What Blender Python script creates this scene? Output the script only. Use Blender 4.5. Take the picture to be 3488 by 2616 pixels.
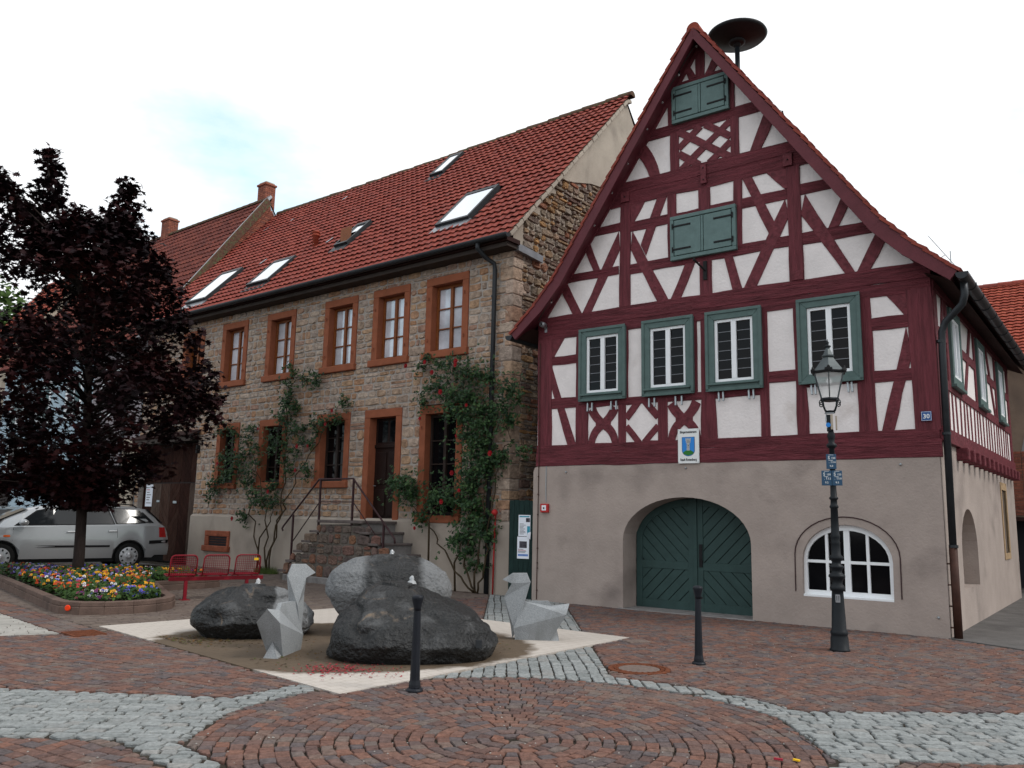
import bpy, bmesh, math, random
from mathutils import Vector, Matrix, noise
from mathutils.geometry import tessellate_polygon
for o in list(bpy.data.objects): bpy.data.objects.remove(o)
scene = bpy.context.scene
COL = scene.collection
rnd = random.Random(7)
rad = math.radians

# ------------------------------------------------------------------ camera
cam = bpy.data.cameras.new('camera')
cam.sensor_width = 36.0
cam.lens = 36.0 * 2834.9 / 3488.0
cam.clip_end = 2000
camo = bpy.data.objects.new('camera', cam)
COL.objects.link(camo)
_p, _r = rad(9.0613), rad(1.1405)
_f = Vector((0, math.cos(_p), math.sin(_p)))
_u = Vector((0, -math.sin(_p), math.cos(_p)))
_x = Vector((1, 0, 0))
_r2 = _x * math.cos(_r) + _u * math.sin(_r)
_u2 = -_x * math.sin(_r) + _u * math.cos(_r)
M = Matrix((_r2, _u2, -_f)).transposed().to_4x4()
M.translation = (0, 0, 1.6)
camo.matrix_world = M
scene.camera = camo

# ------------------------------------------------------------------ sky, sun, exposure
SKYROT = -4.0
SUN_EL, SUN_AZ = 46.0, 108.0          # azimuth measured from +Y towards +X
world = bpy.data.worlds.new('World')
scene.world = world
world.use_nodes = True
nt = world.node_tree
for n in list(nt.nodes): nt.nodes.remove(n)
N = nt.nodes.new; Lk = nt.links.new
wout = N('ShaderNodeOutputWorld'); bg = N('ShaderNodeBackground')
sky = N('ShaderNodeTexSky'); sky.sky_type = 'NISHITA'; sky.sun_disc = False
sky.sun_elevation = rad(SUN_EL); sky.sun_rotation = rad(SUN_AZ); sky.air_density = 1.0; sky.dust_density = 0.4; sky.ozone_density = 2.0
tc = N('ShaderNodeTexCoord'); mp = N('ShaderNodeMapping'); mp.inputs['Scale'].default_value = (1.0, 1.0, 2.4)
mp.inputs['Location'].default_value = (1.7, 0.4, 0.12); mp.inputs['Rotation'].default_value = (0, 0, rad(SKYROT))
nz = N('ShaderNodeTexNoise'); nz.inputs['Scale'].default_value = 1.9; nz.inputs['Detail'].default_value = 7; nz.inputs['Roughness'].default_value = 0.55
rmp = N('ShaderNodeValToRGB'); rmp.color_ramp.elements[0].position = 0.31; rmp.color_ramp.elements[1].position = 0.44
rmp.color_ramp.elements[0].color = (0.52, 0.52, 0.52, 1)
mix = N('ShaderNodeMix'); mix.data_type = 'RGBA'
Lk(tc.outputs['Generated'], mp.inputs['Vector']); Lk(mp.outputs[0], nz.inputs['Vector']); Lk(nz.outputs['Fac'], rmp.inputs[0])
tintn = N('ShaderNodeMix'); tintn.data_type = 'RGBA'; tintn.blend_type = 'MULTIPLY'; tintn.inputs[0].default_value = 1.0; tintn.inputs[7].default_value = (0.95, 2.3, 2.15, 1)
Lk(rmp.outputs[0], mix.inputs[0]); Lk(sky.outputs[0], tintn.inputs[6]); Lk(tintn.outputs[2], mix.inputs[6])
mix.inputs[7].default_value = (8.0, 8.15, 8.35, 1)
Lk(mix.outputs[2], bg.inputs[0]); bg.inputs[1].default_value = 0.12
Lk(bg.outputs[0], wout.inputs[0])
sl = bpy.data.lights.new('sun', 'SUN'); sl.energy = 1.5; sl.angle = rad(14); sl.color = (1.0, 0.96, 0.9)
so = bpy.data.objects.new('sun', sl); COL.objects.link(so)
sd = Vector((math.sin(rad(SUN_AZ)) * math.cos(rad(SUN_EL)), math.cos(rad(SUN_AZ)) * math.cos(rad(SUN_EL)), math.sin(rad(SUN_EL))))
so.rotation_euler = sd.to_track_quat('Z', 'Y').to_euler(); so.location = (20, 10, 40)
vs = scene.view_settings
vs.view_transform = 'Standard'; vs.look = 'None'; vs.exposure = 0.28; vs.gamma = 1.0; vs.use_curve_mapping = False
scene.render.engine = 'CYCLES'
scene.render.resolution_x = 1024; scene.render.resolution_y = 768

# ------------------------------------------------------------------ materials
MATS = {}
def mat(name, c, r=0.75, var=0.18, scale=6.0, bump=0.15, bscale=60.0, metal=0.0, spec=0.16, ramp=None, stain=None, coat=0.0, stretch=None, trans=0.0, sss=0.0, tintvar=0.0, bdist=0.02):
    m = bpy.data.materials.new(name); m.use_nodes = True; t = m.node_tree; b = t.nodes['Principled BSDF']
    n = t.nodes.new; l = t.links.new
    b.inputs['Roughness'].default_value = r; b.inputs['Metallic'].default_value = metal; b.inputs['Specular IOR Level'].default_value = spec
    if coat: b.inputs['Coat Weight'].default_value = coat; b.inputs['Coat Roughness'].default_value = 0.08
    if trans: b.inputs['Transmission Weight'].default_value = trans
    co = n('ShaderNodeTexCoord'); vec = co.outputs['Object']
    if stretch:
        mpn = n('ShaderNodeMapping'); mpn.inputs['Scale'].default_value = stretch; l(vec, mpn.inputs[0]); vec = mpn.outputs[0]
    col = None
    if ramp:
        at = n('ShaderNodeAttribute'); at.attribute_name = 'tint'
        cr = n('ShaderNodeValToRGB'); cr.color_ramp.interpolation = 'LINEAR'
        k = len(ramp)
        while len(cr.color_ramp.elements) < k: cr.color_ramp.elements.new(0.5)
        for i, cc in enumerate(ramp):
            cr.color_ramp.elements[i].position = i / (k - 1); cr.color_ramp.elements[i].color = (*cc, 1)
        l(at.outputs['Fac'], cr.inputs[0]); col = cr.outputs[0]
    else:
        rg = n('ShaderNodeRGB'); rg.outputs[0].default_value = (*c, 1); col = rg.outputs[0]
    if var:
        nz = n('ShaderNodeTexNoise'); nz.inputs['Scale'].default_value = scale; nz.inputs['Detail'].default_value = 6; nz.inputs['Roughness'].default_value = 0.62
        l(vec, nz.inputs['Vector'])
        mr = n('ShaderNodeMapRange'); mr.inputs[1].default_value = 0.3; mr.inputs[2].default_value = 0.7; mr.inputs[3].default_value = 1 - var; mr.inputs[4].default_value = 1 + var
        l(nz.outputs['Fac'], mr.inputs[0])
        mx = n('ShaderNodeMix'); mx.data_type = 'RGBA'; mx.blend_type = 'MULTIPLY'; mx.inputs[0].default_value = 1.0
        l(col, mx.inputs[6]); l(mr.outputs[0], mx.inputs[7]); col = mx.outputs[2]
    if stain:   # (colour, noise scale, threshold lo, hi, stretch)
        sc, ss, lo, hi, st = stain
        m3 = n('ShaderNodeMapping'); m3.inputs['Scale'].default_value = st; l(co.outputs['Object'], m3.inputs[0])
        n3 = n('ShaderNodeTexNoise'); n3.inputs['Scale'].default_value = ss; n3.inputs['Detail'].default_value = 5; l(m3.outputs[0], n3.inputs['Vector'])
        r3 = n('ShaderNodeMapRange'); r3.inputs[1].default_value = lo; r3.inputs[2].default_value = hi; l(n3.outputs['Fac'], r3.inputs[0])
        x3 = n('ShaderNodeMix'); x3.data_type = 'RGBA'; l(r3.outputs[0], x3.inputs[0]); l(col, x3.inputs[6]); x3.inputs[7].default_value = (*sc, 1); col = x3.outputs[2]
    l(col, b.inputs['Base Color'])
    if bump:
        n2 = n('ShaderNodeTexNoise'); n2.inputs['Scale'].default_value = bscale; n2.inputs['Detail'].default_value = 5; l(vec, n2.inputs['Vector'])
        bp = n('ShaderNodeBump'); bp.inputs['Strength'].default_value = bump; bp.inputs['Distance'].default_value = bdist
        l(n2.outputs['Fac'], bp.inputs['Height']); l(bp.outputs[0], b.inputs['Normal'])
    if sss:
        b.inputs['Subsurface Weight'].default_value = sss
    MATS[name] = m
    return m

mat('timber', (0.125, 0.028, 0.036), 0.6, 0.36, 4, 0.8, 7, stretch=(3, 3, 3), spec=0.16)
mat('timber_grain_u', (0.122, 0.027, 0.035), 0.6, 0.42, 2.4, 1.0, 9, stretch=(0.7, 5, 9), spec=0.16, bdist=0.03)
mat('timber_grain_z', (0.122, 0.027, 0.035), 0.6, 0.38, 2.4, 0.9, 9, stretch=(9, 9, 0.7), spec=0.16)
mat('barge_paint', (0.11, 0.024, 0.032), 0.5, 0.15, 3, 0.2, 20, spec=0.2)
mat('infill', (0.75, 0.70, 0.69), 0.85, 0.07, 3.5, 0.4, 22, stain=((0.55, 0.49, 0.46), 1.6, 0.6, 0.8, (1, 1, 1)))
mat('base_plaster', (0.345, 0.288, 0.258), 0.9, 0.12, 1.4, 0.35, 28, stain=((0.20, 0.165, 0.15), 0.9, 0.56, 0.78, (1, 1, 1.2)))
mat('shutter_paint', (0.115, 0.175, 0.17), 0.55, 0.12, 7, 0.15, 40)
mat('frame_paint', (0.088, 0.135, 0.128), 0.5, 0.12, 7, 0.2, 40)
mat('gate_paint', (0.034, 0.064, 0.061), 0.55, 0.14, 5, 0.15, 40)
mat('gate_groove', (0.012, 0.022, 0.02), 0.8, 0, 5, 0)
mat('sash_white', (0.78, 0.80, 0.82), 0.4, 0.03, 9, 0)
mat('glass_dark', (0.004, 0.004, 0.005), 0.06, 0, 3, 0.06, 1.6, spec=0.15)
mat('glass_painted_sky', (0.58, 0.60, 0.66), 0.06, 0.35, 1.3, 0.05, 1.5, spec=0.9, coat=1.0)  # pale mottled base colour paints a bright sky reflection into the panes
mat('skylight_glass', (0.82, 0.85, 0.88), 0.06, 0.03, 3, 0, metal=0.85)
mat('iron', (0.012, 0.012, 0.013), 0.55, 0.2, 10, 0.1)
mat('lead_bar', (0.20, 0.21, 0.23), 0.5, 0.1, 10, 0)
mat('zinc', (0.035, 0.038, 0.042), 0.45, 0.2, 4, 0.05, metal=0.4)
mat('zinc_light', (0.30, 0.31, 0.33), 0.4, 0.2, 4, 0.05, metal=0.7)
mat('rust_pipe', (0.05, 0.022, 0.016), 0.6, 0.3, 6, 0.2)
mat('galv', (0.33, 0.36, 0.38), 0.45, 0.1, 10, 0, metal=0.6)
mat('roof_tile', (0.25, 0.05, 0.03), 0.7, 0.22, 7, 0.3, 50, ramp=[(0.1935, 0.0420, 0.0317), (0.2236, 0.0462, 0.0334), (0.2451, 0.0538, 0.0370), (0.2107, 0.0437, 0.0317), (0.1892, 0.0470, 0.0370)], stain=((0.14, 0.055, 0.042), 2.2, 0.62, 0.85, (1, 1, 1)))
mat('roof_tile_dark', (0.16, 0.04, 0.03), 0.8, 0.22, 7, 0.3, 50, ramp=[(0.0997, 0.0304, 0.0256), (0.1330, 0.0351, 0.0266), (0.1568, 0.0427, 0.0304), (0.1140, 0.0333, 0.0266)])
mat('roof_tile_orange', (0.35, 0.07, 0.035), 0.75, 0.2, 7, 0.3, 50, ramp=[(0.2288, 0.0440, 0.0270), (0.2816, 0.0572, 0.0333), (0.3168, 0.0704, 0.0405), (0.2464, 0.0458, 0.0270)])
mat('roof_board', (0.035, 0.016, 0.014), 0.85, 0.2, 4, 0.1)
mat('ridge_moss', (0.10, 0.055, 0.038), 0.9, 0.35, 12, 0.5, 60, stain=((0.09, 0.10, 0.05), 9, 0.5, 0.65, (1, 1, 1)))
mat('mortar', (0.36, 0.32, 0.29), 0.95, 0.15, 5, 0.6, 60)
mat('wall_stone', (0.3, 0.22, 0.15), 0.9, 0.42, 8, 0.9, 26, bdist=0.035, ramp=[(0.3096, 0.2349, 0.1862), (0.3698, 0.2714, 0.2014), (0.3526, 0.1903, 0.1064), (0.4128, 0.3240, 0.2584), (0.3268, 0.2592, 0.2166), (0.3870, 0.2511, 0.1558), (0.3010, 0.1823, 0.1368), (0.4472, 0.3564, 0.2888)])
mat('rubble_stone', (0.2, 0.15, 0.1), 0.92, 0.35, 9, 1.0, 24, bdist=0.05, ramp=[(0.18, 0.145, 0.115), (0.26, 0.20, 0.145), (0.34, 0.19, 0.085), (0.24, 0.20, 0.165), (0.13, 0.08, 0.068), (0.33, 0.26, 0.19), (0.26, 0.10, 0.06)])
mat('stair_stone', (0.2, 0.12, 0.09), 0.92, 0.35, 9, 1.0, 24, bdist=0.05, ramp=[(0.10, 0.080, 0.075), (0.15, 0.10, 0.085), (0.24, 0.12, 0.065), (0.17, 0.085, 0.068), (0.13, 0.11, 0.10), (0.19, 0.135, 0.10), (0.11, 0.09, 0.08)])
mat('dark_mortar', (0.13, 0.115, 0.10), 0.95, 0.25, 5, 0.6, 60)
mat('gable_render', (0.36, 0.315, 0.265), 0.9, 0.14, 1.5, 0.3, 30, stain=((0.18, 0.155, 0.135), 1.3, 0.55, 0.75, (1, 1, 0.6)))
mat('house_base', (0.36, 0.31, 0.265), 0.9, 0.1, 1.4, 0.25, 30, stain=((0.22, 0.19, 0.165), 1.1, 0.55, 0.8, (1, 1, 0.7)))
mat('sandstone', (0.265, 0.088, 0.046), 0.85, 0.14, 4, 0.25, 70)
mat('sandstone_worn', (0.24, 0.075, 0.042), 0.9, 0.3, 6, 0.7, 20)
mat('tan_stone', (0.36, 0.25, 0.15), 0.85, 0.15, 4, 0.25, 70)
mat('oak', (0.20, 0.062, 0.018), 0.45, 0.2, 6, 0.05)
mat('dark_wood', (0.016, 0.007, 0.0055), 0.6, 0.3, 6, 0.2)
mat('brown_sash', (0.030, 0.020, 0.017), 0.5, 0.2, 6, 0.1)
mat('gate_wood', (0.07, 0.045, 0.035), 0.75, 0.35, 5, 0.4, 14, stretch=(3, 3, 0.6), spec=0.04, ramp=[(0.022, 0.0085, 0.0065), (0.034, 0.014, 0.010), (0.058, 0.032, 0.024), (0.085, 0.063, 0.052)])
mat('cornice', (0.055, 0.043, 0.038), 0.8, 0.2, 3, 0.1)
mat('step_slab', (0.12, 0.10, 0.095), 0.9, 0.3, 6, 0.4, 40)
mat('step_riser', (0.20, 0.19, 0.185), 0.9, 0.3, 5, 0.4, 40)
mat('rail_paint', (0.045, 0.022, 0.024), 0.5, 0.15, 9, 0)
mat('brick', (0.30, 0.10, 0.055), 0.85, 0.3, 14, 0.4, 30, ramp=[(0.17, 0.062, 0.046), (0.23, 0.078, 0.052), (0.26, 0.095, 0.062), (0.15, 0.066, 0.055)])
mat('green_board', (0.012, 0.028, 0.026), 0.8, 0.4, 6, 0.4, 18, stretch=(6, 6, 0.7))
mat('paper', (0.72, 0.75, 0.82), 0.6, 0.03, 8, 0)
mat('paper_blue', (0.12, 0.22, 0.5), 0.6, 0.2, 8, 0)
mat('paper_dark', (0.06, 0.055, 0.07), 0.6, 0.6, 18, 0)
mat('paper_teal', (0.05, 0.30, 0.42), 0.6, 0.3, 12, 0)
mat('ink', (0.02, 0.02, 0.025), 0.6, 0, 1, 0)
mat('ink_red', (0.45, 0.03, 0.06), 0.6, 0, 1, 0)
mat('sign_white', (0.72, 0.74, 0.74), 0.35, 0.03, 6, 0)
mat('sign_blue', (0.03, 0.09, 0.26), 0.35, 0.05, 6, 0)
mat('hydrant_blue', (0.035, 0.085, 0.15), 0.4, 0.08, 6, 0)
mat('crest_blue', (0.03, 0.22, 0.62), 0.4, 0, 6, 0)
mat('crest_green', (0.03, 0.17, 0.03), 0.5, 0, 6, 0)
mat('crest_grey', (0.42, 0.43, 0.43), 0.5, 0.1, 20, 0)
mat('alarm_red', (0.42, 0.03, 0.03), 0.4, 0.06, 6, 0)
mat('lamp_iron', (0.012, 0.0145, 0.0175), 0.45, 0.2, 8, 0.12, 60)
mat('lamp_roof', (0.075, 0.088, 0.092), 0.4, 0.15, 8, 0.05, metal=0.3)
mat('lamp_inner', (0.5, 0.5, 0.48), 0.5, 0.05, 8, 0)
mat('bulb', (0.8, 0.82, 0.82), 0.2, 0, 8, 0)
mat('cable', (0.02, 0.05, 0.042), 0.5, 0, 8, 0)
mat('sett_red', (0.11, 0.065, 0.058), 0.8, 0.38, 22, 0.7, 55, ramp=[(0.1004, 0.0639, 0.0574), (0.1321, 0.0747, 0.0609), (0.1600, 0.0846, 0.0653), (0.1172, 0.0864, 0.0818), (0.0967, 0.0810, 0.0835), (0.1414, 0.1098, 0.0957), (0.1767, 0.0882, 0.0644), (0.0856, 0.0711, 0.0713)], stain=((0.16, 0.135, 0.12), 0.7, 0.56, 0.8, (1, 1, 1)))
mat('sett_grey', (0.28, 0.29, 0.29), 0.75, 0.3, 22, 0.6, 60, ramp=[(0.1850, 0.1980, 0.1960), (0.2250, 0.2376, 0.2352), (0.2650, 0.2772, 0.2744), (0.2000, 0.2128, 0.2127), (0.2500, 0.2455, 0.2352)])
mat('sett_brown', (0.13, 0.10, 0.085), 0.85, 0.22, 12, 0.3, 60, ramp=[(0.105, 0.08, 0.07), (0.13, 0.10, 0.085), (0.15, 0.12, 0.10), (0.115, 0.09, 0.082)])
mat('sett_pale', (0.30, 0.285, 0.265), 0.85, 0.15, 12, 0.3, 60, ramp=[(0.27, 0.26, 0.24), (0.32, 0.305, 0.28), (0.35, 0.335, 0.31)])
mat('joint_sand', (0.036, 0.029, 0.022), 0.95, 0.35, 9, 0.6, 80, stain=((0.075, 0.062, 0.047), 1.1, 0.58, 0.75, (1, 1, 1)))
mat('asphalt', (0.115, 0.108, 0.104), 0.9, 0.2, 3, 0.5, 140, stain=((0.075, 0.07, 0.068), 1.2, 0.5, 0.7, (1, 1, 1)))
mat('steel_dark', (0.014, 0.016, 0.021), 0.42, 0.15, 9, 0.05, 80)
mat('rust', (0.13, 0.042, 0.02), 0.85, 0.4, 14, 0.6, 40)
mat('cover_concrete', (0.15, 0.115, 0.10), 0.9, 0.3, 20, 0.5, 50)
mat('granite_light', (0.285, 0.30, 0.312), 0.75, 0.26, 85, 0.35, 110, stain=((0.17, 0.175, 0.175), 3.0, 0.5, 0.75, (1, 1, 0.45)))
mat('bark', (0.028, 0.020, 0.018), 0.9, 0.3, 9, 0.7, 20, stretch=(4, 4, 0.8))
mat('maple_leaf', (0.012, 0.005, 0.007), 0.62, 0.3, 1.5, 0, spec=0.10, ramp=[(0.007, 0.0032, 0.0048), (0.014, 0.0042, 0.0055), (0.024, 0.0055, 0.006), (0.036, 0.0085, 0.007)])
mat('rose_leaf', (0.03, 0.07, 0.02), 0.5, 0.3, 3, 0, spec=0.2, ramp=[(0.010, 0.028, 0.012), (0.018, 0.046, 0.016), (0.030, 0.068, 0.020), (0.05, 0.09, 0.028)])
mat('rose_stem', (0.05, 0.035, 0.02), 0.8, 0.3, 9, 0.2)
mat('rose_red', (0.24, 0.005, 0.010), 0.5, 0.3, 12, 0)
mat('grass', (0.05, 0.085, 0.018), 0.7, 0.3, 4, 0, ramp=[(0.035, 0.07, 0.015), (0.06, 0.10, 0.02), (0.09, 0.10, 0.03)])
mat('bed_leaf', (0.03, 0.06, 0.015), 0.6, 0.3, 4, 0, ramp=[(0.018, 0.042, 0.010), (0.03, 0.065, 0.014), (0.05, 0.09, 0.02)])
mat('soil', (0.03, 0.02, 0.014), 0.95, 0.3, 9, 0.6, 40)
mat('petal', (0.5, 0.3, 0.1), 0.6, 0.15, 20, 0, ramp=[(0.55, 0.53, 0.50), (0.28, 0.28, 0.50), (0.08, 0.08, 0.36), (0.03, 0.015, 0.11), (0.12, 0.02, 0.08), (0.44, 0.045, 0.01), (0.55, 0.15, 0.008), (0.60, 0.29, 0.01)])
mat('kerb_concrete', (0.125, 0.085, 0.07), 0.9, 0.2, 8, 0.4, 60, stain=((0.07, 0.05, 0.042), 2, 0.55, 0.75, (1, 1, 1)))
mat('bench_red', (0.19, 0.009, 0.018), 0.4, 0.12, 6, 0)
mat('sticker_yellow', (0.75, 0.45, 0.02), 0.5, 0.05, 6, 0)
mat('reflector', (0.75, 0.05, 0.01), 0.35, 0.1, 6, 0)
mat('car_silver', (0.37, 0.385, 0.40), 0.30, 0.03, 3, 0, metal=0.35, coat=0.8)
mat('car_blue', (0.06, 0.085, 0.10), 0.3, 0.04, 3, 0, metal=0.3, coat=0.8)
mat('car_black', (0.010, 0.010, 0.011), 0.6, 0.1, 6, 0)
mat('tyre', (0.012, 0.012, 0.012), 0.85, 0.1, 6, 0)
mat('car_glass', (0.012, 0.014, 0.016), 0.05, 0, 2, 0, spec=0.35, coat=0.2)
mat('hubcap', (0.42, 0.43, 0.45), 0.35, 0.05, 6, 0, metal=0.5)
mat('tail_light', (0.35, 0.01, 0.01), 0.2, 0.1, 6, 0, coat=0.5)
mat('indicator', (0.65, 0.11, 0.01), 0.25, 0.1, 6, 0)
mat('blue_render', (0.36, 0.46, 0.53), 0.9, 0.08, 3, 0.3, 40)
mat('mauve_render', (0.27, 0.24, 0.255), 0.9, 0.12, 3, 0.2, 40)
mat('cream_render', (0.42, 0.36, 0.29), 0.9, 0.1, 2, 0.2, 40, stain=((0.27, 0.21, 0.16), 1.2, 0.5, 0.75, (1, 1, 0.7)))
mat('grey_render', (0.24, 0.235, 0.24), 0.9, 0.15, 2, 0.3, 40)
mat('brown_render', (0.20, 0.145, 0.11), 0.9, 0.18, 2, 0.3, 40, stain=((0.12, 0.09, 0.075), 1.0, 0.5, 0.75, (1, 1, 0.7)))
mat('forest', (0.05, 0.085, 0.02), 0.8, 0.3, 0.2, 0, ramp=[(0.03, 0.06, 0.016), (0.05, 0.09, 0.02), (0.085, 0.13, 0.03)])
mat('hill_grass', (0.05, 0.08, 0.025), 0.9, 0.3, 0.05, 0)
mat('debris', (0.10, 0.05, 0.03), 0.9, 0.3, 9, 0, ramp=[(0.09, 0.05, 0.025), (0.14, 0.075, 0.03), (0.07, 0.075, 0.025), (0.05, 0.03, 0.02)])
mat('fallen_petal', (0.30, 0.02, 0.03), 0.7, 0.2, 9, 0, ramp=[(0.20, 0.012, 0.022), (0.34, 0.03, 0.05), (0.16, 0.04, 0.03)])

# glass of the lantern: real transparent glass
m = bpy.data.materials.new('clear_glass'); m.use_nodes = True; t = m.node_tree; b = t.nodes['Principled BSDF']
b.inputs['Base Color'].default_value = (0.9, 0.93, 0.93, 1); b.inputs['Roughness'].default_value = 0.12; b.inputs['Alpha'].default_value = 0.28
MATS['clear_glass'] = m
m = bpy.data.materials.new('water'); m.use_nodes = True; b = m.node_tree.nodes['Principled BSDF']
b.inputs['Base Color'].default_value = (0.85, 0.88, 0.9, 1); b.inputs['Roughness'].default_value = 0.08; b.inputs['Transmission Weight'].default_value = 0.6; b.inputs['IOR'].default_value = 1.33
MATS['water'] = m

# ------------------------------------------------------------------ mesh helpers
class MB:
    def __init__(s): s.v = []; s.f = []; s.t = []
    def add(s, vs, fs, t=0.5):
        b = len(s.v); s.v += [tuple(p) for p in vs]
        for f in fs: s.f.append([b + i for i in f]); s.t.append(t)
    def box(s, x0, x1, y0, y1, z0, z1, t=0.5):
        s.add([(x0,y0,z0),(x1,y0,z0),(x1,y1,z0),(x0,y1,z0),(x0,y0,z1),(x1,y0,z1),(x1,y1,z1),(x0,y1,z1)],
              [(0,3,2,1),(4,5,6,7),(0,1,5,4),(1,2,6,5),(2,3,7,6),(3,0,4,7)], t)
        return s
    def prism(s, pts, y0, y1, t=0.5):              # polygon given in x,z ; thickness along y (front y0)
        n = len(pts)
        a = sum(pts[i][0]*pts[(i+1)%n][1]-pts[(i+1)%n][0]*pts[i][1] for i in range(n))
        if a < 0: pts = list(reversed(pts))
        vs = [(p[0], y0, p[1]) for p in pts] + [(p[0], y1, p[1]) for p in pts]
        fs = [tuple(range(n)), tuple(range(2*n-1, n-1, -1))]
        for i in range(n):
            j = (i+1) % n; fs.append((i, i+n, j+n, j))
        s.add(vs, fs, t); return s
    def slab(s, pts, z0, z1, t=0.5):               # polygon in x,y ; vertical
        n = len(pts)
        a = sum(pts[i][0]*pts[(i+1)%n][1]-pts[(i+1)%n][0]*pts[i][1] for i in range(n))
        if a < 0: pts = list(reversed(pts))
        vs = [(p[0], p[1], z0) for p in pts] + [(p[0], p[1], z1) for p in pts]
        fs = [tuple(range(n-1, -1, -1)), tuple(range(n, 2*n))]
        for i in range(n):
            j = (i+1) % n; fs.append((i, j, j+n, i+n))
        s.add(vs, fs, t); return s
    def bar(s, p, q, w, h, up=(0,0,1), t=0.5):
        p = Vector(p); q = Vector(q); d = (q-p).normalized(); up = Vector(up)
        a = d.cross(up)
        if a.length < 1e-4: a = d.cross(Vector((1,0,0)))
        a.normalize(); b = a.cross(d).normalized(); a *= w/2; b *= h/2
        vs = [p-a-b, p+a-b, p+a+b, p-a+b, q-a-b, q+a-b, q+a+b, q-a+b]
        s.add(vs, [(0,1,2,3),(7,6,5,4),(0,4,5,1),(1,5,6,2),(2,6,7,3),(3,7,4,0)], t); return s
    def tube(s, pts, r, n=8, t=0.5, caps=True):
        pts = [Vector(p) for p in pts]; k = len(pts)
        rs = r if isinstance(r, (list, tuple)) else [r]*k
        vs = []; ref = None
        for i in range(k):
            d = (pts[min(i+1,k-1)]-pts[max(i-1,0)]).normalized()
            if ref is None: ref = Vector((0,0,1)) if abs(d.z) < 0.9 else Vector((1,0,0))
            a = d.cross(ref).normalized(); b = a.cross(d).normalized(); ref = b
            for j in range(n):
                an = 2*math.pi*j/n; vs.append(pts[i]+(a*math.cos(an)+b*math.sin(an))*rs[i])
        fs = []
        for i in range(k-1):
            for j in range(n):
                jj = (j+1) % n; fs.append((i*n+j, i*n+jj, (i+1)*n+jj, (i+1)*n+j))
        if caps: fs.append(tuple(range(n-1,-1,-1))); fs.append(tuple(range((k-1)*n, k*n)))
        s.add(vs, fs, t); return s
    def lathe(s, prof, n=24, c=(0,0,0), t=0.5, rot=0.0, axis='z'):
        vs = []; fs = []; k = len(prof)
        for r, z in prof:
            for j in range(n):
                an = 2*math.pi*j/n+rot
                if axis == 'z': vs.append((c[0]+r*math.cos(an), c[1]+r*math.sin(an), c[2]+z))
                else: vs.append((c[0]+r*math.cos(an), c[1]+z, c[2]+r*math.sin(an)))
        for i in range(k-1):
            for j in range(n):
                jj = (j+1) % n
                q = (i*n+j, i*n+jj, (i+1)*n+jj, (i+1)*n+j)
                fs.append(q if axis == 'z' else tuple(reversed(q)))
        fs.append(tuple(range(n-1,-1,-1))); fs.append(tuple(range((k-1)*n, k*n)))
        s.add(vs, fs, t); return s
    def ball(s, c, r, nu=10, nv=7, t=0.5, sz=1.0):
        prof = [(max(1e-4, r*math.sin(math.pi*i/nv)), -r*sz*math.cos(math.pi*i/nv)) for i in range(nv+1)]
        return s.lathe(prof, nu, c, t)
    def mesh(s, name, smooth=False):
        me = bpy.data.meshes.new(name); me.from_pydata(s.v, [], s.f)
        at = me.attributes.new('tint', 'FLOAT', 'FACE'); at.data.foreach_set('value', s.t)
        if smooth: me.polygons.foreach_set('use_smooth', [True]*len(me.polygons))
        me.update(); return me
    def build(s, name, m, parent=None, smooth=False, bev=0.0, loc=None, rotz=None, segs=2, **kw):
        me = s.mesh(name, smooth); me.materials.append(MATS[m] if isinstance(m, str) else m)
        o = bpy.data.objects.new(name, me); COL.objects.link(o)
        if parent is not None: o.parent = parent
        if loc is not None: o.location = loc
        if rotz is not None: o.rotation_euler = (0, 0, rotz)
        if bev:
            b = o.modifiers.new('bevel', 'BEVEL'); b.width = bev; b.segments = segs; b.limit_method = 'ANGLE'; b.angle_limit = rad(35)
        for k, v in kw.items(): o[k] = v
        return o

def thing(name, label, cat, loc=(0,0,0), rotz=0.0, group=None):
    o = bpy.data.objects.new(name, None); COL.objects.link(o); o.location = loc; o.rotation_euler = (0,0,rotz)
    o.empty_display_size = 0.3; o['label'] = label; o['category'] = cat
    if group: o['group'] = group
    return o

def clip(poly, conv):                               # Sutherland-Hodgman, conv counter-clockwise
    out = list(poly); n = len(conv)
    for i in range(n):
        a = conv[i]; b = conv[(i+1) % n]; inp = out; out = []
        if not inp: return []
        sd_ = lambda p: (b[0]-a[0])*(p[1]-a[1])-(b[1]-a[1])*(p[0]-a[0])
        for j in range(len(inp)):
            p = inp[j]; q = inp[(j+1) % len(inp)]; sp, sq = sd_(p), sd_(q)
            if sp >= 0: out.append(p)
            if (sp >= 0) != (sq >= 0):
                k = sp/(sp-sq); out.append((p[0]+(q[0]-p[0])*k, p[1]+(q[1]-p[1])*k))
    return out

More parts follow.
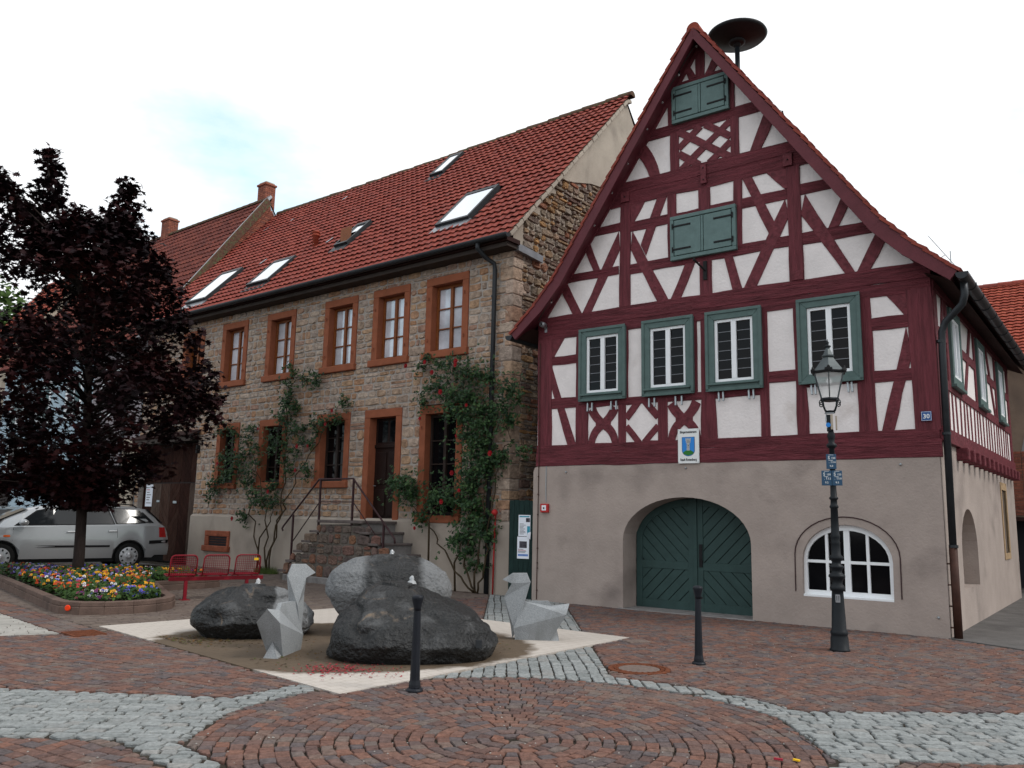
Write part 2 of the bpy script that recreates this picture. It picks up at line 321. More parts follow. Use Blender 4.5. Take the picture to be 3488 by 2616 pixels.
def holed(mb, outer, holes, y0, y1, t=0.5, back=False):   # wall in x,z with holes, front face at y0
    polys = [[Vector((p[0], p[1], 0)) for p in outer]] + [[Vector((p[0], p[1], 0)) for p in h] for h in holes]
    flat = [p for pl in polys for p in pl]
    tris = tessellate_polygon(polys)
    vs = [(p.x, y0, p.y) for p in flat]
    fs = []
    for a, b, c in tris:
        cr = (flat[b]-flat[a]).cross(flat[c]-flat[a]).z
        fs.append((a, b, c) if cr > 0 else (a, c, b))
    mb.add(vs, fs, t)
    for k, pl in enumerate(polys):
        n = len(pl); ar = sum(pl[i].x*pl[(i+1)%n].y-pl[(i+1)%n].x*pl[i].y for i in range(n))
        vs = [(p.x, y0, p.y) for p in pl] + [(p.x, y1, p.y) for p in pl]
        for i in range(n):
            j = (i+1) % n
            q = (i, i+n, j+n, j) if ((ar > 0) == (k == 0)) else (i, j, j+n, i+n)
            mb.add([vs[q[0]], vs[q[1]], vs[q[2]], vs[q[3]]], [(0,1,2,3)], t)

_txt = 0
def text(body, size, loc, parent, m, rot=(math.pi/2, 0, 0), depth=0.0015, name='lettering', align='CENTER', sx=1.0, bold=0.0):
    cu = bpy.data.curves.new('txt', 'FONT'); cu.body = body; cu.size = size; cu.align_x = align; cu.extrude = depth; cu.resolution_u = 2; cu.offset = bold
    o = bpy.data.objects.new('txt', cu); COL.objects.link(o)
    bpy.context.view_layer.update()
    dg = bpy.context.evaluated_depsgraph_get()
    me = bpy.data.meshes.new_from_object(o.evaluated_get(dg))
    bpy.data.objects.remove(o); bpy.data.curves.remove(cu)
    me.materials.clear(); me.materials.append(MATS[m])
    n = bpy.data.objects.new(name, me); COL.objects.link(n); n.parent = parent; n.location = loc; n.rotation_euler = rot; n.scale = (sx, 1, 1)
    return n

def smoothstep(a, b, x):
    x = max(0.0, min(1.0, (x-a)/(b-a))); return x*x*(3-2*x)
def arc(cx, cz, rx, rz, a0, a1, n):
    return [(cx+rx*math.cos(rad(a0+(a1-a0)*i/n)), cz+rz*math.sin(rad(a0+(a1-a0)*i/n))) for i in range(n+1)]

# camera-distance helper used only to choose which pieces become separate objects
def apparent(p, size):
    d = M.inverted() @ Vector(p)
    if d.z > -0.5: return 0
    k = 2834.9/-d.z; x = 1744+d.x*k; y = 1308-d.y*k
    if x < -20 or x > 3508 or y < -20 or y > 2636: return 0
    return size*k

def roof_tiles(root, roof, prefix_mat, O, A, B, Nn, rows, cols, tw, ex, skip, cap, wave=0.022, matname=None, parent_matrix=None, seg=6, jit=0.006, lift=0.028):
    """tiles laid in rows up a slope. O eave corner, A along the eave, B up the slope, Nn outward normal (house-local)."""
    O = Vector(O); A = Vector(A).normalized(); B = Vector(B).normalized(); Nn = Vector(Nn).normalized()
    r2 = random.Random(rows*cols); pieces = []
    for r in range(rows):
        for c in range(cols):
            ctr = O + A*((c+0.5)*tw) + B*((r+0.5)*ex)
            if skip and skip((c+0.5)*tw, (r+0.5)*ex): continue
            pieces.append((r, c, ctr))
    sc = [(apparent(parent_matrix @ p[2], 1.0), i) for i, p in enumerate(pieces)]
    sc.sort(reverse=True); chosen = set(i for s_, i in sc[:cap] if s_ > 0)
    rest = MB()
    for i, (r, c, ctr) in enumerate(pieces):
        mb = MB() if i in chosen else rest
        dn = r2.uniform(-jit, jit); da = r2.uniform(-jit, jit); db = r2.uniform(-jit, jit)*1.5; tint = r2.random()
        L = ex*1.12; vs = []
        for k in range(seg+1):
            x = -tw/2*1.02 + tw*1.04*k/seg
            ph = k/seg
            h = wave*(math.sin(ph*2*math.pi*1.0-0.5)) if wave else 0.0
            for (bb, hh) in ((-ex/2, lift+h), (-ex/2+L, 0.004+h*0.9), (-ex/2, lift+h-0.018)):
                vs.append(ctr + A*(x+da) + B*(bb+db) + Nn*(hh+dn))
        fs = []
        for k in range(seg):
            a = k*3; b2 = (k+1)*3
            fs.append((a, b2, b2+1, a+1)); fs.append((a+2, b2+2, b2, a))
        mb.add(vs, fs, tint)
        if i in chosen: mb.build('tile', matname, roof, smooth=False)
    if rest.f:
        rest.build('tile_field', matname, roof, kind='stuff')

def stone_piece(mb, x0, x1, z0, z1, r2, proud, front, sgn=-1, tint=0.5, map3=None, gap=0.012, jit=0.02):
    """one rubble stone in a wall; irregular outline, proud and pillowed"""
    w = x1-x0; h = z1-z0
    x0 += gap; x1 -= gap; z0 += gap; z1 -= gap
    j = lambda a: r2.uniform(-a, a)
    jj = min(jit, w*0.14, h*0.16); c = min(w, h)*r2.uniform(0.08, 0.28)
    base = [(x0+c+j(jj), z0+abs(j(jj))), ((x0+x1)/2+j(w*0.1), z0+j(jj)*0.5), (x1-c+j(jj), z0+abs(j(jj))), (x1-abs(j(jj)), z0+c), (x1-abs(j(jj)), z1-c), (x1-c+j(jj), z1-abs(j(jj))), ((x0+x1)/2+j(w*0.1), z1+j(jj)*0.5), (x0+c+j(jj), z1-abs(j(jj))), (x0+abs(j(jj)), z1-c), (x0+abs(j(jj)), z0+c)]
    cx = (x0+x1)/2; cz = (z0+z1)/2; n = len(base); vs = []
    tilt = (j(0.012), j(0.012))
    for p in base: vs.append((p[0], 0.02, p[1]))
    for p in base:
        q = (cx+(p[0]-cx)*0.97, cz+(p[1]-cz)*0.95); vs.append((q[0], -proud*0.55, q[1]))
    for p in base:
        q = (cx+(p[0]-cx)*0.80, cz+(p[1]-cz)*0.76); vs.append((q[0], -proud*(1+j(0.25))+tilt[0]*(q[0]-cx)/max(w,0.01)*2+tilt[1]*(q[1]-cz)/max(h,0.01)*2, q[1]))
    fs = []
    for i in range(n):
        k = (i+1) % n; fs.append((i, k, n+k, n+i)); fs.append((n+i, n+k, 2*n+k, 2*n+i))
    fs.append(tuple(range(2*n, 3*n)))
    if map3: vs = [map3(*p) for p in vs]
    mb.add(vs, fs, tint)

def courses(levels, hmin, hmax, r2):
    out = []
    for a, b in zip(levels[:-1], levels[1:]):
        n = max(1, round((b-a)/r2.uniform(hmin, hmax))); hs = [r2.uniform(hmin, hmax) for _ in range(n)]; k = (b-a)/sum(hs); z = a
        for h in hs: out.append((z, z+h*k)); z += h*k
    return out
def free(u0, u1, z0, z1, openings):
    iv = [(u0, u1)]
    for (a, b, c, d) in openings:
        if c < z1-0.01 and d > z0+0.01:
            nv = []
            for (p, q) in iv:
                if b <= p or a >= q: nv.append((p, q))
                else:
                    if a > p: nv.append((p, a))
                    if b < q: nv.append((b, q))
            iv = nv
    return [(p, q) for p, q in iv if q-p > 0.04]

def masonry(root, wall, matn, u0, u1, levels, openings, hmin, hmax, lmin, lmax, proud, cap, r2, map3=None, inside=None, world=None, jit=0.02, gap=0.012, name='stone'):
    st = []
    for z0, z1 in courses(levels, hmin, hmax, r2):
        for p, q in free(u0, u1, z0, z1, openings):
            x = p
            while x < q-1e-6:
                l = r2.uniform(lmin, lmax)*r2.choice((0.7, 1, 1, 1.2))
                if q-x-l < lmin*0.8: l = q-x
                if (z1-z0) > hmax*0.75 and r2.random() < 0.22:
                    zm = z0+(z1-z0)*r2.uniform(0.4, 0.6); st.append((x, x+l, z0, zm)); st.append((x, x+l, zm, z1))
                else: st.append((x, x+l, z0, z1))
                x += l
    if inside: st = [s_ for s_ in st if inside((s_[0]+s_[1])/2, (s_[2]+s_[3])/2)]
    sc = []
    for i, s_ in enumerate(st):
        c = ((s_[0]+s_[1])/2, 0, (s_[2]+s_[3])/2); c3 = map3(*c) if map3 else c
        sc.append((apparent(world @ Vector(c3), math.sqrt((s_[1]-s_[0])*(s_[3]-s_[2]))), i))
    sc.sort(reverse=True); chosen = set(i for v_, i in sc[:cap] if v_ > 0)
    rest = MB()
    for i, s_ in enumerate(st):
        mb = MB() if i in chosen else rest
        stone_piece(mb, *s_, r2, proud*r2.uniform(0.6, 1.35), 0, tint=r2.random(), map3=map3, jit=jit, gap=gap)
        if i in chosen: mb.build(name, matn, wall)
    if rest.f: rest.build(name+'_field', matn, wall, kind='stuff')

# ------------------------------------------------------------------ ground
def struct(o): o['kind'] = 'structure'; return o
struct(MB().slab([(-400,-60),(400,-60),(400,600),(-400,600)], -0.4, -0.020).build('ground', 'joint_sand'))
STAR = [(-1.49,7.81),(1.67,11.77),(-2.42,15.15),(-5.62,11.86)]
def in_star(x, y):
    n = 4
    for i in range(n):
        a = STAR[i]; b = STAR[(i+1) % n]
        if (b[0]-a[0])*(y-a[1])-(b[1]-a[1])*(x-a[0]) < 0: return False
    return True
CX, CY = 0.05, 6.42
def region(x, y):
    if in_star(x, y): return 's'
    if (x-1.44)**2+(y-9.40)**2 < 0.335**2: return 'm'
    if (x-4.2)**2+(y-11.0)**2 < 0.1**2: return 'm'
    r = math.hypot(x-CX, y-CY)
    dg = x+y-3.86; dr = y-x-3.72
    if y < 8 and (dg < 0 or dr < 0) and (dg > -0.43 or x > -1.2) and (dr > -0.43 or x < 1.2) and abs(x) < 2.75 and -0.43 < min(dg, dr): return 'g'
    if r < 2.36 and -2.24 < x < 2.27 and dg > 0 and dr > 0: return 'c'
    if r < 2.70 and y > 7.3: return 'g'
    if -0.38 < x < 1.08 and y > 8.3: return 'g'
    if x < -2.0 and 6.19 < y < 7.62-0.09*(x+2.6): return 'g'
    if x > 2.0 and 6.02 < y < 7.52+0.05*(x-2.6): return 'g'
    if x > 6.26+0.5*(12.36-y) and y > 9: return 'a'
    # ground behind and left of the star
    k = (15.15-11.86)/(-2.42+5.62)
    if x < -5.3 or (y-11.86) > k*(x+5.62):
        if x < -0.38 and (x+y > 6.05):
            return 'b'
        if x < -5.0 and 5.36 < x+y <= 6.05 and y > 11.0: return 'k'
        if x < -5.7 and x+y <= 5.36 and y > 11.1+0.5*(x+5.75): return 'w'
    return 'r'

POOL = {'r': [], 'g': [], 'b': [], 'w': []}
def pull(pts, kinds):
    ins = [region(*p) in kinds for p in pts]
    k = sum(ins)
    if k == 4: return pts
    cx = sum(p[0] for p in pts)/4; cy = sum(p[1] for p in pts)/4
    if region(cx, cy) not in kinds:
        if k < 2: return None
        q = [p for p, i in zip(pts, ins) if i]; cx = sum(p[0] for p in q)/k; cy = sum(p[1] for p in q)/k
        if region(cx, cy) not in kinds: return None
    out = []
    for p, i in zip(pts, ins):
        if i: out.append(p); continue
        lo, hi = 0.0, 1.0
        for _ in range(7):
            mid = (lo+hi)/2
            if region(cx+(p[0]-cx)*mid, cy+(p[1]-cy)*mid) in kinds: lo = mid
            else: hi = mid
        out.append((cx+(p[0]-cx)*lo, cy+(p[1]-cy)*lo))
    return out
def visible(x, y): return y > 4.9 and abs(x) < 0.64*y+1.2
def sett(pool, pts, kinds, r2, clipit=True):
    cx = sum(p[0] for p in pts)/4; cy = sum(p[1] for p in pts)/4
    if not visible(cx, cy): return
    if clipit:
        pts = pull(pts, kinds)
        if pts is None: return
    a = abs(sum(pts[i][0]*pts[(i+1)%4][1]-pts[(i+1)%4][0]*pts[i][1] for i in range(4)))/2
    if a < 0.0018: return
    POOL[pool].append((pts, r2.random(), r2.uniform(-0.003, 0.003), (r2.uniform(-0.02, 0.02), r2.uniform(-0.02, 0.02))))
g = random.Random(3)
def field(pool, kinds, ang, w, l, x0, x1, y0, y1, wob=0.012, arcs=False):
    ca, sa = math.cos(ang), math.sin(ang); R_ = 30
    v = -R_
    while v < R_:
        hh = w*g.uniform(0.9, 1.1); u = -R_+g.uniform(0, l)
        cuts = []
        while u < R_:
            ll = l*g.uniform(0.72, 1.35); cuts.append((u, u+ll)); u += ll
        for (a, b) in cuts:
            mx = (a+b)/2; my = v+hh/2
            X = 0+ca*mx-sa*my; Y = 10+sa*mx+ca*my
            if not (x0 < X < x1 and y0 < Y < y1) or not visible(X, Y): continue
            P_ = []
            for (uu, vv) in ((a, v), (b, v), (b, v+hh), (a, v+hh)):
                b1 = 0.035*math.sin(uu*2.1+0.7*math.sin(vv*0.6))+0.02*math.sin(uu*5.3+1.3) if arcs else 0.008*math.sin(uu*3)
                uu2 = uu+g.uniform(-wob, wob); vv2 = vv+b1+g.uniform(-wob, wob)*0.6
                P_.append((ca*uu2-sa*vv2, 10+sa*uu2+ca*vv2))
            sett(pool, P_, kinds, g)
        v += hh
# circle of red setts in rings
rr = 0.06; k = 0
while rr < 2.6:
    w = 0.102*g.uniform(0.95, 1.05); n = max(5, round(2*math.pi*(rr+w/2)/0.122)); a0 = g.random()*6.28
    cuts = [a0+2*math.pi*(i+g.uniform(-0.16, 0.16))/n for i in range(n)]
    for i in range(n):
        a = cuts[i]; b = cuts[(i+1) % n]+(2*math.pi if i == n-1 else 0)
        P_ = []
        for (r_, t_) in ((rr, a), (rr, b), (rr+w, b), (rr+w, a)):
            r3 = r_+g.uniform(-0.011, 0.011); P_.append((CX+r3*math.cos(t_), CY+r3*math.sin(t_)))
        sett('r', P_, ('c',), g)
    rr += w
field('r', ('r',), rad(38), 0.098, 0.128, 0.2, 12, 4.8, 18, arcs=True)
field('r', ('r',), rad(-26), 0.098, 0.128, -14, 0.2, 4.8, 18, arcs=True)
field('g', ('g',), rad(1.5), 0.105, 0.155, -12, 0.3, 4.8, 8.15, wob=0.016)
field('g', ('g',), rad(-1.0), 0.105, 0.155, 0.3, 12, 4.8, 8.15, wob=0.016)
field('g', ('g',), rad(91), 0.125, 0.15, -12, 12, 8.15, 18, wob=0.014)
field('b', ('b',), rad(45), 0.105, 0.205, -16, 0, 10, 25, wob=0.003)
field('r', ('k',), rad(-45), 0.16, 0.17, -12, 0, 10, 20, wob=0.012)
field('w', ('w',), rad(28), 0.16, 0.24, -14, -5, 8, 16, wob=0.003)
def place(pool, name, matn, label, joint, chamf, cap=300):
    first = MB(); r2 = random.Random(5)
    root = struct(MB().box(-0.02, 0.02, 7.0, 7.04, -0.06, -0.05).build(name, matn)); root['label'] = label
    items = POOL[pool]; sc = []
    for i, (pts, *_r) in enumerate(items):
        cx = sum(p[0] for p in pts)/4; cy = sum(p[1] for p in pts)/4
        a = abs(sum(pts[i_][0]*pts[(i_+1)%4][1]-pts[(i_+1)%4][0]*pts[i_][1] for i_ in range(4)))/2
        sc.append((apparent((cx, cy, 0), math.sqrt(a))*math.sqrt(1.6/math.hypot(cx, cy)), i))
    sc.sort(reverse=True); chosen = set(i for v_, i in sc[:cap])
    rest = MB()
    for i, (pts, tint, dz, tl) in enumerate(items):
        mb = MB() if i in chosen else rest
        n = 4; cx = sum(p[0] for p in pts)/4; cy = sum(p[1] for p in pts)/4
        ar = sum(pts[i_][0]*pts[(i_+1)%4][1]-pts[(i_+1)%4][0]*pts[i_][1] for i_ in range(4))
        if ar < 0: pts = list(reversed(pts))
        def ins(p, d):
            dx = cx-p[0]; dy = cy-p[1]; L = math.hypot(dx, dy) or 1
            d = min(d, L*0.6); return (p[0]+dx/L*d, p[1]+dy/L*d)
        o1 = [ins(p, joint) for p in pts]; o2 = [ins(p, joint+chamf*0.35) for p in pts]; o3 = [ins(p, joint+chamf*1.5) for p in pts]
        zz = lambda p: dz+tl[0]*(p[0]-cx)+tl[1]*(p[1]-cy)
        vs = [(p[0], p[1], -0.033) for p in o1]+[(p[0], p[1], zz(p)-chamf*0.8) for p in o2]+[(p[0], p[1], zz(p)) for p in o3]
        fs = [(8,9,10,11)]
        for q in range(4):
            e = (q+1) % 4; fs.append((q, e, 4+e, 4+q)); fs.append((4+q, 4+e, 8+e, 8+q))
        mb.add(vs, fs, tint)
        if i in chosen: mb.build('sett', matn, root)
    rest.build('sett_field', matn, root, kind='stuff')
    return root
place('r', 'red_paving', 'sett_red', 'red-brown stone sett paving of the square', 0.0056, 0.0065)
place('g', 'grey_paving', 'sett_grey', 'bands of light grey stone setts', 0.0105, 0.007)
place('b', 'brown_paving', 'sett_brown', 'small grey-brown pavers behind the boulders', 0.004, 0.004)
place('w', 'pale_paving', 'sett_pale', 'pale rectangular pavers at the left', 0.004, 0.004, 150)

# asphalt lane beside the town hall
struct(MB().slab([(5.9,12.95),(6.32,12.36),(7.4,10.2),(9.0,7.0),(16,7),(40,20),(40,60),(14,42)], -0.06, 0.004).build('lane', 'asphalt'))
# street behind the car on the left
struct(MB().slab([(-60,10),(-9.8,19.8),(-6.5,22.2),(-15,29),(-60,60)], -0.06, -0.006).build('road', 'asphalt'))

# pale star-shaped slab with its dirty basin
def star_mat():
    m = bpy.data.materials.new('star_slab'); m.use_nodes = True; t = m.node_tree; b = t.nodes['Principled BSDF']; n = t.nodes.new; l = t.links.new
    co = n('ShaderNodeTexCoord'); nz = n('ShaderNodeTexNoise'); nz.inputs['Scale'].default_value = 70; nz.inputs['Detail'].default_value = 4; l(co.outputs['Object'], nz.inputs['Vector'])
    n2 = n('ShaderNodeTexNoise'); n2.inputs['Scale'].default_value = 1.7; n2.inputs['Detail'].default_value = 8; n2.inputs['Roughness'].default_value = 0.65; l(co.outputs['Object'], n2.inputs['Vector'])
    # basin outline: ellipse-ish distance with a ragged edge
    mp = n('ShaderNodeMapping'); mp.vector_type = 'POINT'; mp.inputs['Location'].default_value = (2.05, -10.75, 0)
    l(co.outputs['Object'], mp.inputs[0])
    m2 = n('ShaderNodeMapping'); m2.inputs['Rotation'].default_value = (0, 0, rad(14)); m2.inputs['Scale'].default_value = (1/2.45, 1/2.05, 0); l(mp.outputs[0], m2.inputs[0])
    le = n('ShaderNodeVectorMath'); le.operation = 'LENGTH'; l(m2.outputs[0], le.inputs[0])
    ad = n('ShaderNodeMath'); ad.operation = 'MULTIPLY_ADD'; l(n2.outputs['Fac'], ad.inputs[0]); ad.inputs[1].default_value = -0.28; l(le.outputs['Value'], ad.inputs[2])
    br = n('ShaderNodeTexBrick'); br.inputs['Scale'].default_value = 1.0; br.inputs['Brick Width'].default_value = 0.17; br.inputs['Row Height'].default_value = 0.13; br.inputs['Mortar Size'].default_value = 0.006
    br.inputs['Color1'].default_value = (1,1,1,1); br.inputs['Color2'].default_value = (0.93,0.93,0.93,1); br.inputs['Mortar'].default_value = (0.72,0.7,0.66,1)
    m4 = n('ShaderNodeMapping'); m4.inputs['Rotation'].default_value = (0,0,rad(-45)); l(co.outputs['Object'], m4.inputs[0]); l(m4.outputs[0], br.inputs['Vector'])
    rm = n('ShaderNodeMapRange'); rm.inputs[1].default_value = 0.80; rm.inputs[2].default_value = 0.86; l(ad.outputs[0], rm.inputs[0])
    pale = n('ShaderNodeMix'); pale.data_type = 'RGBA'; pale.inputs[6].default_value = (0.42,0.375,0.335,1); pale.inputs[7].default_value = (0.52,0.475,0.43,1); l(nz.outputs['Fac'], pale.inputs[0])
    dirt = n('ShaderNodeMix'); dirt.data_type = 'RGBA'; dirt.inputs[6].default_value = (0.055,0.036,0.02,1); dirt.inputs[7].default_value = (0.13,0.09,0.055,1); l(n2.outputs['Fac'], dirt.inputs[0])
    x = n('ShaderNodeMix'); x.data_type = 'RGBA'; l(rm.outputs[0], x.inputs[0]); l(dirt.outputs[2], x.inputs[6]); l(pale.outputs[2], x.inputs[7])
    mu = n('ShaderNodeMix'); mu.data_type = 'RGBA'; mu.blend_type = 'MULTIPLY'; mu.inputs[0].default_value = 0.8; l(x.outputs[2], mu.inputs[6]); l(br.outputs['Color'], mu.inputs[7])
    l(mu.outputs[2], b.inputs['Base Color']); b.inputs['Roughness'].default_value = 0.85
    bp = n('ShaderNodeBump'); bp.inputs['Strength'].default_value = 0.3; bp.inputs['Distance'].default_value = 0.01; l(nz.outputs['Fac'], bp.inputs['Height']); l(bp.outputs[0], b.inputs['Normal'])
    MATS['star_slab'] = m
star_mat()
struct(MB().slab(STAR, -0.2, 0.004).build('star_slab', 'star_slab', label='pale star-shaped stone slab under the boulders'))
# dead leaves and fallen petals in the basin
lb = MB(); pb = MB()
for i in range(900):
    a = g.uniform(0, 6.28); r = math.sqrt(g.random()); x = -2.05+2.1*r*math.cos(a); y = 10.7+1.8*r*math.sin(a)
    if g.random() > 0.5: x = -4.0+g.gauss(0, 0.35); y = 10.7+g.gauss(0, 0.22)
    if not in_star(x, y) or not in_star(x, y-0.25): continue
    s_ = g.uniform(0.012, 0.03); t_ = g.uniform(0, 6.28)
    lb.add([(x+s_*math.cos(t_+q*1.57)*(1 if q % 2 else 0.5), y+s_*math.sin(t_+q*1.57)*(1 if q % 2 else 0.5), 0.007+g.uniform(0, 0.01)) for q in range(4)], [(0,1,2,3)], g.random())
for i in range(420):
    x = -1.75+g.gauss(0, 0.22); y = 8.95+g.gauss(0, 0.16)
    if g.random() < 0.16: x = -1.2+g.gauss(0, 0.5); y = 8.75+g.gauss(0, 0.12)
    if not in_star(x, y) or not in_star(x, y-0.2): continue
    s_ = g.uniform(0.009, 0.018); t_ = g.uniform(0, 6.28)
    pb.add([(x+s_*math.cos(t_+q*1.57), y+s_*math.sin(t_+q*1.57)*0.8, 0.008+g.uniform(0, 0.012)) for q in range(4)], [(0,1,2,3)], g.random())
lb.build('dead_leaves', 'debris', kind='stuff', label='brown dead leaves lying in the basin around the boulders', category='leaves')
pb.build('fallen_petals', 'fallen_petal', kind='stuff', label='red petals scattered in front of the largest boulder', category='petals')

# manhole cover
t = thing('manhole_cover', 'round rusty manhole cover with concrete centre in the paving', 'manhole', (1.44, 9.40, 0))
MB().lathe([(0.335,-0.05),(0.335,0.001),(0.325,0.006),(0.29,0.006),(0.285,-0.002),(0.275,-0.002),(0.27,-0.05)], 48).build('rim', 'rust', t)
MB().lathe([(0.268,-0.05),(0.268,0.004),(0.235,0.004),(0.232,0.0),(0.225,-0.05)], 48).build('ring', 'rust', t)
for i in range(24):
    a = 2*math.pi*i/24; MB().bar((0.238*math.cos(a),0.238*math.sin(a),0.004),(0.262*math.cos(a),0.262*math.sin(a),0.004),0.02,0.008).build('stud', 'rust', t)
MB().lathe([(0.222,-0.05),(0.222,0.001),(0.2,0.003),(0.001,0.004)], 40).build('plate', 'cover_concrete', t, smooth=False)
# gully grate
t = thing('gully_grate', 'rusty iron gully grate beside the pale star slab', 'grate', (-5.47, 11.15, 0), rad(-45))
fr = MB()
for (a, b, c, d) in ((-0.24,0.24,-0.2,-0.17),(-0.24,0.24,0.17,0.2),(-0.24,-0.21,-0.17,0.17),(0.21,0.24,-0.17,0.17)): fr.box(a, b, c, d, -0.04, 0.012)
fr.build('frame', 'rust', t)
for i in range(9): MB().box(-0.19+i*0.046, -0.165+i*0.046, -0.17, 0.17, -0.03, 0.009).build('bar', 'rust', t)
MB().box(-0.21, 0.21, -0.17, 0.17, -0.05, -0.03).build('pit', 'iron', t)
t = thing('valve_cover', 'small square concrete slab at the right tip of the star', 'cover', (1.72, 11.42, 0), rad(20))
MB().slab([(-0.16,-0.12),(0.16,-0.12),(0.16,0.12),(-0.16,0.12)], -0.03, 0.012).build('plate', 'cover_concrete', t, bev=0.01)
gr = MB()
for i in range(420):
    y = g.uniform(5.4, 12); x = g.uniform(-0.6, 0.6)*y
    if region(x, y) not in ('c', 'r', 'g'): continue
    s_ = g.uniform(0.004, 0.011); a = g.uniform(0, 6.28)
    gr.add([(x+s_*math.cos(a+k_*2.1), y+s_*math.sin(a+k_*2.1), 0.004) for k_ in range(3)]+[(x, y, 0.004+s_*0.7)], [(0,1,3),(1,2,3),(2,0,3)], g.random())
gr.build('grit', 'sett_pale', kind='stuff', label='fine pale grit and crumbs scattered on the setts', category='grit')
# sweet wrappers
MB().box(-0.03, 0.03, -0.008, 0.008, 0.004, 0.016).build('wrapper', 'fallen_petal', None, loc=(1.86, 5.98, 0), rotz=-0.4, label='pink scrap of wrapper on the red setts', category='wrapper')
MB().box(-0.022, 0.022, -0.012, 0.012, 0.004, 0.014).build('wrapper', 'sticker_yellow', None, loc=(1.98, 5.97, 0), rotz=-0.7, label='yellow scrap of wrapper on the red setts', category='wrapper')

# ------------------------------------------------------------------ town hall (half-timbered)
TT = rad(-36.883); TP = Vector((0.51, 16.73, 0.0))
TM = Matrix.Translation(TP) @ Matrix.Rotation(TT, 4, 'Z')
TH = thing('town_hall', 'red half-timbered town hall with steep gable above a grey plaster ground floor', 'house', TP, TT)
q = random.Random(11)
# ground floor wall with arched gateway and segmental window
arch_o = [(1.99,-0.3)] + list(reversed(arc(3.20,1.22,1.21,0.78,0,180,22))) + [(4.41,-0.3)]
win_o = [(5.24,0.47),(6.59,0.47),(6.60,1.02)] + arc(5.925,1.02,0.675,0.56,0,180,16)[1:-1] + [(5.25,1.02)]
mb = MB()
outer = [(-0.04,-0.3),(1.99,-0.3)] + arch_o[1:-1] + [(4.41,-0.3),(7.32,-0.3),(7.32,2.60),(0.06,2.60),(-0.01,2.575),(-0.04,2.50)]
# front skin: gate notch is part of the outline, window is a hole
polys = [[Vector((p[0],p[1],0)) for p in outer],[Vector((p[0],p[1],0)) for p in win_o]]
flat = [p for pl in polys for p in pl]
vsx = [(p.x,-0.02,p.y) for p in flat]; fsx = []
for a,b,c in tessellate_polygon(polys):
    fsx.append((a,b,c) if (flat[b]-flat[a]).cross(flat[c]-flat[a]).z > 0 else (a,c,b))
mb.add(vsx, fsx)
for pl, d in ((arch_o, 0.52), (win_o, 0.16)):
    n = len(pl)
    for i in range(n if pl is win_o else n-1):
        a = pl[i]; b = pl[(i+1) % n]; mb.add([(a[0],-0.02,a[1]),(b[0],-0.02,b[1]),(b[0],d,b[1]),(a[0],d,a[1])], [(0,1,2,3)])
# left end, top ledge
mb.add([(-0.04,-0.02,-0.3),(-0.04,-0.02,2.50),(-0.04,9.0,2.5),(-0.04,9.0,-0.3)], [(0,1,2,3)])
mb.add([(-0.04,-0.02,2.5),(-0.01,-0.02,2.575),(-0.01,9.0,2.575),(-0.04,9.0,2.5)], [(0,1,2,3)])
mb.add([(0.06,-0.02,2.6),(7.32,-0.02,2.6),(7.32,0.1,2.6),(0.06,0.1,2.6)], [(0,1,2,3)])
mb.add([(-0.01,-0.02,2.575),(0.06,-0.02,2.6),(0.06,9.0,2.6),(-0.01,9.0,2.575)], [(0,1,2,3)])
# right side wall (x = 7.32) with niche and slit : built in (w,z)
niche = [(1.42,0.60),(3.02,0.60),(3.02,1.18)] + arc(2.22,1.18,0.80,0.70,0,180,14)[1:-1] + [(1.42,1.18)]
slit = [(6.62,1.05),(7.3,1.05),(7.3,2.36),(6.62,2.36)]
side = MB(); holed(side, [(0.0,-0.3),(8.94,-0.3),(8.94,2.852),(0.0,2.852)], [niche, slit], 0, 0.34)
side.add([(1.0,0.34,0.4),(3.3,0.34,0.4),(3.3,0.34,2.1),(1.0,0.34,2.1)], [(0,1,2,3)])
mb.add([(7.32-y, x, z) for (x,y,z) in side.v], side.f)
mb.add([(-0.04,8.95,-0.3),(7.32,8.95,-0.3),(7.32,8.95,2.6),(-0.04,8.95,2.6)], [(0,1,2,3)])
mb.add([(7.32,-0.02,-0.3),(7.32,0.0,-0.3),(7.32,0.0,2.6),(7.32,-0.02,2.6)], [(0,1,2,3)])
mb.build('plaster_wall', 'base_plaster', TH)
# infill of the framed storeys
prof_in = [(0.03,2.59),(7.29,2.59),(7.29,2.855),(7.33,2.856),(7.33,5.42),(6.70,6.20),(3.68,10.46),(0.66,6.20),(0.03,5.42)]
MB().prism(prof_in, 0.0, 8.95).build('infill_wall', 'infill', TH)

bi = [0]
def beam(pts, m='timber', proud=0.012, name='beam', wob=0.011, depth=0.05, curve=None):
    """pts: four corners (u,z) in order; long edges are pts[0]-pts[3] and pts[1]-pts[2]"""
    bi[0] += 1; pr = proud+bi[0]*0.00013
    A_, B_, C_, D_ = pts
    L1 = math.dist(A_, D_); n = max(2, int(L1/0.35))
    e1 = []; e2 = []
    for i in range(n+1):
        k_ = i/n; w_ = wob if 0 < i < n else 0
        e1.append((A_[0]+(D_[0]-A_[0])*k_+q.uniform(-w_, w_), A_[1]+(D_[1]-A_[1])*k_+q.uniform(-w_, w_)))
        e2.append((B_[0]+(C_[0]-B_[0])*k_+q.uniform(-w_, w_), B_[1]+(C_[1]-B_[1])*k_+q.uniform(-w_, w_)))
    mbb = MB().prism(e1+list(reversed(e2)), -pr, depth)
    return mbb.build(name, m, TH, bev=0.006)
def hb(u0, u1, z0, z1, proud=0.016, m='timber_grain_u'): return beam([(u0,z0),(u0,z1),(u1,z1),(u1,z0)], m, proud)
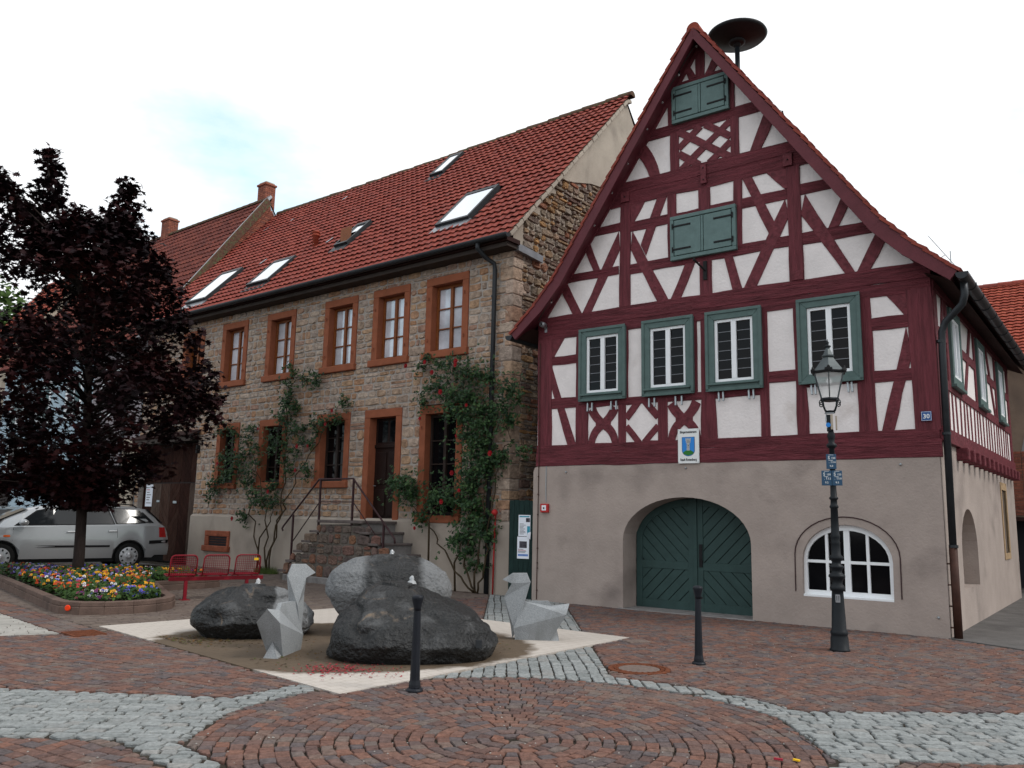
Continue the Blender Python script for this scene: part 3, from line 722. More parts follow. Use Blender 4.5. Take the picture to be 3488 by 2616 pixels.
def post(u0, u1, z0, z1, proud=0.013, top=None): 
    t0, t1 = top or (u0, u1)
    return beam([(u0,z0),(u1,z0),(t1,z1),(t0,z1)], 'timber_grain_z', proud)
def quad(*p, proud=0.010): return beam(list(p), 'timber', proud)
# horizontal timbers
hb(0.02, 7.36, 2.60, 2.86, 0.030); hb(0.03, 7.34, 2.85, 3.02, 0.022)
hb(0.03, 7.34, 5.15, 5.36, 0.020); hb(0.02, 7.35, 5.355, 5.62, 0.028)
hb(0.37, 0.97, 3.74, 3.945); hb(1.0, 4.70, 3.72, 3.86); hb(4.70, 5.32, 3.915, 4.105); hb(5.30, 6.40, 3.79, 3.90); hb(6.45, 7.03, 3.78, 3.97)
hb(0.37, 0.97, 4.625, 4.80); hb(6.45, 7.0, 4.615, 4.815)
hb(0.62, 1.9, 6.28, 6.45); hb(2.1, 5.2, 6.235, 6.43); hb(5.4, 6.75, 6.22, 6.43)
hb(1.2, 1.95, 7.145, 7.32); hb(2.1, 3.0, 7.09, 7.28); hb(3.0, 4.4, 7.16, 7.26); hb(4.36, 5.2, 7.08, 7.265); hb(5.4, 6.1, 7.10, 7.30)
hb(1.72, 5.68, 7.63, 7.90, 0.020); hb(1.88, 5.5, 7.885, 8.115, 0.028)
hb(2.5, 3.1, 8.835, 9.045); hb(3.05, 4.3, 8.84, 9.02); hb(4.25, 4.9, 8.82, 9.035)
hb(3.15, 4.2, 9.72, 9.85)
# posts of the window storey
post(0.05, 0.38, 3.0, 5.17, 0.018, (0.03, 0.37)); post(0.945, 1.23, 3.0, 5.17); post(1.89, 2.05, 3.0, 3.8); post(2.0, 2.105, 3.8, 5.17); post(2.41, 2.5, 3.8, 5.17)
post(2.715, 2.91, 3.0, 3.8); post(3.40, 3.50, 3.8, 5.17); post(3.55, 3.86, 3.0, 5.17, top=(3.57, 3.75)); post(4.63, 4.79, 3.0, 5.17)
post(5.24, 5.43, 3.0, 5.17, top=(5.23, 5.40)); post(6.20, 6.48, 3.0, 5.19, top=(6.22, 6.455)); post(7.01, 7.36, 3.0, 5.2, 0.018, (6.98, 7.34))
# braces of the window storey
quad((0.30,5.19),(0.67,5.17),(0.41,4.79),(0.33,4.79)); quad((0.36,4.62),(0.36,4.17),(0.76,2.99),(0.96,2.99))
quad((6.66,5.20),(7.0,5.20),(7.0,4.80),(6.95,4.80)); quad((6.96,4.63),(7.02,4.16),(6.71,3.0),(6.53,3.0))
# panels with carved crosses and a lozenge
def curved(pts_a, pts_b, proud=0.009):
    bi[0] += 1; MB().prism(pts_a+list(reversed(pts_b)), -(proud+bi[0]*0.00013), 0.05).build('carved_brace', 'timber', TH, bev=0.005)
def bez(a, b, c, n=8): return [((1-t)**2*a[0]+2*t*(1-t)*b[0]+t*t*c[0], (1-t)**2*a[1]+2*t*(1-t)*b[1]+t*t*c[1]) for t in [i/n for i in range(n+1)]]
for (x0, x1) in ((1.23, 1.89), (2.91, 3.55)):
    xm = (x0+x1)/2; zt, zb_, zm = 3.74, 3.01, 3.375; w_ = 0.125
    for s_ in (1, -1):
        X = lambda d: xm+s_*d
        hw = (x1-x0)/2
        curved(bez((X(-hw), zt-0.10), (X(-hw+0.04), zm+0.12), (X(-0.03), zm-0.08)) + bez((X(-0.03), zm-0.08), (X(hw-0.19), zm-0.16), (X(hw-0.14), zb_)),
               bez((X(-hw+0.16), zt), (X(-hw+0.19), zm+0.2), (X(0.10), zm+0.03)) + bez((X(0.10), zm+0.03), (X(hw-0.02), zm-0.1), (X(hw), zb_)))
        beam([(X(-0.165), zm-0.025),(X(-0.165), zm+0.035),(X(-0.06), zm+0.05),(X(-0.06), zm-0.05)], 'timber', 0.009, 'carved_nose', 0.0)
for (a, b, c, d) in (((2.05,3.61),(2.18,3.76),(2.40,3.74),(2.05,3.37)), ((2.35,3.74),(2.60,3.76),(2.72,3.60),(2.72,3.33)), ((2.05,3.40),(2.05,3.14),(2.15,3.0),(2.40,3.0)), ((2.36,3.0),(2.62,3.0),(2.72,3.10),(2.72,3.36))):
    pass
def strip(a, b, w, proud=0.010):
    dx = b[0]-a[0]; dz = b[1]-a[1]; L_ = math.hypot(dx, dz); nx = -dz/L_*w/2; nz_ = dx/L_*w/2
    return beam([(a[0]+nx,a[1]+nz_),(a[0]-nx,a[1]-nz_),(b[0]-nx,b[1]-nz_),(b[0]+nx,b[1]+nz_)], 'timber', proud)
strip((2.06,3.46),(2.32,3.77),0.13); strip((2.44,3.77),(2.72,3.45),0.13); strip((2.06,3.31),(2.33,2.99),0.12); strip((2.43,2.99),(2.72,3.29),0.12)
# gable, lower storey
post(1.915, 2.155, 5.60, 7.68, 0.018, (1.95, 2.17))
quad((1.90,7.14),(1.93,6.77),(1.28,5.6),(1.07,5.6)); quad((1.14,6.87),(1.25,7.03),(1.48,6.44),(1.33,6.44)); quad((0.60,6.07),(0.71,6.29),(1.07,5.6),(0.86,5.6))
quad((2.16,7.66),(2.50,7.67),(2.24,7.27),(2.16,7.27)); quad((2.74,7.66),(2.94,7.64),(2.49,6.55),(2.38,6.78)); quad((2.20,7.10),(2.17,6.72),(2.73,5.6),(2.96,5.6))
post(2.955, 3.13, 6.40, 7.66, top=(2.945, 3.13)); post(3.57, 3.80, 7.2, 7.66); post(4.24, 4.385, 6.40, 7.66, top=(4.25, 4.41))
quad((3.29,6.25),(3.49,6.25),(3.19,5.6),(2.98,5.6)); post(3.575, 3.81, 5.60, 6.26); quad((4.04,6.26),(4.20,6.26),(4.37,5.6),(4.19,5.6))
quad((5.16,7.09),(5.22,6.77),(4.61,5.6),(4.38,5.6)); quad((4.41,7.64),(4.58,7.65),(4.97,6.71),(4.87,6.51)); quad((4.84,7.65),(5.21,7.65),(5.21,7.27),(5.16,7.27))
post(5.195, 5.44, 5.60, 7.65, 0.018, (5.20, 5.43)); MB().box(5.24, 5.43, -0.05, 0, 5.615, 5.78).build('post_foot', 'timber', TH, bev=0.006)
quad((5.50,7.11),(5.42,6.75),(6.10,5.6),(6.26,5.6)); quad((6.11,6.97),(6.22,6.80),(6.03,6.43),(5.86,6.43)); quad((6.60,6.22),(6.73,6.05),(6.48,5.61),(6.28,5.61))
# gable, middle storey
curved(bez((2.30,8.62),(2.48,8.42),(2.58,8.1)), bez((2.48,8.82),(2.72,8.5),(2.80,8.1)))
post(3.02, 3.20, 8.1, 8.86); post(4.21, 4.375, 8.09, 8.86); quad((4.87,8.83),(5.0,8.56),(4.76,8.1),(4.56,8.1))
for a, b in (((3.19,8.52),(3.64,8.85)), ((3.24,8.09),(4.22,8.80)), ((3.79,8.09),(4.22,8.40))): strip(a, b, 0.135, 0.009)
for a, b in (((3.73,8.86),(4.22,8.49)), ((3.19,8.86),(4.22,8.09)), ((3.19,8.42),(3.60,8.10))): strip(a, b, 0.135, 0.012)
post(2.98, 3.09, 9.03, 9.78); post(4.22, 4.31, 9.02, 9.75)
# gable top
post(3.56, 3.735, 9.84, 10.42); quad((3.36,10.02),(3.43,10.15),(3.58,9.86),(3.42,9.84)); quad((3.90,10.15),(4.0,9.98),(3.90,9.83),(3.74,9.85))
# gable rafters (edge timbers under the verge)
for s_ in (1, -1):
    X = lambda u: u if s_ == 1 else 7.36-u
    beam([(X(0.24),5.62),(X(0.06),5.62),(X(0.62),6.28),(X(0.74),6.28)], 'timber', 0.022, 'rafter', 0.004)
    beam([(X(0.74),6.27),(X(0.60),6.27),(X(3.66),10.52),(X(3.68),10.42)], 'timber', 0.022, 'rafter', 0.004)
# iron ties
for (a, b, c, d) in ((1.97,2.15,7.70,7.91),(3.64,3.75,7.70,8.07),(5.16,5.32,7.66,7.88)):
    p_ = MB().box(a, b, -0.062, -0.02, c, d).build('tie_plate', 'timber', TH, bev=0.004)
    for zz in ((c+d)/2,) if d-c < 0.3 else (c+0.07, d-0.07): MB().ball(((a+b)/2, -0.066, zz), 0.014, 8, 5).build('bolt', 'iron', p_)
p_ = MB().box(3.655, 3.725, -0.045, 0.0, 5.88, 6.23).build('banner_bracket', 'iron', TH, bev=0.004)
MB().tube([(3.69,-0.045,6.05),(3.60,-0.30,6.20)], 0.018).build('bracket_arm', 'iron', p_); MB().ball((3.60,-0.30,6.20),0.028,8,6).build('bracket_knob', 'iron', p_)

# windows of the framed storey
def th_window(u0, u1, z0, z1, sill):
    fw = 0.15; f = MB()
    f.prism([(u0,z1),(u1,z1),(u1-fw,z1-fw),(u0+fw,z1-fw)], -0.085, 0.0); f.prism([(u0,z0),(u1,z0),(u1-fw,z0+fw),(u0+fw,z0+fw)], -0.086, 0.0)
    f.prism([(u0,z0),(u0+fw,z0+fw),(u0+fw,z1-fw),(u0,z1)], -0.0855, 0.0); f.prism([(u1,z0),(u1-fw,z0+fw),(u1-fw,z1-fw),(u1,z1)], -0.0845, 0.0)
    w = f.build('window', 'frame_paint', TH, bev=0.008)
    e = MB()
    for (a, b, c, d) in ((u0-0.012,u1+0.012,z1-0.045,z1+0.012),(u0-0.012,u0+0.045,z0,z1-0.045),(u1-0.045,u1+0.012,z0,z1-0.045),(u0-0.012,u1+0.012,z0-0.012,z0+0.04)): e.box(a, b, -0.105, -0.08, c, d)
    e.build('frame_moulding', 'frame_paint', w, bev=0.006)
    a, b, c, d = u0+fw, u1-fw, z0+fw, z1-fw
    s = MB(); s.box(a, a+0.05, -0.05, -0.006, c, d); s.box(b-0.05, b, -0.05, -0.006, c, d); s.box(a+0.05, b-0.05, -0.0505, -0.006, c, c+0.05); s.box(a+0.05, b-0.05, -0.0505, -0.006, d-0.05, d)
    xm = (a+b)/2; s.box(xm-0.045, xm+0.045, -0.054, -0.006, c+0.05, d-0.05); s.build('sash', 'sash_white', w, bev=0.004)
    for x0, x1 in ((a+0.05, xm-0.045), (xm+0.045, b-0.05)):
        zz0, zz1 = c+0.05, d-0.05; n = 6
        for i in range(n):
            za = zz0+(zz1-zz0)*i/n; zb2 = zz0+(zz1-zz0)*(i+1)/n; tl = q.uniform(-0.0025, 0.0025)
            MB().add([(x0,-0.014+tl,za),(x1,-0.014-tl,za),(x1,-0.014-tl,zb2),(x0,-0.014+tl,zb2)], [(0,1,2,3)]) if False else None
            pm = MB(); pm.add([(x0,-0.014+tl,za),(x1,-0.014-tl,za),(x1,-0.013-tl,zb2),(x0,-0.013+tl,zb2),(x0,-0.006,za),(x1,-0.006,za),(x1,-0.006,zb2),(x0,-0.006,zb2)], [(0,1,2,3),(4,7,6,5)])
            pm.build('pane', 'glass_dark', w)
            if i: MB().box(x0, x1, -0.024, -0.012, za-0.005, za+0.005).build('glazing_bar', 'lead_bar', w)
    if sill:
        MB().prism([(-0.11,z0+0.10),(-0.11,z0+0.125),(-0.02,z0+0.15),(-0.02,z0+0.10)], 0, 1)
        sm = MB(); sm.add([(x,y,z) for x in (u0+0.03,u1-0.05) for (y,z) in ((-0.135,z0+0.095),(-0.135,z0+0.12),(-0.03,z0+0.15),(-0.03,z0+0.095))], [(0,1,2,3),(7,6,5,4),(0,4,5,1),(1,5,6,2),(2,6,7,3),(3,7,4,0)])
        sm.build('sill', 'frame_paint', w, bev=0.004)
    return w
for (a, b, s_) in ((1.06,2.07,1),(2.44,3.45,1),(3.70,4.70,1),(5.32,6.31,0)): th_window(a, b, 3.84, 5.25, s_)
# shutters
def shutter(u0, u1, z0, z1):
    f = MB()
    for (a, b, c, d) in ((u0,u1,z1-0.07,z1),(u0,u1,z0,z0+0.07),(u0,u0+0.07,z0+0.07,z1-0.07),(u1-0.07,u1,z0+0.07,z1-0.07)): f.box(a, b, -0.09, 0, c, d)
    f.box(u0+0.07, u1-0.07, -0.05, 0, z0+0.07, z1-0.07)
    s = f.build('shutter', 'shutter_paint', TH, bev=0.008)
    xm = (u0+u1)/2
    for (a, b, sg) in ((u0+0.085, xm-0.03, 1), (xm+0.03, u1-0.085, -1)):
        MB().box(a, b, -0.088, -0.05, z0+0.085, z1-0.085).build('shutter_leaf', 'shutter_paint', s, bev=0.006)
        for zz in (z0+0.2, z1-0.2):
            x0, x1 = (a-0.03, a+0.33) if sg == 1 else (b-0.33, b+0.03)
            MB().box(x0, x1, -0.099, -0.086, zz-0.018, zz+0.018).build('strap_hinge', 'iron', s, bev=0.006)
            hx = x0 if sg == 1 else x1; MB().tube([(hx,-0.1,zz-0.05),(hx,-0.1,zz+0.05)], 0.013, 6).build('hinge_pin', 'iron', s)
    MB().box(xm-0.02, xm+0.02, -0.095, -0.05, z0+0.085, z1-0.085).build('cover_strip', 'shutter_paint', s, bev=0.004)
shutter(3.09, 4.22, 9.01, 9.75); shutter(3.03, 4.30, 6.33, 7.175)
# arched gate
yd = 0.50
def arch_at(u, inset):
    k_ = (u-3.20)/(1.21-inset)
    return 1.22+(0.78-inset)*math.sqrt(max(0, 1-k_*k_))
gp = [(1.99,-0.05)]+list(reversed(arc(3.20,1.22,1.21,0.78,0,180,22)))+[(4.41,-0.05)]
G = MB().prism(gp, yd, yd+0.06).build('gate', 'gate_paint', TH, label='dark green arched double gate with diagonal boards')
def gl(name, pts, y0, y1, m='gate_paint', bev=0.004): return MB().prism(pts, y0, y1).build(name, m, G, bev=bev)
for (a, b) in ((2.0, 3.19), (3.21, 4.40)):
    L_ = a < 3
    i0, i1 = (a+0.13, b-0.13)
    gl('gate_stile', [(a+0.004,-0.04),(i0,-0.04),(i0,arch_at(i0,0.0)-0.004),(a+0.01,arch_at(a+0.01,0)-0.004)], yd-0.035, yd)
    gl('gate_stile', [(i1,-0.04),(b,-0.04),(b,arch_at(b,0)-0.004),(i1,arch_at(i1,0)-0.004)], yd-0.035, yd)
    gl('gate_rail', [(i0,-0.04),(i1,-0.04),(i1,0.16),(i0,0.16)], yd-0.034, yd); gl('gate_rail', [(i0,0.72),(i1,0.72),(i1,0.86),(i0,0.86)], yd-0.034, yd)
    xs = [i0+(i1-i0)*k_/10 for k_ in range(11)]
    gl('gate_arch_rail', [(x, arch_at(x, 0.13)) for x in xs]+[(x, arch_at(x, 0.0)-0.004) for x in reversed(xs)], yd-0.033, yd)
    low = [(i0,0.16),(i1,0.16),(i1,0.72),(i0,0.72)]; up = [(i0,0.86),(i1,0.86)]+[(x, arch_at(x, 0.13)) for x in reversed(xs)]
    for (pan, sg) in ((low, 1 if L_ else -1), (up, -1 if L_ else 1)):
        cx_ = (i0+i1)/2; cz_ = 0.44 if pan is low else 1.2; wd = 0.155
        for k_ in range(-9, 10):
            o_ = k_*wd; dx, dz = (0.707*sg, 0.707); nx_, nz_ = (-dz*1.0, dx) 
            base = (cx_+nx_*o_, cz_+nz_*o_); g2 = wd/2-0.007
            st = [(base[0]-dx*2-nx_*g2, base[1]-dz*2-nz_*g2),(base[0]+dx*2-nx_*g2, base[1]+dz*2-nz_*g2),(base[0]+dx*2+nx_*g2, base[1]+dz*2+nz_*g2),(base[0]-dx*2+nx_*g2, base[1]-dz*2+nz_*g2)]
            pc = clip(st, pan)
            if len(pc) < 3: continue
            ar = abs(sum(pc[i][0]*pc[(i+1)%len(pc)][1]-pc[(i+1)%len(pc)][0]*pc[i][1] for i in range(len(pc))))/2
            if ar > 0.003: gl('gate_board', pc, yd-0.020-0.0002*(k_ % 3), yd, bev=0.003)
    gl('gate_backing', up, yd-0.003, yd-0.001, 'gate_groove', 0); gl('gate_backing', low, yd-0.003, yd-0.001, 'gate_groove', 0)
MB().box(3.165, 3.235, yd-0.06, yd-0.035, -0.03, 1.99).build('meeting_strip', 'gate_paint', G, bev=0.006)
MB().box(3.27, 3.33, yd-0.055, yd-0.03, 0.78, 1.18).build('lock_plate', 'iron', G, bev=0.006)
MB().tube([(3.30,yd-0.05,0.90),(3.30,yd-0.11,0.90),(3.37,yd-0.11,0.885)], 0.011).build('handle', 'iron', G)
MB().box(1.92, 4.46, -0.10, 0.62, -0.2, 0.012).build('threshold', 'step_riser', TH, bev=0.01)
# segmental window of the ground floor
ww = [(5.24,0.47),(6.59,0.47),(6.60,1.02)] + arc(5.925,1.02,0.675,0.56,0,180,16)[1:-1] + [(5.25,1.02)]
wi = [(5.30,0.55),(6.53,0.55),(6.53,1.03)] + arc(5.915,1.03,0.615,0.46,0,180,16)[1:-1] + [(5.30,1.03)]
f = MB(); holed(f, ww, [wi], 0.06, 0.15); W5 = f.build('window', 'sash_white', TH, label='white segmental arched window')
def wtop(u): 
    k_ = (u-5.915)/0.615; return 1.03+0.46*math.sqrt(max(0, 1-k_*k_))
bars = [5.30+1.23*k_/4 for k_ in (1,2,3)]
for i, u in enumerate(bars):
    h_ = 0.045 if i == 1 else 0.022
    MB().box(u-h_, u+h_, 0.07, 0.13, 0.55, wtop(u)+0.005).build('mullion', 'sash_white', W5, bev=0.003)
MB().box(5.30, 6.53, 0.072, 0.13, 0.975, 1.02).build('transom', 'sash_white', W5, bev=0.003)
us = [5.30]+bars+[6.53]
for i in range(4):
    x0, x1 = us[i], us[i+1]
    pm = MB(); pm.add([(x0,0.11,0.55),(x1,0.11,0.55),(x1,0.11,0.99),(x0,0.11,0.99)], [(0,1,2,3)]); pm.build('pane', 'glass_dark', W5)
    xs = [x0+(x1-x0)*k_/6 for k_ in range(7)]
    pm = MB(); pm.prism([(x0,0.99),(x1,0.99)]+[(x, max(1.0, wtop(x))+0.01) for x in reversed(xs)], 0.11, 0.12); pm.build('pane', 'glass_dark', W5)
MB().prism([(5.25,0.45),(6.59,0.45),(6.59,0.485),(5.25,0.485)], -0.022, 0.07).build('sill', 'sash_white', W5, bev=0.005)
hd = [(5.13,0.52),(5.135,1.12)]+list(reversed(arc(5.92,1.10,0.785,0.60,0,180,18)))+[(6.705,1.10),(6.70,0.50)]
MB().tube([(p[0],-0.028,p[1]) for p in hd], 0.009, 6).build('drip_wire', 'rail_paint', TH)
# small wall anchors
for (u, z) in ((0.74,2.48),(3.26,2.51),(6.78,2.50),(7.18,0.28)):
    MB().ball((u,-0.03,z),0.02,8,6).build('wall_anchor', 'galv', TH)

# ---- right side wall framing (x = 7.33 .. )
def sbeam(w0, w1, z0, z1, proud=0.014, name='beam'):
    bi[0] += 1; pr = proud+bi[0]*0.0001
    return MB().box(7.30, 7.33+pr, w0, w1, z0, z1).build(name, 'timber', TH, bev=0.006)
def sslant(wa0, wa1, za, wb0, wb1, zb2, proud=0.010):
    bi[0] += 1; pr = 7.33+proud+bi[0]*0.0001; m_ = MB()
    m_.prism([(wa0,za),(wa1,za),(wb1,zb2),(wb0,zb2)], 0, 1); m_.v = [(7.30 if v_[1] == 0 else pr, v_[0], v_[2]) for v_ in m_.v]
    m_.build('beam', 'timber', TH, bev=0.005)
sbeam(0.03, 8.95, 2.85, 3.07, 0.05); sbeam(0.03, 8.95, 3.72, 3.88, 0.016); sbeam(0.03, 8.95, 5.2, 5.42, 0.03); sbeam(0.03, 0.30, 3.07, 5.2, 0.02); sbeam(8.7, 8.95, 3.07, 5.2, 0.02)
w_ = 0.5; i = 0
while w_ < 8.6:
    d_ = 0.06*math.sin(i*1.7); sslant(w_, w_+0.11, 3.06, w_+d_, w_+0.11+d_, 3.73, 0.002); w_ += 0.37; i += 1
for (a, b) in ((1.0,1.16),(2.24,2.4),(3.84,4.0),(5.02,5.18),(6.64,6.8),(7.82,7.98)): sbeam(a, b, 3.87, 5.21, 0.013)
for (a, b) in ((0.3,1.0),(2.4,3.84),(5.18,6.64),(7.98,8.7)): sbeam(a, b, 4.5, 4.66, 0.012)
sslant(2.55,2.75,3.87,3.45,3.65,5.21); sslant(6.35,6.55,3.87,5.45,5.65,5.21); sslant(0.35,0.5,3.87,0.8,0.95,5.21)
for k_ in range(13):
    w_ = 1.45+k_*0.58; MB().box(7.30, 7.50, w_, w_+0.17, 2.64, 2.85).build('corbel', 'timber', TH, bev=0.02)
for a in (1.18, 4.02, 6.82):
    b = a+0.98; f = MB()
    for (p0, p1, c, d) in ((a,b,5.0,5.14),(a,b,3.85,3.99),(a,a+0.13,3.99,5.0),(b-0.13,b,3.99,5.0)): f.box(7.33, 7.40, p0, p1, c, d)
    W_ = f.build('window', 'frame_paint', TH, bev=0.008)
    s = MB()
    for (p0, p1, c, d) in ((a+0.13,b-0.13,4.95,5.0),(a+0.13,b-0.13,3.99,4.04),(a+0.13,a+0.18,4.04,4.95),(b-0.18,b-0.13,4.04,4.95),(a+0.46,a+0.52,4.04,4.95)): s.box(7.335, 7.385, p0, p1, c, d)
    s.build('sash', 'sash_white', W_); 
    for (p0, p1) in ((a+0.18,a+0.46),(a+0.52,b-0.18)):
        pm = MB(); pm.add([(7.35,p0,4.04),(7.35,p1,4.04),(7.35,p1,4.95),(7.35,p0,4.95)], [(0,1,2,3)]); pm.build('pane', 'glass_painted_sky', W_)
    MB().box(7.34, 7.44, a-0.02, b+0.02, 3.81, 3.86).build('sill', 'frame_paint', W_, bev=0.005)
s = MB()
for (p0, p1, c, d) in ((6.50,7.42,2.36,2.52),(6.50,7.42,0.92,1.05),(6.50,6.62,1.05,2.36),(7.3,7.42,1.05,2.36)): s.box(7.28, 7.34, p0, p1, c, d)
S_ = s.build('slit_window', 'tan_stone', TH, bev=0.006)
pm = MB(); pm.add([(7.12,6.6,1.04),(7.12,7.32,1.04),(7.12,7.32,2.38),(7.12,6.6,2.38)], [(0,1,2,3)]); pm.build('pane', 'glass_dark', S_)

# ---- roof
YF, YB = -0.36, 9.35
half = [(3.68,10.60),(0.66,6.26),(0.22,5.78),(-0.36,5.25)]
R_ = MB(); th_ = 0.07
for s_ in (1, -1):
    X = lambda u: u if s_ == 1 else 7.36-u
    for (p0, p1) in zip(half[:-1], half[1:]):
        dx = p1[0]-p0[0]; dz = p1[1]-p0[1]; L_ = math.hypot(dx, dz); nx_ = dz/L_*th_; nz_ = -dx/L_*th_
        a = (X(p0[0]),p0[1]); b = (X(p1[0]),p1[1]); c = (X(p1[0]+nx_), p1[1]+nz_); d = (X(p0[0]+nx_), p0[1]+nz_)
        R_.prism([a,b,c,d], YF+0.03, YB)
ROOF = R_.build('roof', 'roof_board', TH)
for s_ in (1, -1):
    X = lambda u: u if s_ == 1 else 7.36-u
    segs = list(zip(half[:-1], half[1:]))
    for si, (p0, p1) in enumerate(segs):                # laid from the eave side up
        lo = Vector((X(p1[0]), YF, p1[1])); hi = Vector((X(p0[0]), YF, p0[1])); B_ = (hi-lo); L_ = B_.length; B_.normalize()
        A_ = Vector((0,1,0)); Nn = B_.cross(A_) if s_ == -1 else A_.cross(B_)
        if Nn.z < 0: Nn = -Nn
        rows = max(1, round(L_/0.20)); ex = L_/rows; cols = int((YB-YF)/0.19)
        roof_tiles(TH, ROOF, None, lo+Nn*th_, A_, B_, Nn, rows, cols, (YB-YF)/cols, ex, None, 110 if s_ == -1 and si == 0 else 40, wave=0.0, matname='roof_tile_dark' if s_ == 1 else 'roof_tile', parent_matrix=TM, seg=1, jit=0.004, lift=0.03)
for s_ in (1, -1):
    X = lambda u: u if s_ == 1 else 7.36-u
    for (p0, p1) in zip(half[:-1], half[1:]):
        lo = Vector((X(p1[0]),0,p1[1])); hi = Vector((X(p0[0]),0,p0[1])); B_ = hi-lo; L_ = B_.length; B_.normalize(); Nn = Vector((-B_.z,0,B_.x))
        if Nn.z < 0: Nn = -Nn
        rows = max(1, round(L_/0.20)); ex = L_/rows
        for k_ in range(rows):
            a = lo+B_*(k_*ex-0.03)+Nn*(0.115+q.uniform(-0.006,0.006)); b = lo+B_*((k_+1)*ex)+Nn*(0.088+q.uniform(-0.006,0.006)); yq = YF-0.035-q.uniform(0,0.015)
            m_ = MB(); m_.add([a+Vector((0,yq,0)),b+Vector((0,yq,0)),b-Nn*0.045+Vector((0,yq,0)),a-Nn*0.05+Vector((0,yq,0)),a+Vector((0,yq+0.2,0)),b+Vector((0,yq+0.2,0)),b-Nn*0.045+Vector((0,yq+0.2,0)),a-Nn*0.05+Vector((0,yq+0.2,0))], [(0,1,2,3),(7,6,5,4),(0,4,5,1),(1,5,6,2),(2,6,7,3),(3,7,4,0)], q.random())
            m_.build('verge_tile', 'roof_tile', ROOF)
for k_ in range(26):
    y0 = YF-0.02+k_*0.375; rt = MB()
    pr = [(0.13*math.cos(rad(a)), 0.13*math.sin(rad(a))) for a in range(-20, 201, 20)]
    rt.add([(3.68+p[0], y0, 10.62+p[1]) for p in pr]+[(3.68+p[0]*0.88, y0+0.41, 10.61+p[1]*0.88) for p in pr], [(i, i+1, 13+i-1, 12+i-1) if False else (i, i+1, i+len(pr)+1, i+len(pr)) for i in range(len(pr)-1)]+[tuple(range(len(pr)))], q.random())
    rt.build('ridge_tile', 'roof_tile_orange' if k_ == 0 else 'roof_tile', ROOF, smooth=False)
# barge boards, soffit boards
for s_ in (1, -1):
    X = lambda u: u if s_ == 1 else 7.36-u
    pts_o = [(3.68,10.66),(0.60,6.27),(0.17,5.83),(-0.40,5.29)]; pts_i = [(3.68,10.42),(0.78,6.15),(0.33,5.67),(-0.30,5.17)]
    for k_ in range(3):
        MB().prism([(X(pts_o[k_][0]),pts_o[k_][1]),(X(pts_o[k_+1][0]),pts_o[k_+1][1]),(X(pts_i[k_+1][0]),pts_i[k_+1][1]),(X(pts_i[k_][0]),pts_i[k_][1])], YF-0.02-0.001*k_-0.0005*(s_+1), YF+0.045).build('barge_board', 'barge_paint', ROOF, bev=0.004 if k_ == 0 else 0)
    po = [(3.66,10.50),(0.66,6.20),(0.22,5.72),(-0.32,5.21)]
    for k_ in range(3):
        a = po[k_]; b = po[k_+1]
        sm = MB(); sm.add([(X(a[0]),YF+0.04,a[1]),(X(b[0]),YF+0.04,b[1]),(X(b[0]),0.02,b[1]),(X(a[0]),0.02,a[1])], [(0,1,2,3)]); sm.build('soffit', 'barge_paint', ROOF)
    sm = MB(); sm.add([(X(-0.30),YF+0.05,5.20),(X(0.06),YF+0.05,5.36),(X(0.06),YB,5.36),(X(-0.30),YB,5.20)], [(0,1,2,3)]); sm.build('eave_board', 'roof_board', ROOF)
# gutters
for s_ in (1, -1):
    X = lambda u: u if s_ == 1 else 7.36-u
    gm = MB(); pr = [(0.085*math.cos(rad(a)), 0.085*math.sin(rad(a))) for a in range(170, 371, 20)]
    n = len(pr); cxg = X(-0.46)
    pr2 = [(p[0]*0.93, p[1]*0.93) for p in pr]
    for (a, b, s2) in ((YF-0.03, YB, 1),):
        gm.add([(cxg+p[0], a, 5.25+p[1]) for p in pr]+[(cxg+p[0], b, 5.25+p[1]) for p in pr], [(i, i+1, n+i+1, n+i) for i in range(n-1)]+[tuple(range(n)), tuple(range(2*n-1, n-1, -1))])
    GT = gm.build('gutter', 'zinc', ROOF)
    if s_ == -1:
        for k_ in range(12): MB().tube([(cxg+0.09*math.cos(rad(a)), 0.35+k_*0.75, 5.25+0.09*math.sin(rad(a))) for a in range(170, 371, 25)], 0.008, 5).build('gutter_bracket', 'zinc', ROOF)
MB().tube([(7.80,-0.1,5.20),(7.80,-0.1,4.98),(7.76,-0.07,4.86),(7.62,0.0,4.74),(7.50,0.04,4.64),(7.44,0.06,4.50),(7.43,0.06,4.2),(7.41,0.06,1.28)], 0.052, 14).build('downpipe', 'zinc', TH, smooth=True)
MB().tube([(7.41,0.06,1.30),(7.41,0.06,0.0)], 0.058, 14).build('downpipe', 'rust_pipe', TH, smooth=True, label='rust-brown cast iron foot of the downpipe')
for z in (4.35, 2.95, 1.30): MB().tube([(7.418,0.06,z-0.02),(7.418,0.06,z+0.02)], 0.064, 14).build('pipe_clamp', 'zinc', TH)
for z in (1.05, 0.75, 0.45, 0.15): MB().tube([(7.30,0.02,z),(7.40,0.05,z)], 0.012, 6).build('pipe_clamp', 'rust_pipe', TH)
# flower box hooks under the windows
for u in (1.24,1.34,1.76,1.87,2.56,2.67,3.09,3.21,3.91,3.99,4.45,4.53,5.50,5.56,6.07,6.13):
    z = 3.70 if u < 3.8 else 3.72
    MB().bar((u,-0.05,z+0.10),(u+0.02,-0.09,z-0.07),0.028,0.03,(0,1,0)).build('box_hook', 'galv', TH, bev=0.003)
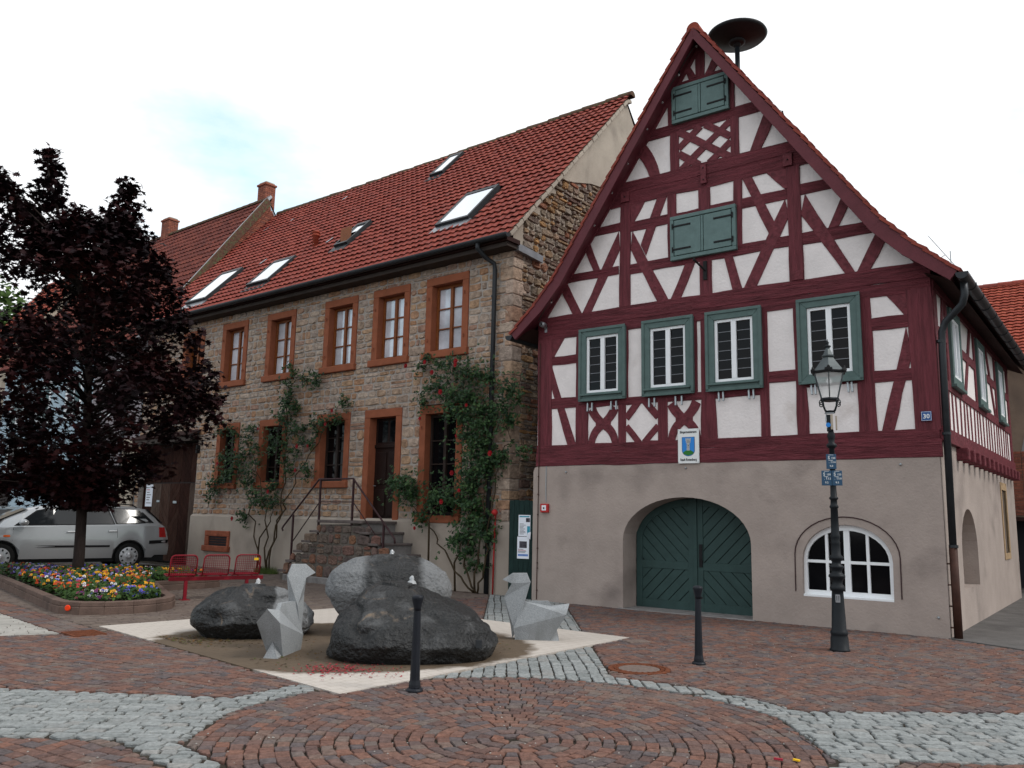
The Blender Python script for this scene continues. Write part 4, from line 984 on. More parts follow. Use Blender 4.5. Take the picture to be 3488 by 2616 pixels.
# lightning conductor and alarm cable
MB().tube([(0.10,-0.05,5.1),(0.11,-0.05,2.7),(0.10,-0.04,2.55),(0.085,-0.035,0.02)], 0.008, 6).build('conductor', 'rust_pipe', TH)
for z in (4.5,3.6,2.4,2.05,1.65,1.0,0.72,0.62,0.2): MB().ball((0.098,-0.045,z),0.018,6,4).build('conductor_clip', 'rust_pipe', TH)
MB().tube([(0.275,-0.03,2.6),(0.275,-0.035,2.2),(0.28,-0.03,1.9)], 0.009, 6).build('cable_duct', 'galv', TH)

# siren on the roof
t = thing('roof_siren', 'black mushroom-shaped siren on a pole above the town hall ridge', 'siren', TM @ Vector((3.80,1.5,0)))
MB().tube([(0,0,9.8),(0,0,11.2)], 0.05, 12).build('pole', 'lamp_iron', t, smooth=True)
MB().lathe([(0.02,11.12),(0.07,11.14),(0.08,11.24),(0.20,11.27),(0.56,11.34),(0.60,11.38),(0.58,11.42),(0.35,11.52),(0.05,11.57),(0.001,11.57)], 40).build('hood', 'iron', t, smooth=True)
MB().lathe([(0.12,11.2),(0.16,11.22),(0.16,11.30),(0.10,11.30)], 20).build('motor', 'iron', t, smooth=True)

# string of lights along the verge
t = thing('string_of_lights', 'green cable with small bulbs hung along the town hall gable', 'lights', TP, TT)
anch = [(0.12,5.55),(0.45,5.98),(0.75,6.42),(1.05,6.9),(1.45,7.4),(1.85,7.98),(2.2,8.5),(2.62,9.1),(2.95,9.55),(3.3,10.0),(3.66,10.46),(4.05,10.0),(4.42,9.62),(4.86,8.96),(5.22,8.62),(5.42,8.15),(5.76,7.75),(6.1,7.1),(6.45,6.62),(6.75,6.2),(7.12,5.62)]
pl = []
for i in range(len(anch)-1):
    a, b = anch[i], anch[i+1]
    for k_ in range(5):
        f_ = k_/5; pl.append((a[0]+(b[0]-a[0])*f_, -0.16-0.05*math.sin(f_*3.14), a[1]+(b[1]-a[1])*f_-0.05*math.sin(f_*math.pi)))
pl.append((anch[-1][0],-0.16,anch[-1][1]))
MB().tube(pl, 0.007, 5).build('cable', 'cable', t)
for i in range(1, len(anch)-1):
    a = anch[i]
    b_ = MB().tube([(a[0],-0.17,a[1]),(a[0],-0.18,a[1]-0.07)], 0.016, 8).build('socket', 'iron', t)
    MB().ball((a[0],-0.183,a[1]-0.095),0.023,8,6).build('bulb', 'clear_glass', b_, smooth=True)
# spotlight
t = thing('spotlight', 'small grey spotlight at the left end of the town hall floor beam', 'spotlight', TM @ Vector((0.22,-0.03,5.42)), TT)
MB().lathe([(0.03,-0.09),(0.055,-0.08),(0.06,0.0),(0.05,0.06),(0.02,0.07)], 14, (0,-0.09,0.04), axis='y').build('housing', 'zinc_light', t, smooth=True)
MB().bar((0,0.02,-0.05),(0,-0.09,0.02),0.03,0.02).build('arm', 'zinc_light', t)
MB().box(-0.03,0.03,0.0,0.02,-0.1,0.02).build('base', 'zinc_light', t)
# alarm box
t = thing('fire_alarm', 'red fire alarm box on the plaster wall left of the gate', 'alarm', TM @ Vector((0.265,-0.02,1.78)), TT)
MB().box(-0.09,0.09,-0.06,0.0,-0.085,0.085).build('housing', 'alarm_red', t, bev=0.01)
MB().box(-0.05,0.05,-0.066,-0.06,-0.045,0.055).build('window', 'glass_painted_sky', t); MB().ball((0,-0.066,0.0),0.018,8,6).build('button', 'ink', t)
MB().lathe([(0.001,0),(0.034,0.0),(0.034,-0.006),(0.028,-0.006),(0.028,-0.001),(0.001,-0.001)], 16, (0,-0.064,0.005), axis='y').build('ring', 'sign_white', t)
# sign with the crest
t = thing('town_sign', 'white enamel sign with a blue tower crest above the arched gate', 'sign', TM @ Vector((3.33,-0.03,2.59)), TT)
MB().box(-0.20,0.20,-0.032,-0.012,0.0,0.61).build('panel', 'sign_white', t, bev=0.003)
text('Bürgermeisteramt', 0.062, (0,-0.034,0.535), t, 'ink', sx=0.70, bold=0.0012); text('Stadt Rotenberg', 0.064, (0,-0.034,0.045), t, 'ink', sx=0.74, bold=0.0012)
sh = [(-0.115,0.46),(0.115,0.46),(0.115,0.23)]+[(0.115*math.cos(rad(a)),0.23+0.10*math.sin(rad(a))) for a in range(-10,-171,-16)]+[(-0.115,0.23)]
sh2 = [(x*1.06,0.135+(z-0.135)*1.03-0.004) for x,z in sh]
MB().prism(sh2, -0.0345,-0.032).build('shield_edge', 'ink', t); MB().prism(sh, -0.037,-0.0345).build('shield', 'crest_blue', t)
MB().prism([(-0.10,0.195),(-0.05,0.225),(0,0.235),(0.05,0.225),(0.10,0.195),(0.085,0.162),(0,0.135),(-0.085,0.162)], -0.0385,-0.037).build('hill_emblem', 'crest_green', t)
tw = MB()
tw.box(-0.028,0.028,-0.0395,-0.037,0.225,0.36); tw.box(-0.042,0.042,-0.0395,-0.037,0.36,0.40); tw.box(-0.05,0.05,-0.0397,-0.037,0.40,0.425)
for x in (-0.05,-0.022,0.006,0.034): tw.box(x,x+0.018,-0.0395,-0.037,0.425,0.445)
tw.build('tower_emblem', 'crest_grey', t)
tl_ = MB()
for z in (0.25,0.275,0.30,0.325,0.36,0.40): tl_.box(-0.03,0.03,-0.0402,-0.0397,z,z+0.004)
for x in (-0.022,-0.002,0.018): tl_.box(x,x+0.007,-0.0402,-0.0397,0.37,0.392)
tl_.box(-0.006,0.008,-0.0402,-0.0397,0.305,0.322); tl_.build('emblem_lines', 'ink', t)
for (x, z) in ((-0.185,0.02),(0.185,0.02),(-0.185,0.59),(0.185,0.59)): MB().ball((x,-0.033,z),0.007,6,4).build('screw', 'galv', t)
# house number
t = thing('house_number', 'small blue plate with white number 30 near the right corner', 'sign', TM @ Vector((7.18,-0.045,3.14)), TT)
MB().box(-0.072,0.072,-0.012,0.0,0.0,0.145).build('plate', 'sign_blue', t, bev=0.006)
bd = MB()
for (a,b,c,d) in ((-0.066,0.066,0.134,0.138),(-0.066,0.066,0.006,0.010),(-0.066,-0.062,0.01,0.134),(0.062,0.066,0.01,0.134)): bd.box(a,b,-0.0135,-0.012,c,d)
bd.build('border', 'sign_white', t); text('30', 0.095, (0,-0.0135,0.038), t, 'sign_white', bold=0.002)

# ------------------------------------------------------------------ stone house
TS = rad(-38.608); SP = Vector((-0.29, 17.88, 0.0))
SM = Matrix.Translation(SP) @ Matrix.Rotation(TS, 4, 'Z')
SH = thing('stone_house', 'long stone house with red tiled roof, brown window surrounds and climbing roses', 'house', SP, TS)
q = random.Random(21)
UP = [(-13.0,-11.8),(-10.82,-9.52),(-8.58,-7.28),(-6.03,-4.73),(-4.13,-2.83),(-2.27,-0.93)]
LO = [(-10.72,-9.6),(-8.63,-7.39),(-6.11,-4.81)]
OPEN = [(a,b,5.2,7.16) for a,b in UP]+[(a,b,2.23,4.13) for a,b in LO]+[(-4.25,-2.95,0.0,4.13),(-2.34,-1.0,1.43,4.13),(-15.06,-11.72,-1,3.85)]
LEV = [1.5,2.23,3.85,4.13,5.2,7.16,7.42]
wl = MB()
for z0, z1 in zip([-0.3]+LEV[:-1], LEV):
    for p, r_ in free(-15.3, 0.35, z0, z1, OPEN): wl.box(p, r_, 0.0, 0.45, z0, z1)
# rest of the body (sides and back)
wl.box(-15.3, 0.35, 0.46, 9.6, 4.2, 7.4); wl.box(-11.7, 0.35, 0.46, 9.6, -0.3, 4.2); wl.box(-15.3,-15.06,0.46,9.6,-0.3,4.2)
WALL = wl.build('wall', 'mortar', SH)
masonry(SH, WALL, 'wall_stone', -15.3, 0.28, LEV, OPEN, 0.12, 0.24, 0.17, 0.46, 0.020, 300, q, None, None, SM, gap=0.009, jit=0.024)
# quoins at the right corner
z = 1.5; k = 0
while z < 7.35:
    h = q.uniform(0.2, 0.36); h = min(h, 7.4-z); w_ = 0.42 if k % 2 else 0.26; mq = MB(); mq.box(0.35-w_+0.07, 0.372, -0.030, 0.30 if k % 2 else 0.46, z+0.008, z+h-0.008, q.random()); mq.build('quoin', 'wall_stone', WALL, bev=0.018); z += h; k += 1
# plaster plinth
pb_ = MB()
for (a, b) in ((-11.75,-4.25),(-4.25,0.42)): pass
pb_.add([(x,y,z) for x in (-11.75,0.44) for (y,z) in ((-0.075,-0.3),(-0.065,1.44),(0.0,1.50),(0.02,-0.3))], [(0,1,2,3),(7,6,5,4),(0,4,5,1),(1,5,6,2),(2,6,7,3)])
pb_.add([(0.44,-0.075,-0.3),(0.43,-0.065,1.42),(0.43,9.5,1.42),(0.44,9.5,-0.3),(0.34,-0.0,1.49),(0.34,9.5,1.49)], [(0,3,2,1),(1,2,5,4)])
pb_.build('plinth', 'house_base', SH)
# gable side: rubble below, render above
def side3(x, y, z): return (0.352-y, x, z)
def rline(w): return 7.62+(w+0.4)*1.05 if w < 4.75 else 13.03-(w-4.75)*1.25
gs = MB(); gs.add([(0.35,0,7.4),(0.35,9.6,7.4),(0.35,9.2,7.55),(0.35,4.75,13.0),(0.35,-0.05,7.9)], [(0,1,2,3,4)])
GS = gs.build('gable_wall', 'gable_render', SH)
def ing(w, z): return z < rline(w)-0.2 and z < 9.62+0.20*(w-1.5)
masonry(SH, GS, 'rubble_stone', 0.3, 6.5, [1.5,3,4.5,6,7.4,9,10.9], [], 0.09, 0.21, 0.14, 0.44, 0.05, 220, q, side3, ing, SM, jit=0.055, gap=0.009, name='rubble_stone')
rp = [(1.62,9.62),(2.2,9.72),(3.0,9.95),(4.2,10.12),(6.6,10.3),(6.6,10.4),(4.75,12.86),(4.0,12.05),(2.9,10.95)]
rm_ = MB(); rm_.prism(rp, 0, 1); rm_.v = [(0.352+0.055*(1-v[1]), v[0], v[2]) for v in rm_.v]; rm_.build('render_patch', 'gable_render', GS, label='flat grey-beige render on the gable top')
# mortar verge
vm = MB()
for k in range(24):
    w0 = -0.35+k*0.215; w1 = w0+0.22; r1 = q.uniform(0.02,0.07); vm.bar((0.45+r1*0.3,w0,rline(w0)-0.05+r1*0.3),(0.45+r1*0.2,w1,rline(w1)-0.05),0.16,0.1)
vm.build('verge_mortar', 'gable_render', SH, bev=0.02)
# roof
CS, SN = 1/1.45, 1.05/1.45
def slope(u, s, h): return Vector((u, -0.45+s*CS-SN*h, 7.6+s*SN+CS*h))
RU0, RU1, RL = -15.3, 0.55, 7.61
RE = 0.34
rb = MB(); rb.add([slope(RU0,0,0),slope(RE,0,0),slope(RE,RL,0),slope(RU0,RL,0),slope(RU0,0,-0.12),slope(RE,0,-0.12),slope(RE,RL,-0.12),slope(RU0,RL,-0.12)], [(0,1,2,3),(7,6,5,4),(0,4,5,1),(1,5,6,2),(2,6,7,3),(3,7,4,0)])
tp = slope(0,RL,0); rb.add([(RU0,tp.y,tp.z),(RE,tp.y,tp.z),(RE,9.9,7.3),(RU0,9.9,7.3)], [(0,1,2,3)])
SR = rb.build('roof', 'roof_board', SH)
SKY = [(-13.0,-11.85,0.62,2.45),(-9.85,-8.8,0.78,2.15),(-6.98,-6.40,2.05,3.3),(-2.55,-1.45,1.42,3.1),(-5.85,-5.3,5.85,7.2)]
def skipt(a, b):
    u = RU0+a
    return any(s0-0.02 < u < s1+0.02 and t0 < b < t1 for s0, s1, t0, t1 in SKY)
rows = 27; cols = 76
roof_tiles(SH, SR, None, slope(RU0,0,0.01), (1,0,0), (0,CS,SN), (0,-SN,CS), rows, cols, (RU1-RU0)/cols, RL/rows, skipt, 300, wave=0.015, matname='roof_tile', parent_matrix=SM, seg=6, lift=0.05)
for k in range(40):
    u0 = RU0+k*(RU1-RU0)/40; pr = [(0.14*math.cos(rad(a)), 0.14*math.sin(rad(a))) for a in range(-10, 191, 25)]; n = len(pr)
    rt = MB(); L_ = (RU1-RU0)/40+0.03; dz = q.uniform(-0.015,0.015)-0.10*math.sin(math.pi*k/40)*0.5
    rt.add([(u0,tp.y+p[0],tp.z-0.03+p[1]+dz) for p in pr]+[(u0+L_,tp.y+p[0]*0.9,tp.z-0.03+p[1]*0.9+dz) for p in pr], [(i,i+1,n+i+1,n+i) for i in range(n-1)]+[tuple(range(n)),tuple(range(2*n-1,n-1,-1))], q.random()); rt.build('ridge_tile', 'ridge_moss', SR)
for (a, b, s0, s1) in SKY:
    op = a == -6.98
    f = MB()
    for (p0, p1, r0, r1) in ((a,b,s0,s0+0.09),(a,b,s1-0.13,s1),(a,a+0.07,s0+0.09,s1-0.13),(b-0.07,b,s0+0.09,s1-0.13)):
        vs_ = [slope(x,y,h) for h in (0.0,0.13) for (x,y) in ((p0,r0),(p1,r0),(p1,r1),(p0,r1))]
        f.add(vs_, [(0,3,2,1),(4,5,6,7),(0,1,5,4),(1,2,6,5),(2,3,7,6),(3,0,4,7)])
    vs_ = [slope(x,y,h) for h in (0.03,0.055) for (x,y) in ((a-0.05,s0-0.28),(b+0.05,s0-0.28),(b+0.05,s0+0.02),(a-0.05,s0+0.02))]
    K_ = f.build('skylight', 'zinc', SR)
    fl = MB(); fl.add(vs_, [(0,3,2,1),(4,5,6,7),(0,1,5,4),(1,2,6,5),(2,3,7,6),(3,0,4,7)]); fl.build('flashing', 'zinc_light' if a in (-2.55,-13.0) else 'zinc', K_)
    g_ = MB()
    if op:
        g_.add([slope(a+0.07,s1-0.55,0.10),slope(b-0.07,s1-0.55,0.10),slope(b-0.07,s1-0.13,0.10),slope(a+0.07,s1-0.13,0.10)], [(0,1,2,3)])
        h_ = MB(); h_.add([slope(a+0.07,s0+0.09,0.02),slope(b-0.07,s0+0.09,0.02),slope(b-0.07,s1-0.5,0.02),slope(a+0.07,s1-0.5,0.02)], [(0,1,2,3)]); h_.build('opening', 'ink', K_)
        w2 = MB(); w2.add([slope(a+0.05,s0+0.2,0.06),slope(b-0.05,s0+0.2,0.06),slope(b-0.05,s0+0.55,0.34),slope(a+0.05,s0+0.55,0.34)], [(0,1,2,3)]); w2.build('open_sash', 'oak', K_)
    else: g_.add([slope(a+0.07,s0+0.09,0.115),slope(b-0.07,s0+0.09,0.115),slope(b-0.07,s1-0.13,0.115),slope(a+0.07,s1-0.13,0.115)], [(0,1,2,3)])
    g_.build('pane', 'skylight_glass', K_)
p = slope(-8.54, 2.75, 0); MB().lathe([(0.09,-0.1),(0.09,0.32),(0.13,0.33),(0.13,0.36),(0.09,0.37),(0.09,0.42),(0.125,0.43),(0.125,0.46),(0.02,0.47)], 14, p).build('vent_pipe', 'roof_tile_orange', SR, smooth=True)
for (u, w_) in ((-10.5,4.15),(-12.94,3.82),(-14.41,3.71),(-7.87,1.48),(-10.98,1.35)):
    s_ = (w_+0.45)/CS; b_ = MB(); b_.add([slope(u-0.05,s_-0.16,0.07),slope(u+0.05,s_-0.16,0.07),slope(u+0.05,s_+0.16,0.05),slope(u-0.05,s_+0.16,0.05)], [(0,1,2,3)]); b_.build('glass_tile', 'zinc_light', SR)
# cornice, gutter, downpipe
MB().box(-15.3, 0.45, -0.36, 0.03, 7.40, 7.50).build('cornice', 'cornice', SH, bev=0.01); MB().box(-15.3, 0.5, -0.44, 0.03, 7.502, 7.60).build('fascia', 'roof_board', SH)
gm = MB(); pr = [(0.08*math.cos(rad(a)), 0.08*math.sin(rad(a))) for a in range(170, 371, 20)]; n = len(pr)
gm.add([(-15.2,-0.53+p_[0],7.585+p_[1]) for p_ in pr]+[(0.6,-0.53+p_[0],7.60+p_[1]) for p_ in pr], [(i,i+1,n+i+1,n+i) for i in range(n-1)]+[tuple(range(n)),tuple(range(2*n-1,n-1,-1))]); gm.build('gutter', 'zinc', SH)
MB().tube([(-0.25,-0.53,7.52),(-0.25,-0.53,7.42),(-0.2,-0.3,7.25),(-0.1,-0.13,7.15),(-0.08,-0.12,7.0),(-0.11,-0.13,0.0)], 0.052, 12).build('downpipe', 'zinc', SH, smooth=True)
for z in (6.4,4.6,2.2,0.9): MB().tube([(-0.09,-0.12,z-0.02),(-0.09,-0.12,z+0.02)], 0.064, 12).build('pipe_clamp', 'zinc', SH)
MB().bar((0.42,0.0,7.46),(0.42,0.9,7.40),0.14,0.16).build('corner_board', 'zinc_light', SH)

def st_window(a, b, z0, z1, upper, sillw=0.06):
    s = MB(); jw = 0.19
    s.box(a, b, -0.035, 0.26, z1-0.19, z1); s.box(a, a+jw, -0.034, 0.26, z0+0.17, z1-0.19); s.box(b-jw, b, -0.034, 0.26, z0+0.17, z1-0.19)
    W = s.build('window', 'sandstone', SH, bev=0.012)
    MB().box(a-sillw, b+sillw*0.6, -0.10, 0.27, z0, z0+0.17).build('sill', 'sandstone', W, bev=0.02)
    i0, i1, c, d = a+jw, b-jw, z0+0.17, z1-0.19; fm = 'oak' if upper else 'brown_sash'; y0 = 0.15
    f = MB(); f.box(i0, i0+0.055, y0, 0.24, c, d); f.box(i1-0.055, i1, y0, 0.24, c, d); f.box(i0+0.055, i1-0.055, y0, 0.24, d-0.07, d); f.box(i0+0.055, i1-0.055, y0, 0.24, c, c+0.08)
    xm = (i0+i1)/2; f.box(xm-0.04, xm+0.04, y0-0.012, 0.24, c+0.08, d-0.07); f.build('sash', fm, W, bev=0.004)
    MB().box(i0, i1, 0.05, 0.15, c, c+0.035).build('weather_bar', 'iron', W)
    n = 3 if upper else 4
    for (x0, x1) in ((i0+0.055, xm-0.04), (xm+0.04, i1-0.055)):
        for k in range(n):
            za = c+0.08+(d-0.07-c-0.08)*k/n; zb2 = c+0.08+(d-0.07-c-0.08)*(k+1)/n
            if k: MB().box(x0, x1, y0+0.01, 0.22, za-0.014, za+0.014).build('glazing_bar', fm, W)
            tl = q.uniform(-0.003,0.003); pm = MB(); pm.add([(x0,0.20+tl,za),(x1,0.20-tl,za),(x1,0.20-tl,zb2),(x0,0.20+tl,zb2)], [(0,1,2,3)]); pm.build('pane', 'glass_painted_sky' if upper and a > -12 else 'glass_dark', W)
    for z in (z0+0.45, z1-0.5):
        for x in (a+0.10, b-0.10): MB().tube([(x,-0.06,z-0.04),(x,-0.06,z+0.04)], 0.012, 6).build('shutter_pin', 'sandstone_worn', W)
    return W
for a, b in UP: st_window(a, b, 5.2, 7.16, True)
for a, b in LO: st_window(a, b, 2.23, 4.13, False, 0.03)
st_window(-2.34, -1.0, 1.43, 4.10, False, 0.02)
# door
s = MB(); s.box(-4.25,-2.95,-0.035,0.3,3.93,4.13); s.box(-4.25,-4.06,-0.034,0.3,1.44,3.93); s.box(-3.14,-2.95,-0.034,0.3,1.44,3.93)
D_ = s.build('door_surround', 'sandstone', SH, bev=0.012)
dl = MB().box(-4.06,-3.14,0.20,0.27,1.44,3.93).build('door', 'dark_wood', SH)
for (a, b, c, d) in ((-3.98,-3.64,1.56,2.2),(-3.56,-3.22,1.56,2.2),(-3.98,-3.64,2.32,3.1),(-3.56,-3.22,2.32,3.1)): MB().box(a,b,0.175,0.2,c,d).build('panel', 'dark_wood', dl, bev=0.02)
MB().box(-4.06,-3.14,0.16,0.2,3.2,3.28).build('door_transom', 'dark_wood', dl, bev=0.01)
for (a, b) in ((-3.98,-3.64),(-3.56,-3.22)):
    pm = MB(); pm.add([(a,0.195,3.34),(b,0.195,3.34),(b,0.195,3.86),(a,0.195,3.86)], [(0,1,2,3)]); pm.build('pane', 'glass_dark', dl)
MB().tube([(-4.0,0.2,2.28),(-4.0,0.13,2.28),(-3.92,0.13,2.28)], 0.012).build('handle', 'galv', dl)
# cellar opening
s = MB(); s.box(-10.85,-9.62,-0.11,0.0,0.88,1.04); s.box(-10.85,-10.64,-0.108,0.0,0.62,0.88); s.box(-9.74,-9.62,-0.108,0.0,0.62,0.88); s.box(-10.90,-9.58,-0.16,0.0,0.46,0.62)
C_ = s.build('cellar_window', 'sandstone_worn', SH, bev=0.02); pm = MB(); pm.add([(-10.64,-0.078,0.62),(-9.74,-0.078,0.62),(-9.74,-0.078,0.88),(-10.64,-0.078,0.88)], [(0,1,2,3)]); pm.build('opening', 'ink', C_)
for z in (0.68,0.75,0.82): MB().box(-10.64,-9.74,-0.095,-0.085,z,z+0.012).build('bar', 'rust', C_)
# wooden gate at the left end
yg = 0.18
GA = MB().box(-15.06,-11.72,yg,yg+0.08,0.02,3.70).build('gate', 'dark_wood', SH, label='tall brown wooden gate with diagonal boards')
for k in range(6):
    a = -15.04+k*0.553; b = a+0.545
    for (c, d) in ((0.05,2.42),(2.46,3.66)):
        pan = [(a,c),(b,c),(b,d),(a,d)]; tn = 0.15+0.75*((k*3) % 4)/3 if d < 3 else 0.1+0.25*(k % 2); sg = 1 if k % 2 else -1
        for j in range(-4, 16):
            o_ = c+j*0.26; st = [(a,o_),(b,o_+sg*0.62),(b,o_+0.25+sg*0.62),(a,o_+0.25)]
            pc = clip(st, pan)
            if len(pc) >= 3:
                ar = abs(sum(pc[i][0]*pc[(i+1)%len(pc)][1]-pc[(i+1)%len(pc)][0]*pc[i][1] for i in range(len(pc))))/2
                if ar > 0.006: MB().prism(pc, yg-0.02-0.0005*(j % 3), yg, min(1, max(0, tn+q.uniform(-0.08,0.08)))).build('board', 'gate_wood', GA)
MB().box(-13.15,-12.95,yg-0.05,yg-0.02,1.80,1.88).build('handle', 'galv', GA, bev=0.01); MB().box(-14.15,-13.98,yg-0.035,yg-0.02,1.84,1.90).build('letter_slot', 'galv', GA)
pp = MB().box(-14.86,-14.45,yg-0.03,yg-0.022,1.70,2.40).build('notice', 'paper', GA)
for z in (1.8,1.9,1.98,2.06,2.14,2.22): MB().box(-14.80,-14.80+q.uniform(0.15,0.3),yg-0.0315,yg-0.03,z,z+0.02).build('print_line', 'ink' if z < 2.2 else 'ink_red', pp)
# porch roof over the gate
PR = MB().bar((-15.2,-0.15,3.92),(-11.6,-0.15,3.94),0.5,0.05,(0,-0.5,1)).build('porch_roof', 'roof_board', SH); MB().bar((-15.1,-0.3,3.72),(-11.65,-0.3,3.74),0.08,0.16).build('porch_beam', 'cornice', PR, bev=0.01)
# iron lantern bracket
MB().box(-11.66,-11.60,-0.12,0.0,3.30,3.55).build('lamp_bracket', 'iron', SH, bev=0.01)
# ---- stairs
ST = thing('entrance_stairs', 'double flight of worn stone steps up to the dark front door', 'stairs', SP, TS)
YO = -1.1
mbx = MB(); RIS = 0.24
stair_out = []
for k in range(6): 
    z1 = 1.38-RIS*k
    if z1 <= 0.02: continue
    mbx.box(-4.40-0.285*k, -2.98+0.28*k, YO-0.0006*k, -0.07, -0.2, z1-0.045+0.0)
BODY = mbx.build('stair_body', 'dark_mortar', ST)
op = []
for k in range(6):
    pass
def instair(u, z):
    k = math.ceil((1.335-z)/RIS); k = max(0, k)
    return -4.36-0.285*k < u < -3.0+0.28*k and z < 1.32
def st3(x, y, z): return (x, YO+y-0.004, z)
masonry(ST, BODY, 'stair_stone', -5.9, -1.5, [0.12,0.42,0.66,0.90,1.14,1.34], [], 0.13, 0.26, 0.18, 0.42, 0.03, 200, q, st3, instair, SM, jit=0.03)
MB().box(-5.6,-1.75,YO-0.10,YO,-0.2,0.14).build('footing', 'step_riser', ST, bev=0.02)
for k in range(6):
    z1 = 1.44-RIS*k
    if z1 < 0.05: continue
    if k == 0: MB().box(-4.48,-2.92,YO-0.06,-0.05,z1-0.06,z1).build('landing_slab', 'step_slab', ST, bev=0.012)
    else:
        MB().box(-4.42-0.285*k-0.04,-4.42-0.285*(k-1),YO-0.05,-0.05,z1-0.055,z1).build('tread', 'step_slab', ST, bev=0.012)
        MB().box(-2.98+0.28*(k-1),-2.98+0.28*k+0.04,YO-0.05,-0.05,z1-0.055,z1).build('tread', 'step_slab', ST, bev=0.012)
        MB().box(-2.99+0.28*(k-1),-2.98+0.28*(k-1)+0.006,YO+0.02,-0.06,z1,z1+RIS-0.06).build('riser', 'step_riser', ST)
# railing
RA = thing('stair_railing', 'dark brown iron railing on the entrance stairs', 'railing', SP, TS)
yr = YO+0.02
def rail(pts, r, nm): return MB().tube([(p[0], yr, p[1]) for p in pts], r, 8).build(nm, 'rail_paint', RA, smooth=True)
rail([(-5.84,1.16),(-5.88,1.20),(-5.84,1.26),(-4.56,2.39),(-3.35,2.39),(-1.98,1.14),(-1.92,1.08),(-1.90,0.98)], 0.022, 'handrail')
rail([(-5.47,0.88),(-4.5,1.86),(-3.32,1.86),(-2.28,0.92)], 0.013, 'lower_rail')
for (u, a, b) in ((-5.47,0.10,1.55),(-4.50,1.05,2.39),(-3.33,1.05,2.39),(-2.27,0.62,1.40)): MB().box(u-0.02,u+0.02,yr-0.02,yr+0.02,a,b).build('post', 'rail_paint', RA)
# ---- climbing roses
def rose(name, label, stems, blobs, flowers, base, seed, dens):
    q2 = random.Random(seed); t = thing(name, label, 'rose bush', SM @ Vector((base[0],-0.2,0)), TS)
    L = lambda u, y, z: (u-base[0], y+0.2, z)
    for i, s_ in enumerate(stems):
        pts = []
        for k in range(len(s_)-1):
            for f_ in range(4):
                a, b = s_[k], s_[k+1]; pts.append(L(a[0]+(b[0]-a[0])*f_/4+q2.uniform(-0.03,0.03), -0.2-0.08*math.sin(k+f_)-q2.uniform(0,0.04), max(0.0,a[1]+(b[1]-a[1])*f_/4)))
        pts.append(L(s_[-1][0],-0.25,s_[-1][1])); n = len(pts)
        pts[0] = (pts[0][0], pts[0][1], 0.0)
        MB().tube(pts, [0.024*(1-0.75*k/(n-1)) for k in range(n)], 6).build('stem', 'rose_stem', t, smooth=True)
    lf = MB(); tw = MB()
    for (u, z, r) in blobs:
        for _ in range(int(dens*r*r)+8):                  # sprays: short twig with a few leaves
            a = q2.uniform(0,6.28); rr_ = r*1.05*abs(q2.gauss(0,0.62)); c = Vector(L(u+rr_*math.cos(a), -0.10-q2.random()**1.5*0.5*min(1,r*2.2), z+rr_*math.sin(a)*1.05))
            d = Vector((q2.uniform(-1,1), q2.uniform(-1,0.3), q2.uniform(-0.5,1))).normalized()
            tn = min(1,max(0,q2.gauss(0.45,0.25)))
            for j in range(3):
                p = c+d*(0.035*j)+Vector((q2.uniform(-0.03,0.03),q2.uniform(-0.03,0.03),q2.uniform(-0.03,0.03)))
                n_ = Vector((q2.uniform(-0.7,0.7), -q2.uniform(0.2,1), q2.uniform(-0.1,1))).normalized(); e = n_.cross(Vector((q2.uniform(-1,1),q2.uniform(-1,1),q2.uniform(-1,1)))).normalized(); f_ = n_.cross(e); s_ = q2.uniform(0.024,0.042)
                lf.add([p-e*s_*1.25, p+f_*s_*0.7-n_*s_*0.15, p+e*s_*1.25-n_*s_*0.1, p-f_*s_*0.7-n_*s_*0.15], [(0,1,2),(0,2,3)], tn)
    lf.build('foliage', 'rose_leaf', t, kind='stuff')
    for (u, z) in [f_ for i_, f_ in enumerate(flowers) if i_ % 5 not in (1, 3)]:
        fb = MB(); c = Vector(L(u,-0.45-q2.uniform(0,0.12),z)); s_ = q2.uniform(0.038,0.06)
        for ring, (rr_, n, tilt) in enumerate(((0.25,4,0.9),(0.6,5,0.6),(1.0,6,0.25))):
            for j in range(n):
                a = 2*math.pi*j/n+ring*0.5; dd = Vector((math.cos(a),-tilt*0.8,math.sin(a))).normalized(); ee = Vector((-math.sin(a),0,math.cos(a)))
                b0 = c+dd*s_*rr_*0.35; fb.add([b0-ee*s_*0.25, b0+dd*s_*rr_*0.5-ee*s_*0.48, b0+dd*s_*rr_*0.85, b0+dd*s_*rr_*0.5+ee*s_*0.48, b0+ee*s_*0.25], [(0,1,2,3,4)], q2.random())
        fb.ball(c, s_*0.5, 7, 5); fb.build('blossom', 'rose_red', t)
    return t
RS = [[(-0.33,0),(-0.83,0.42),(-1.4,0.99),(-1.7,1.33),(-2.27,1.76),(-2.63,2.12)],[(-0.36,0),(-0.21,0.81),(-0.14,1.92),(-0.1,3.04),(-0.59,3.92)],[(-0.26,0),(-0.05,0.44),(-0.04,1.09),(0.14,2.47),(0.34,3.08),(0.58,3.1),(0.47,3.49)],[(-0.29,0),(-0.61,0.57),(-0.49,1.35),(-0.6,2.2),(-0.55,3.05),(-1.06,4.1),(-1.81,4.46)],[(-0.9,0.5),(-0.72,0.9),(-0.62,1.3)],[(-1.7,1.3),(-1.62,1.7),(-1.2,2.0)]]
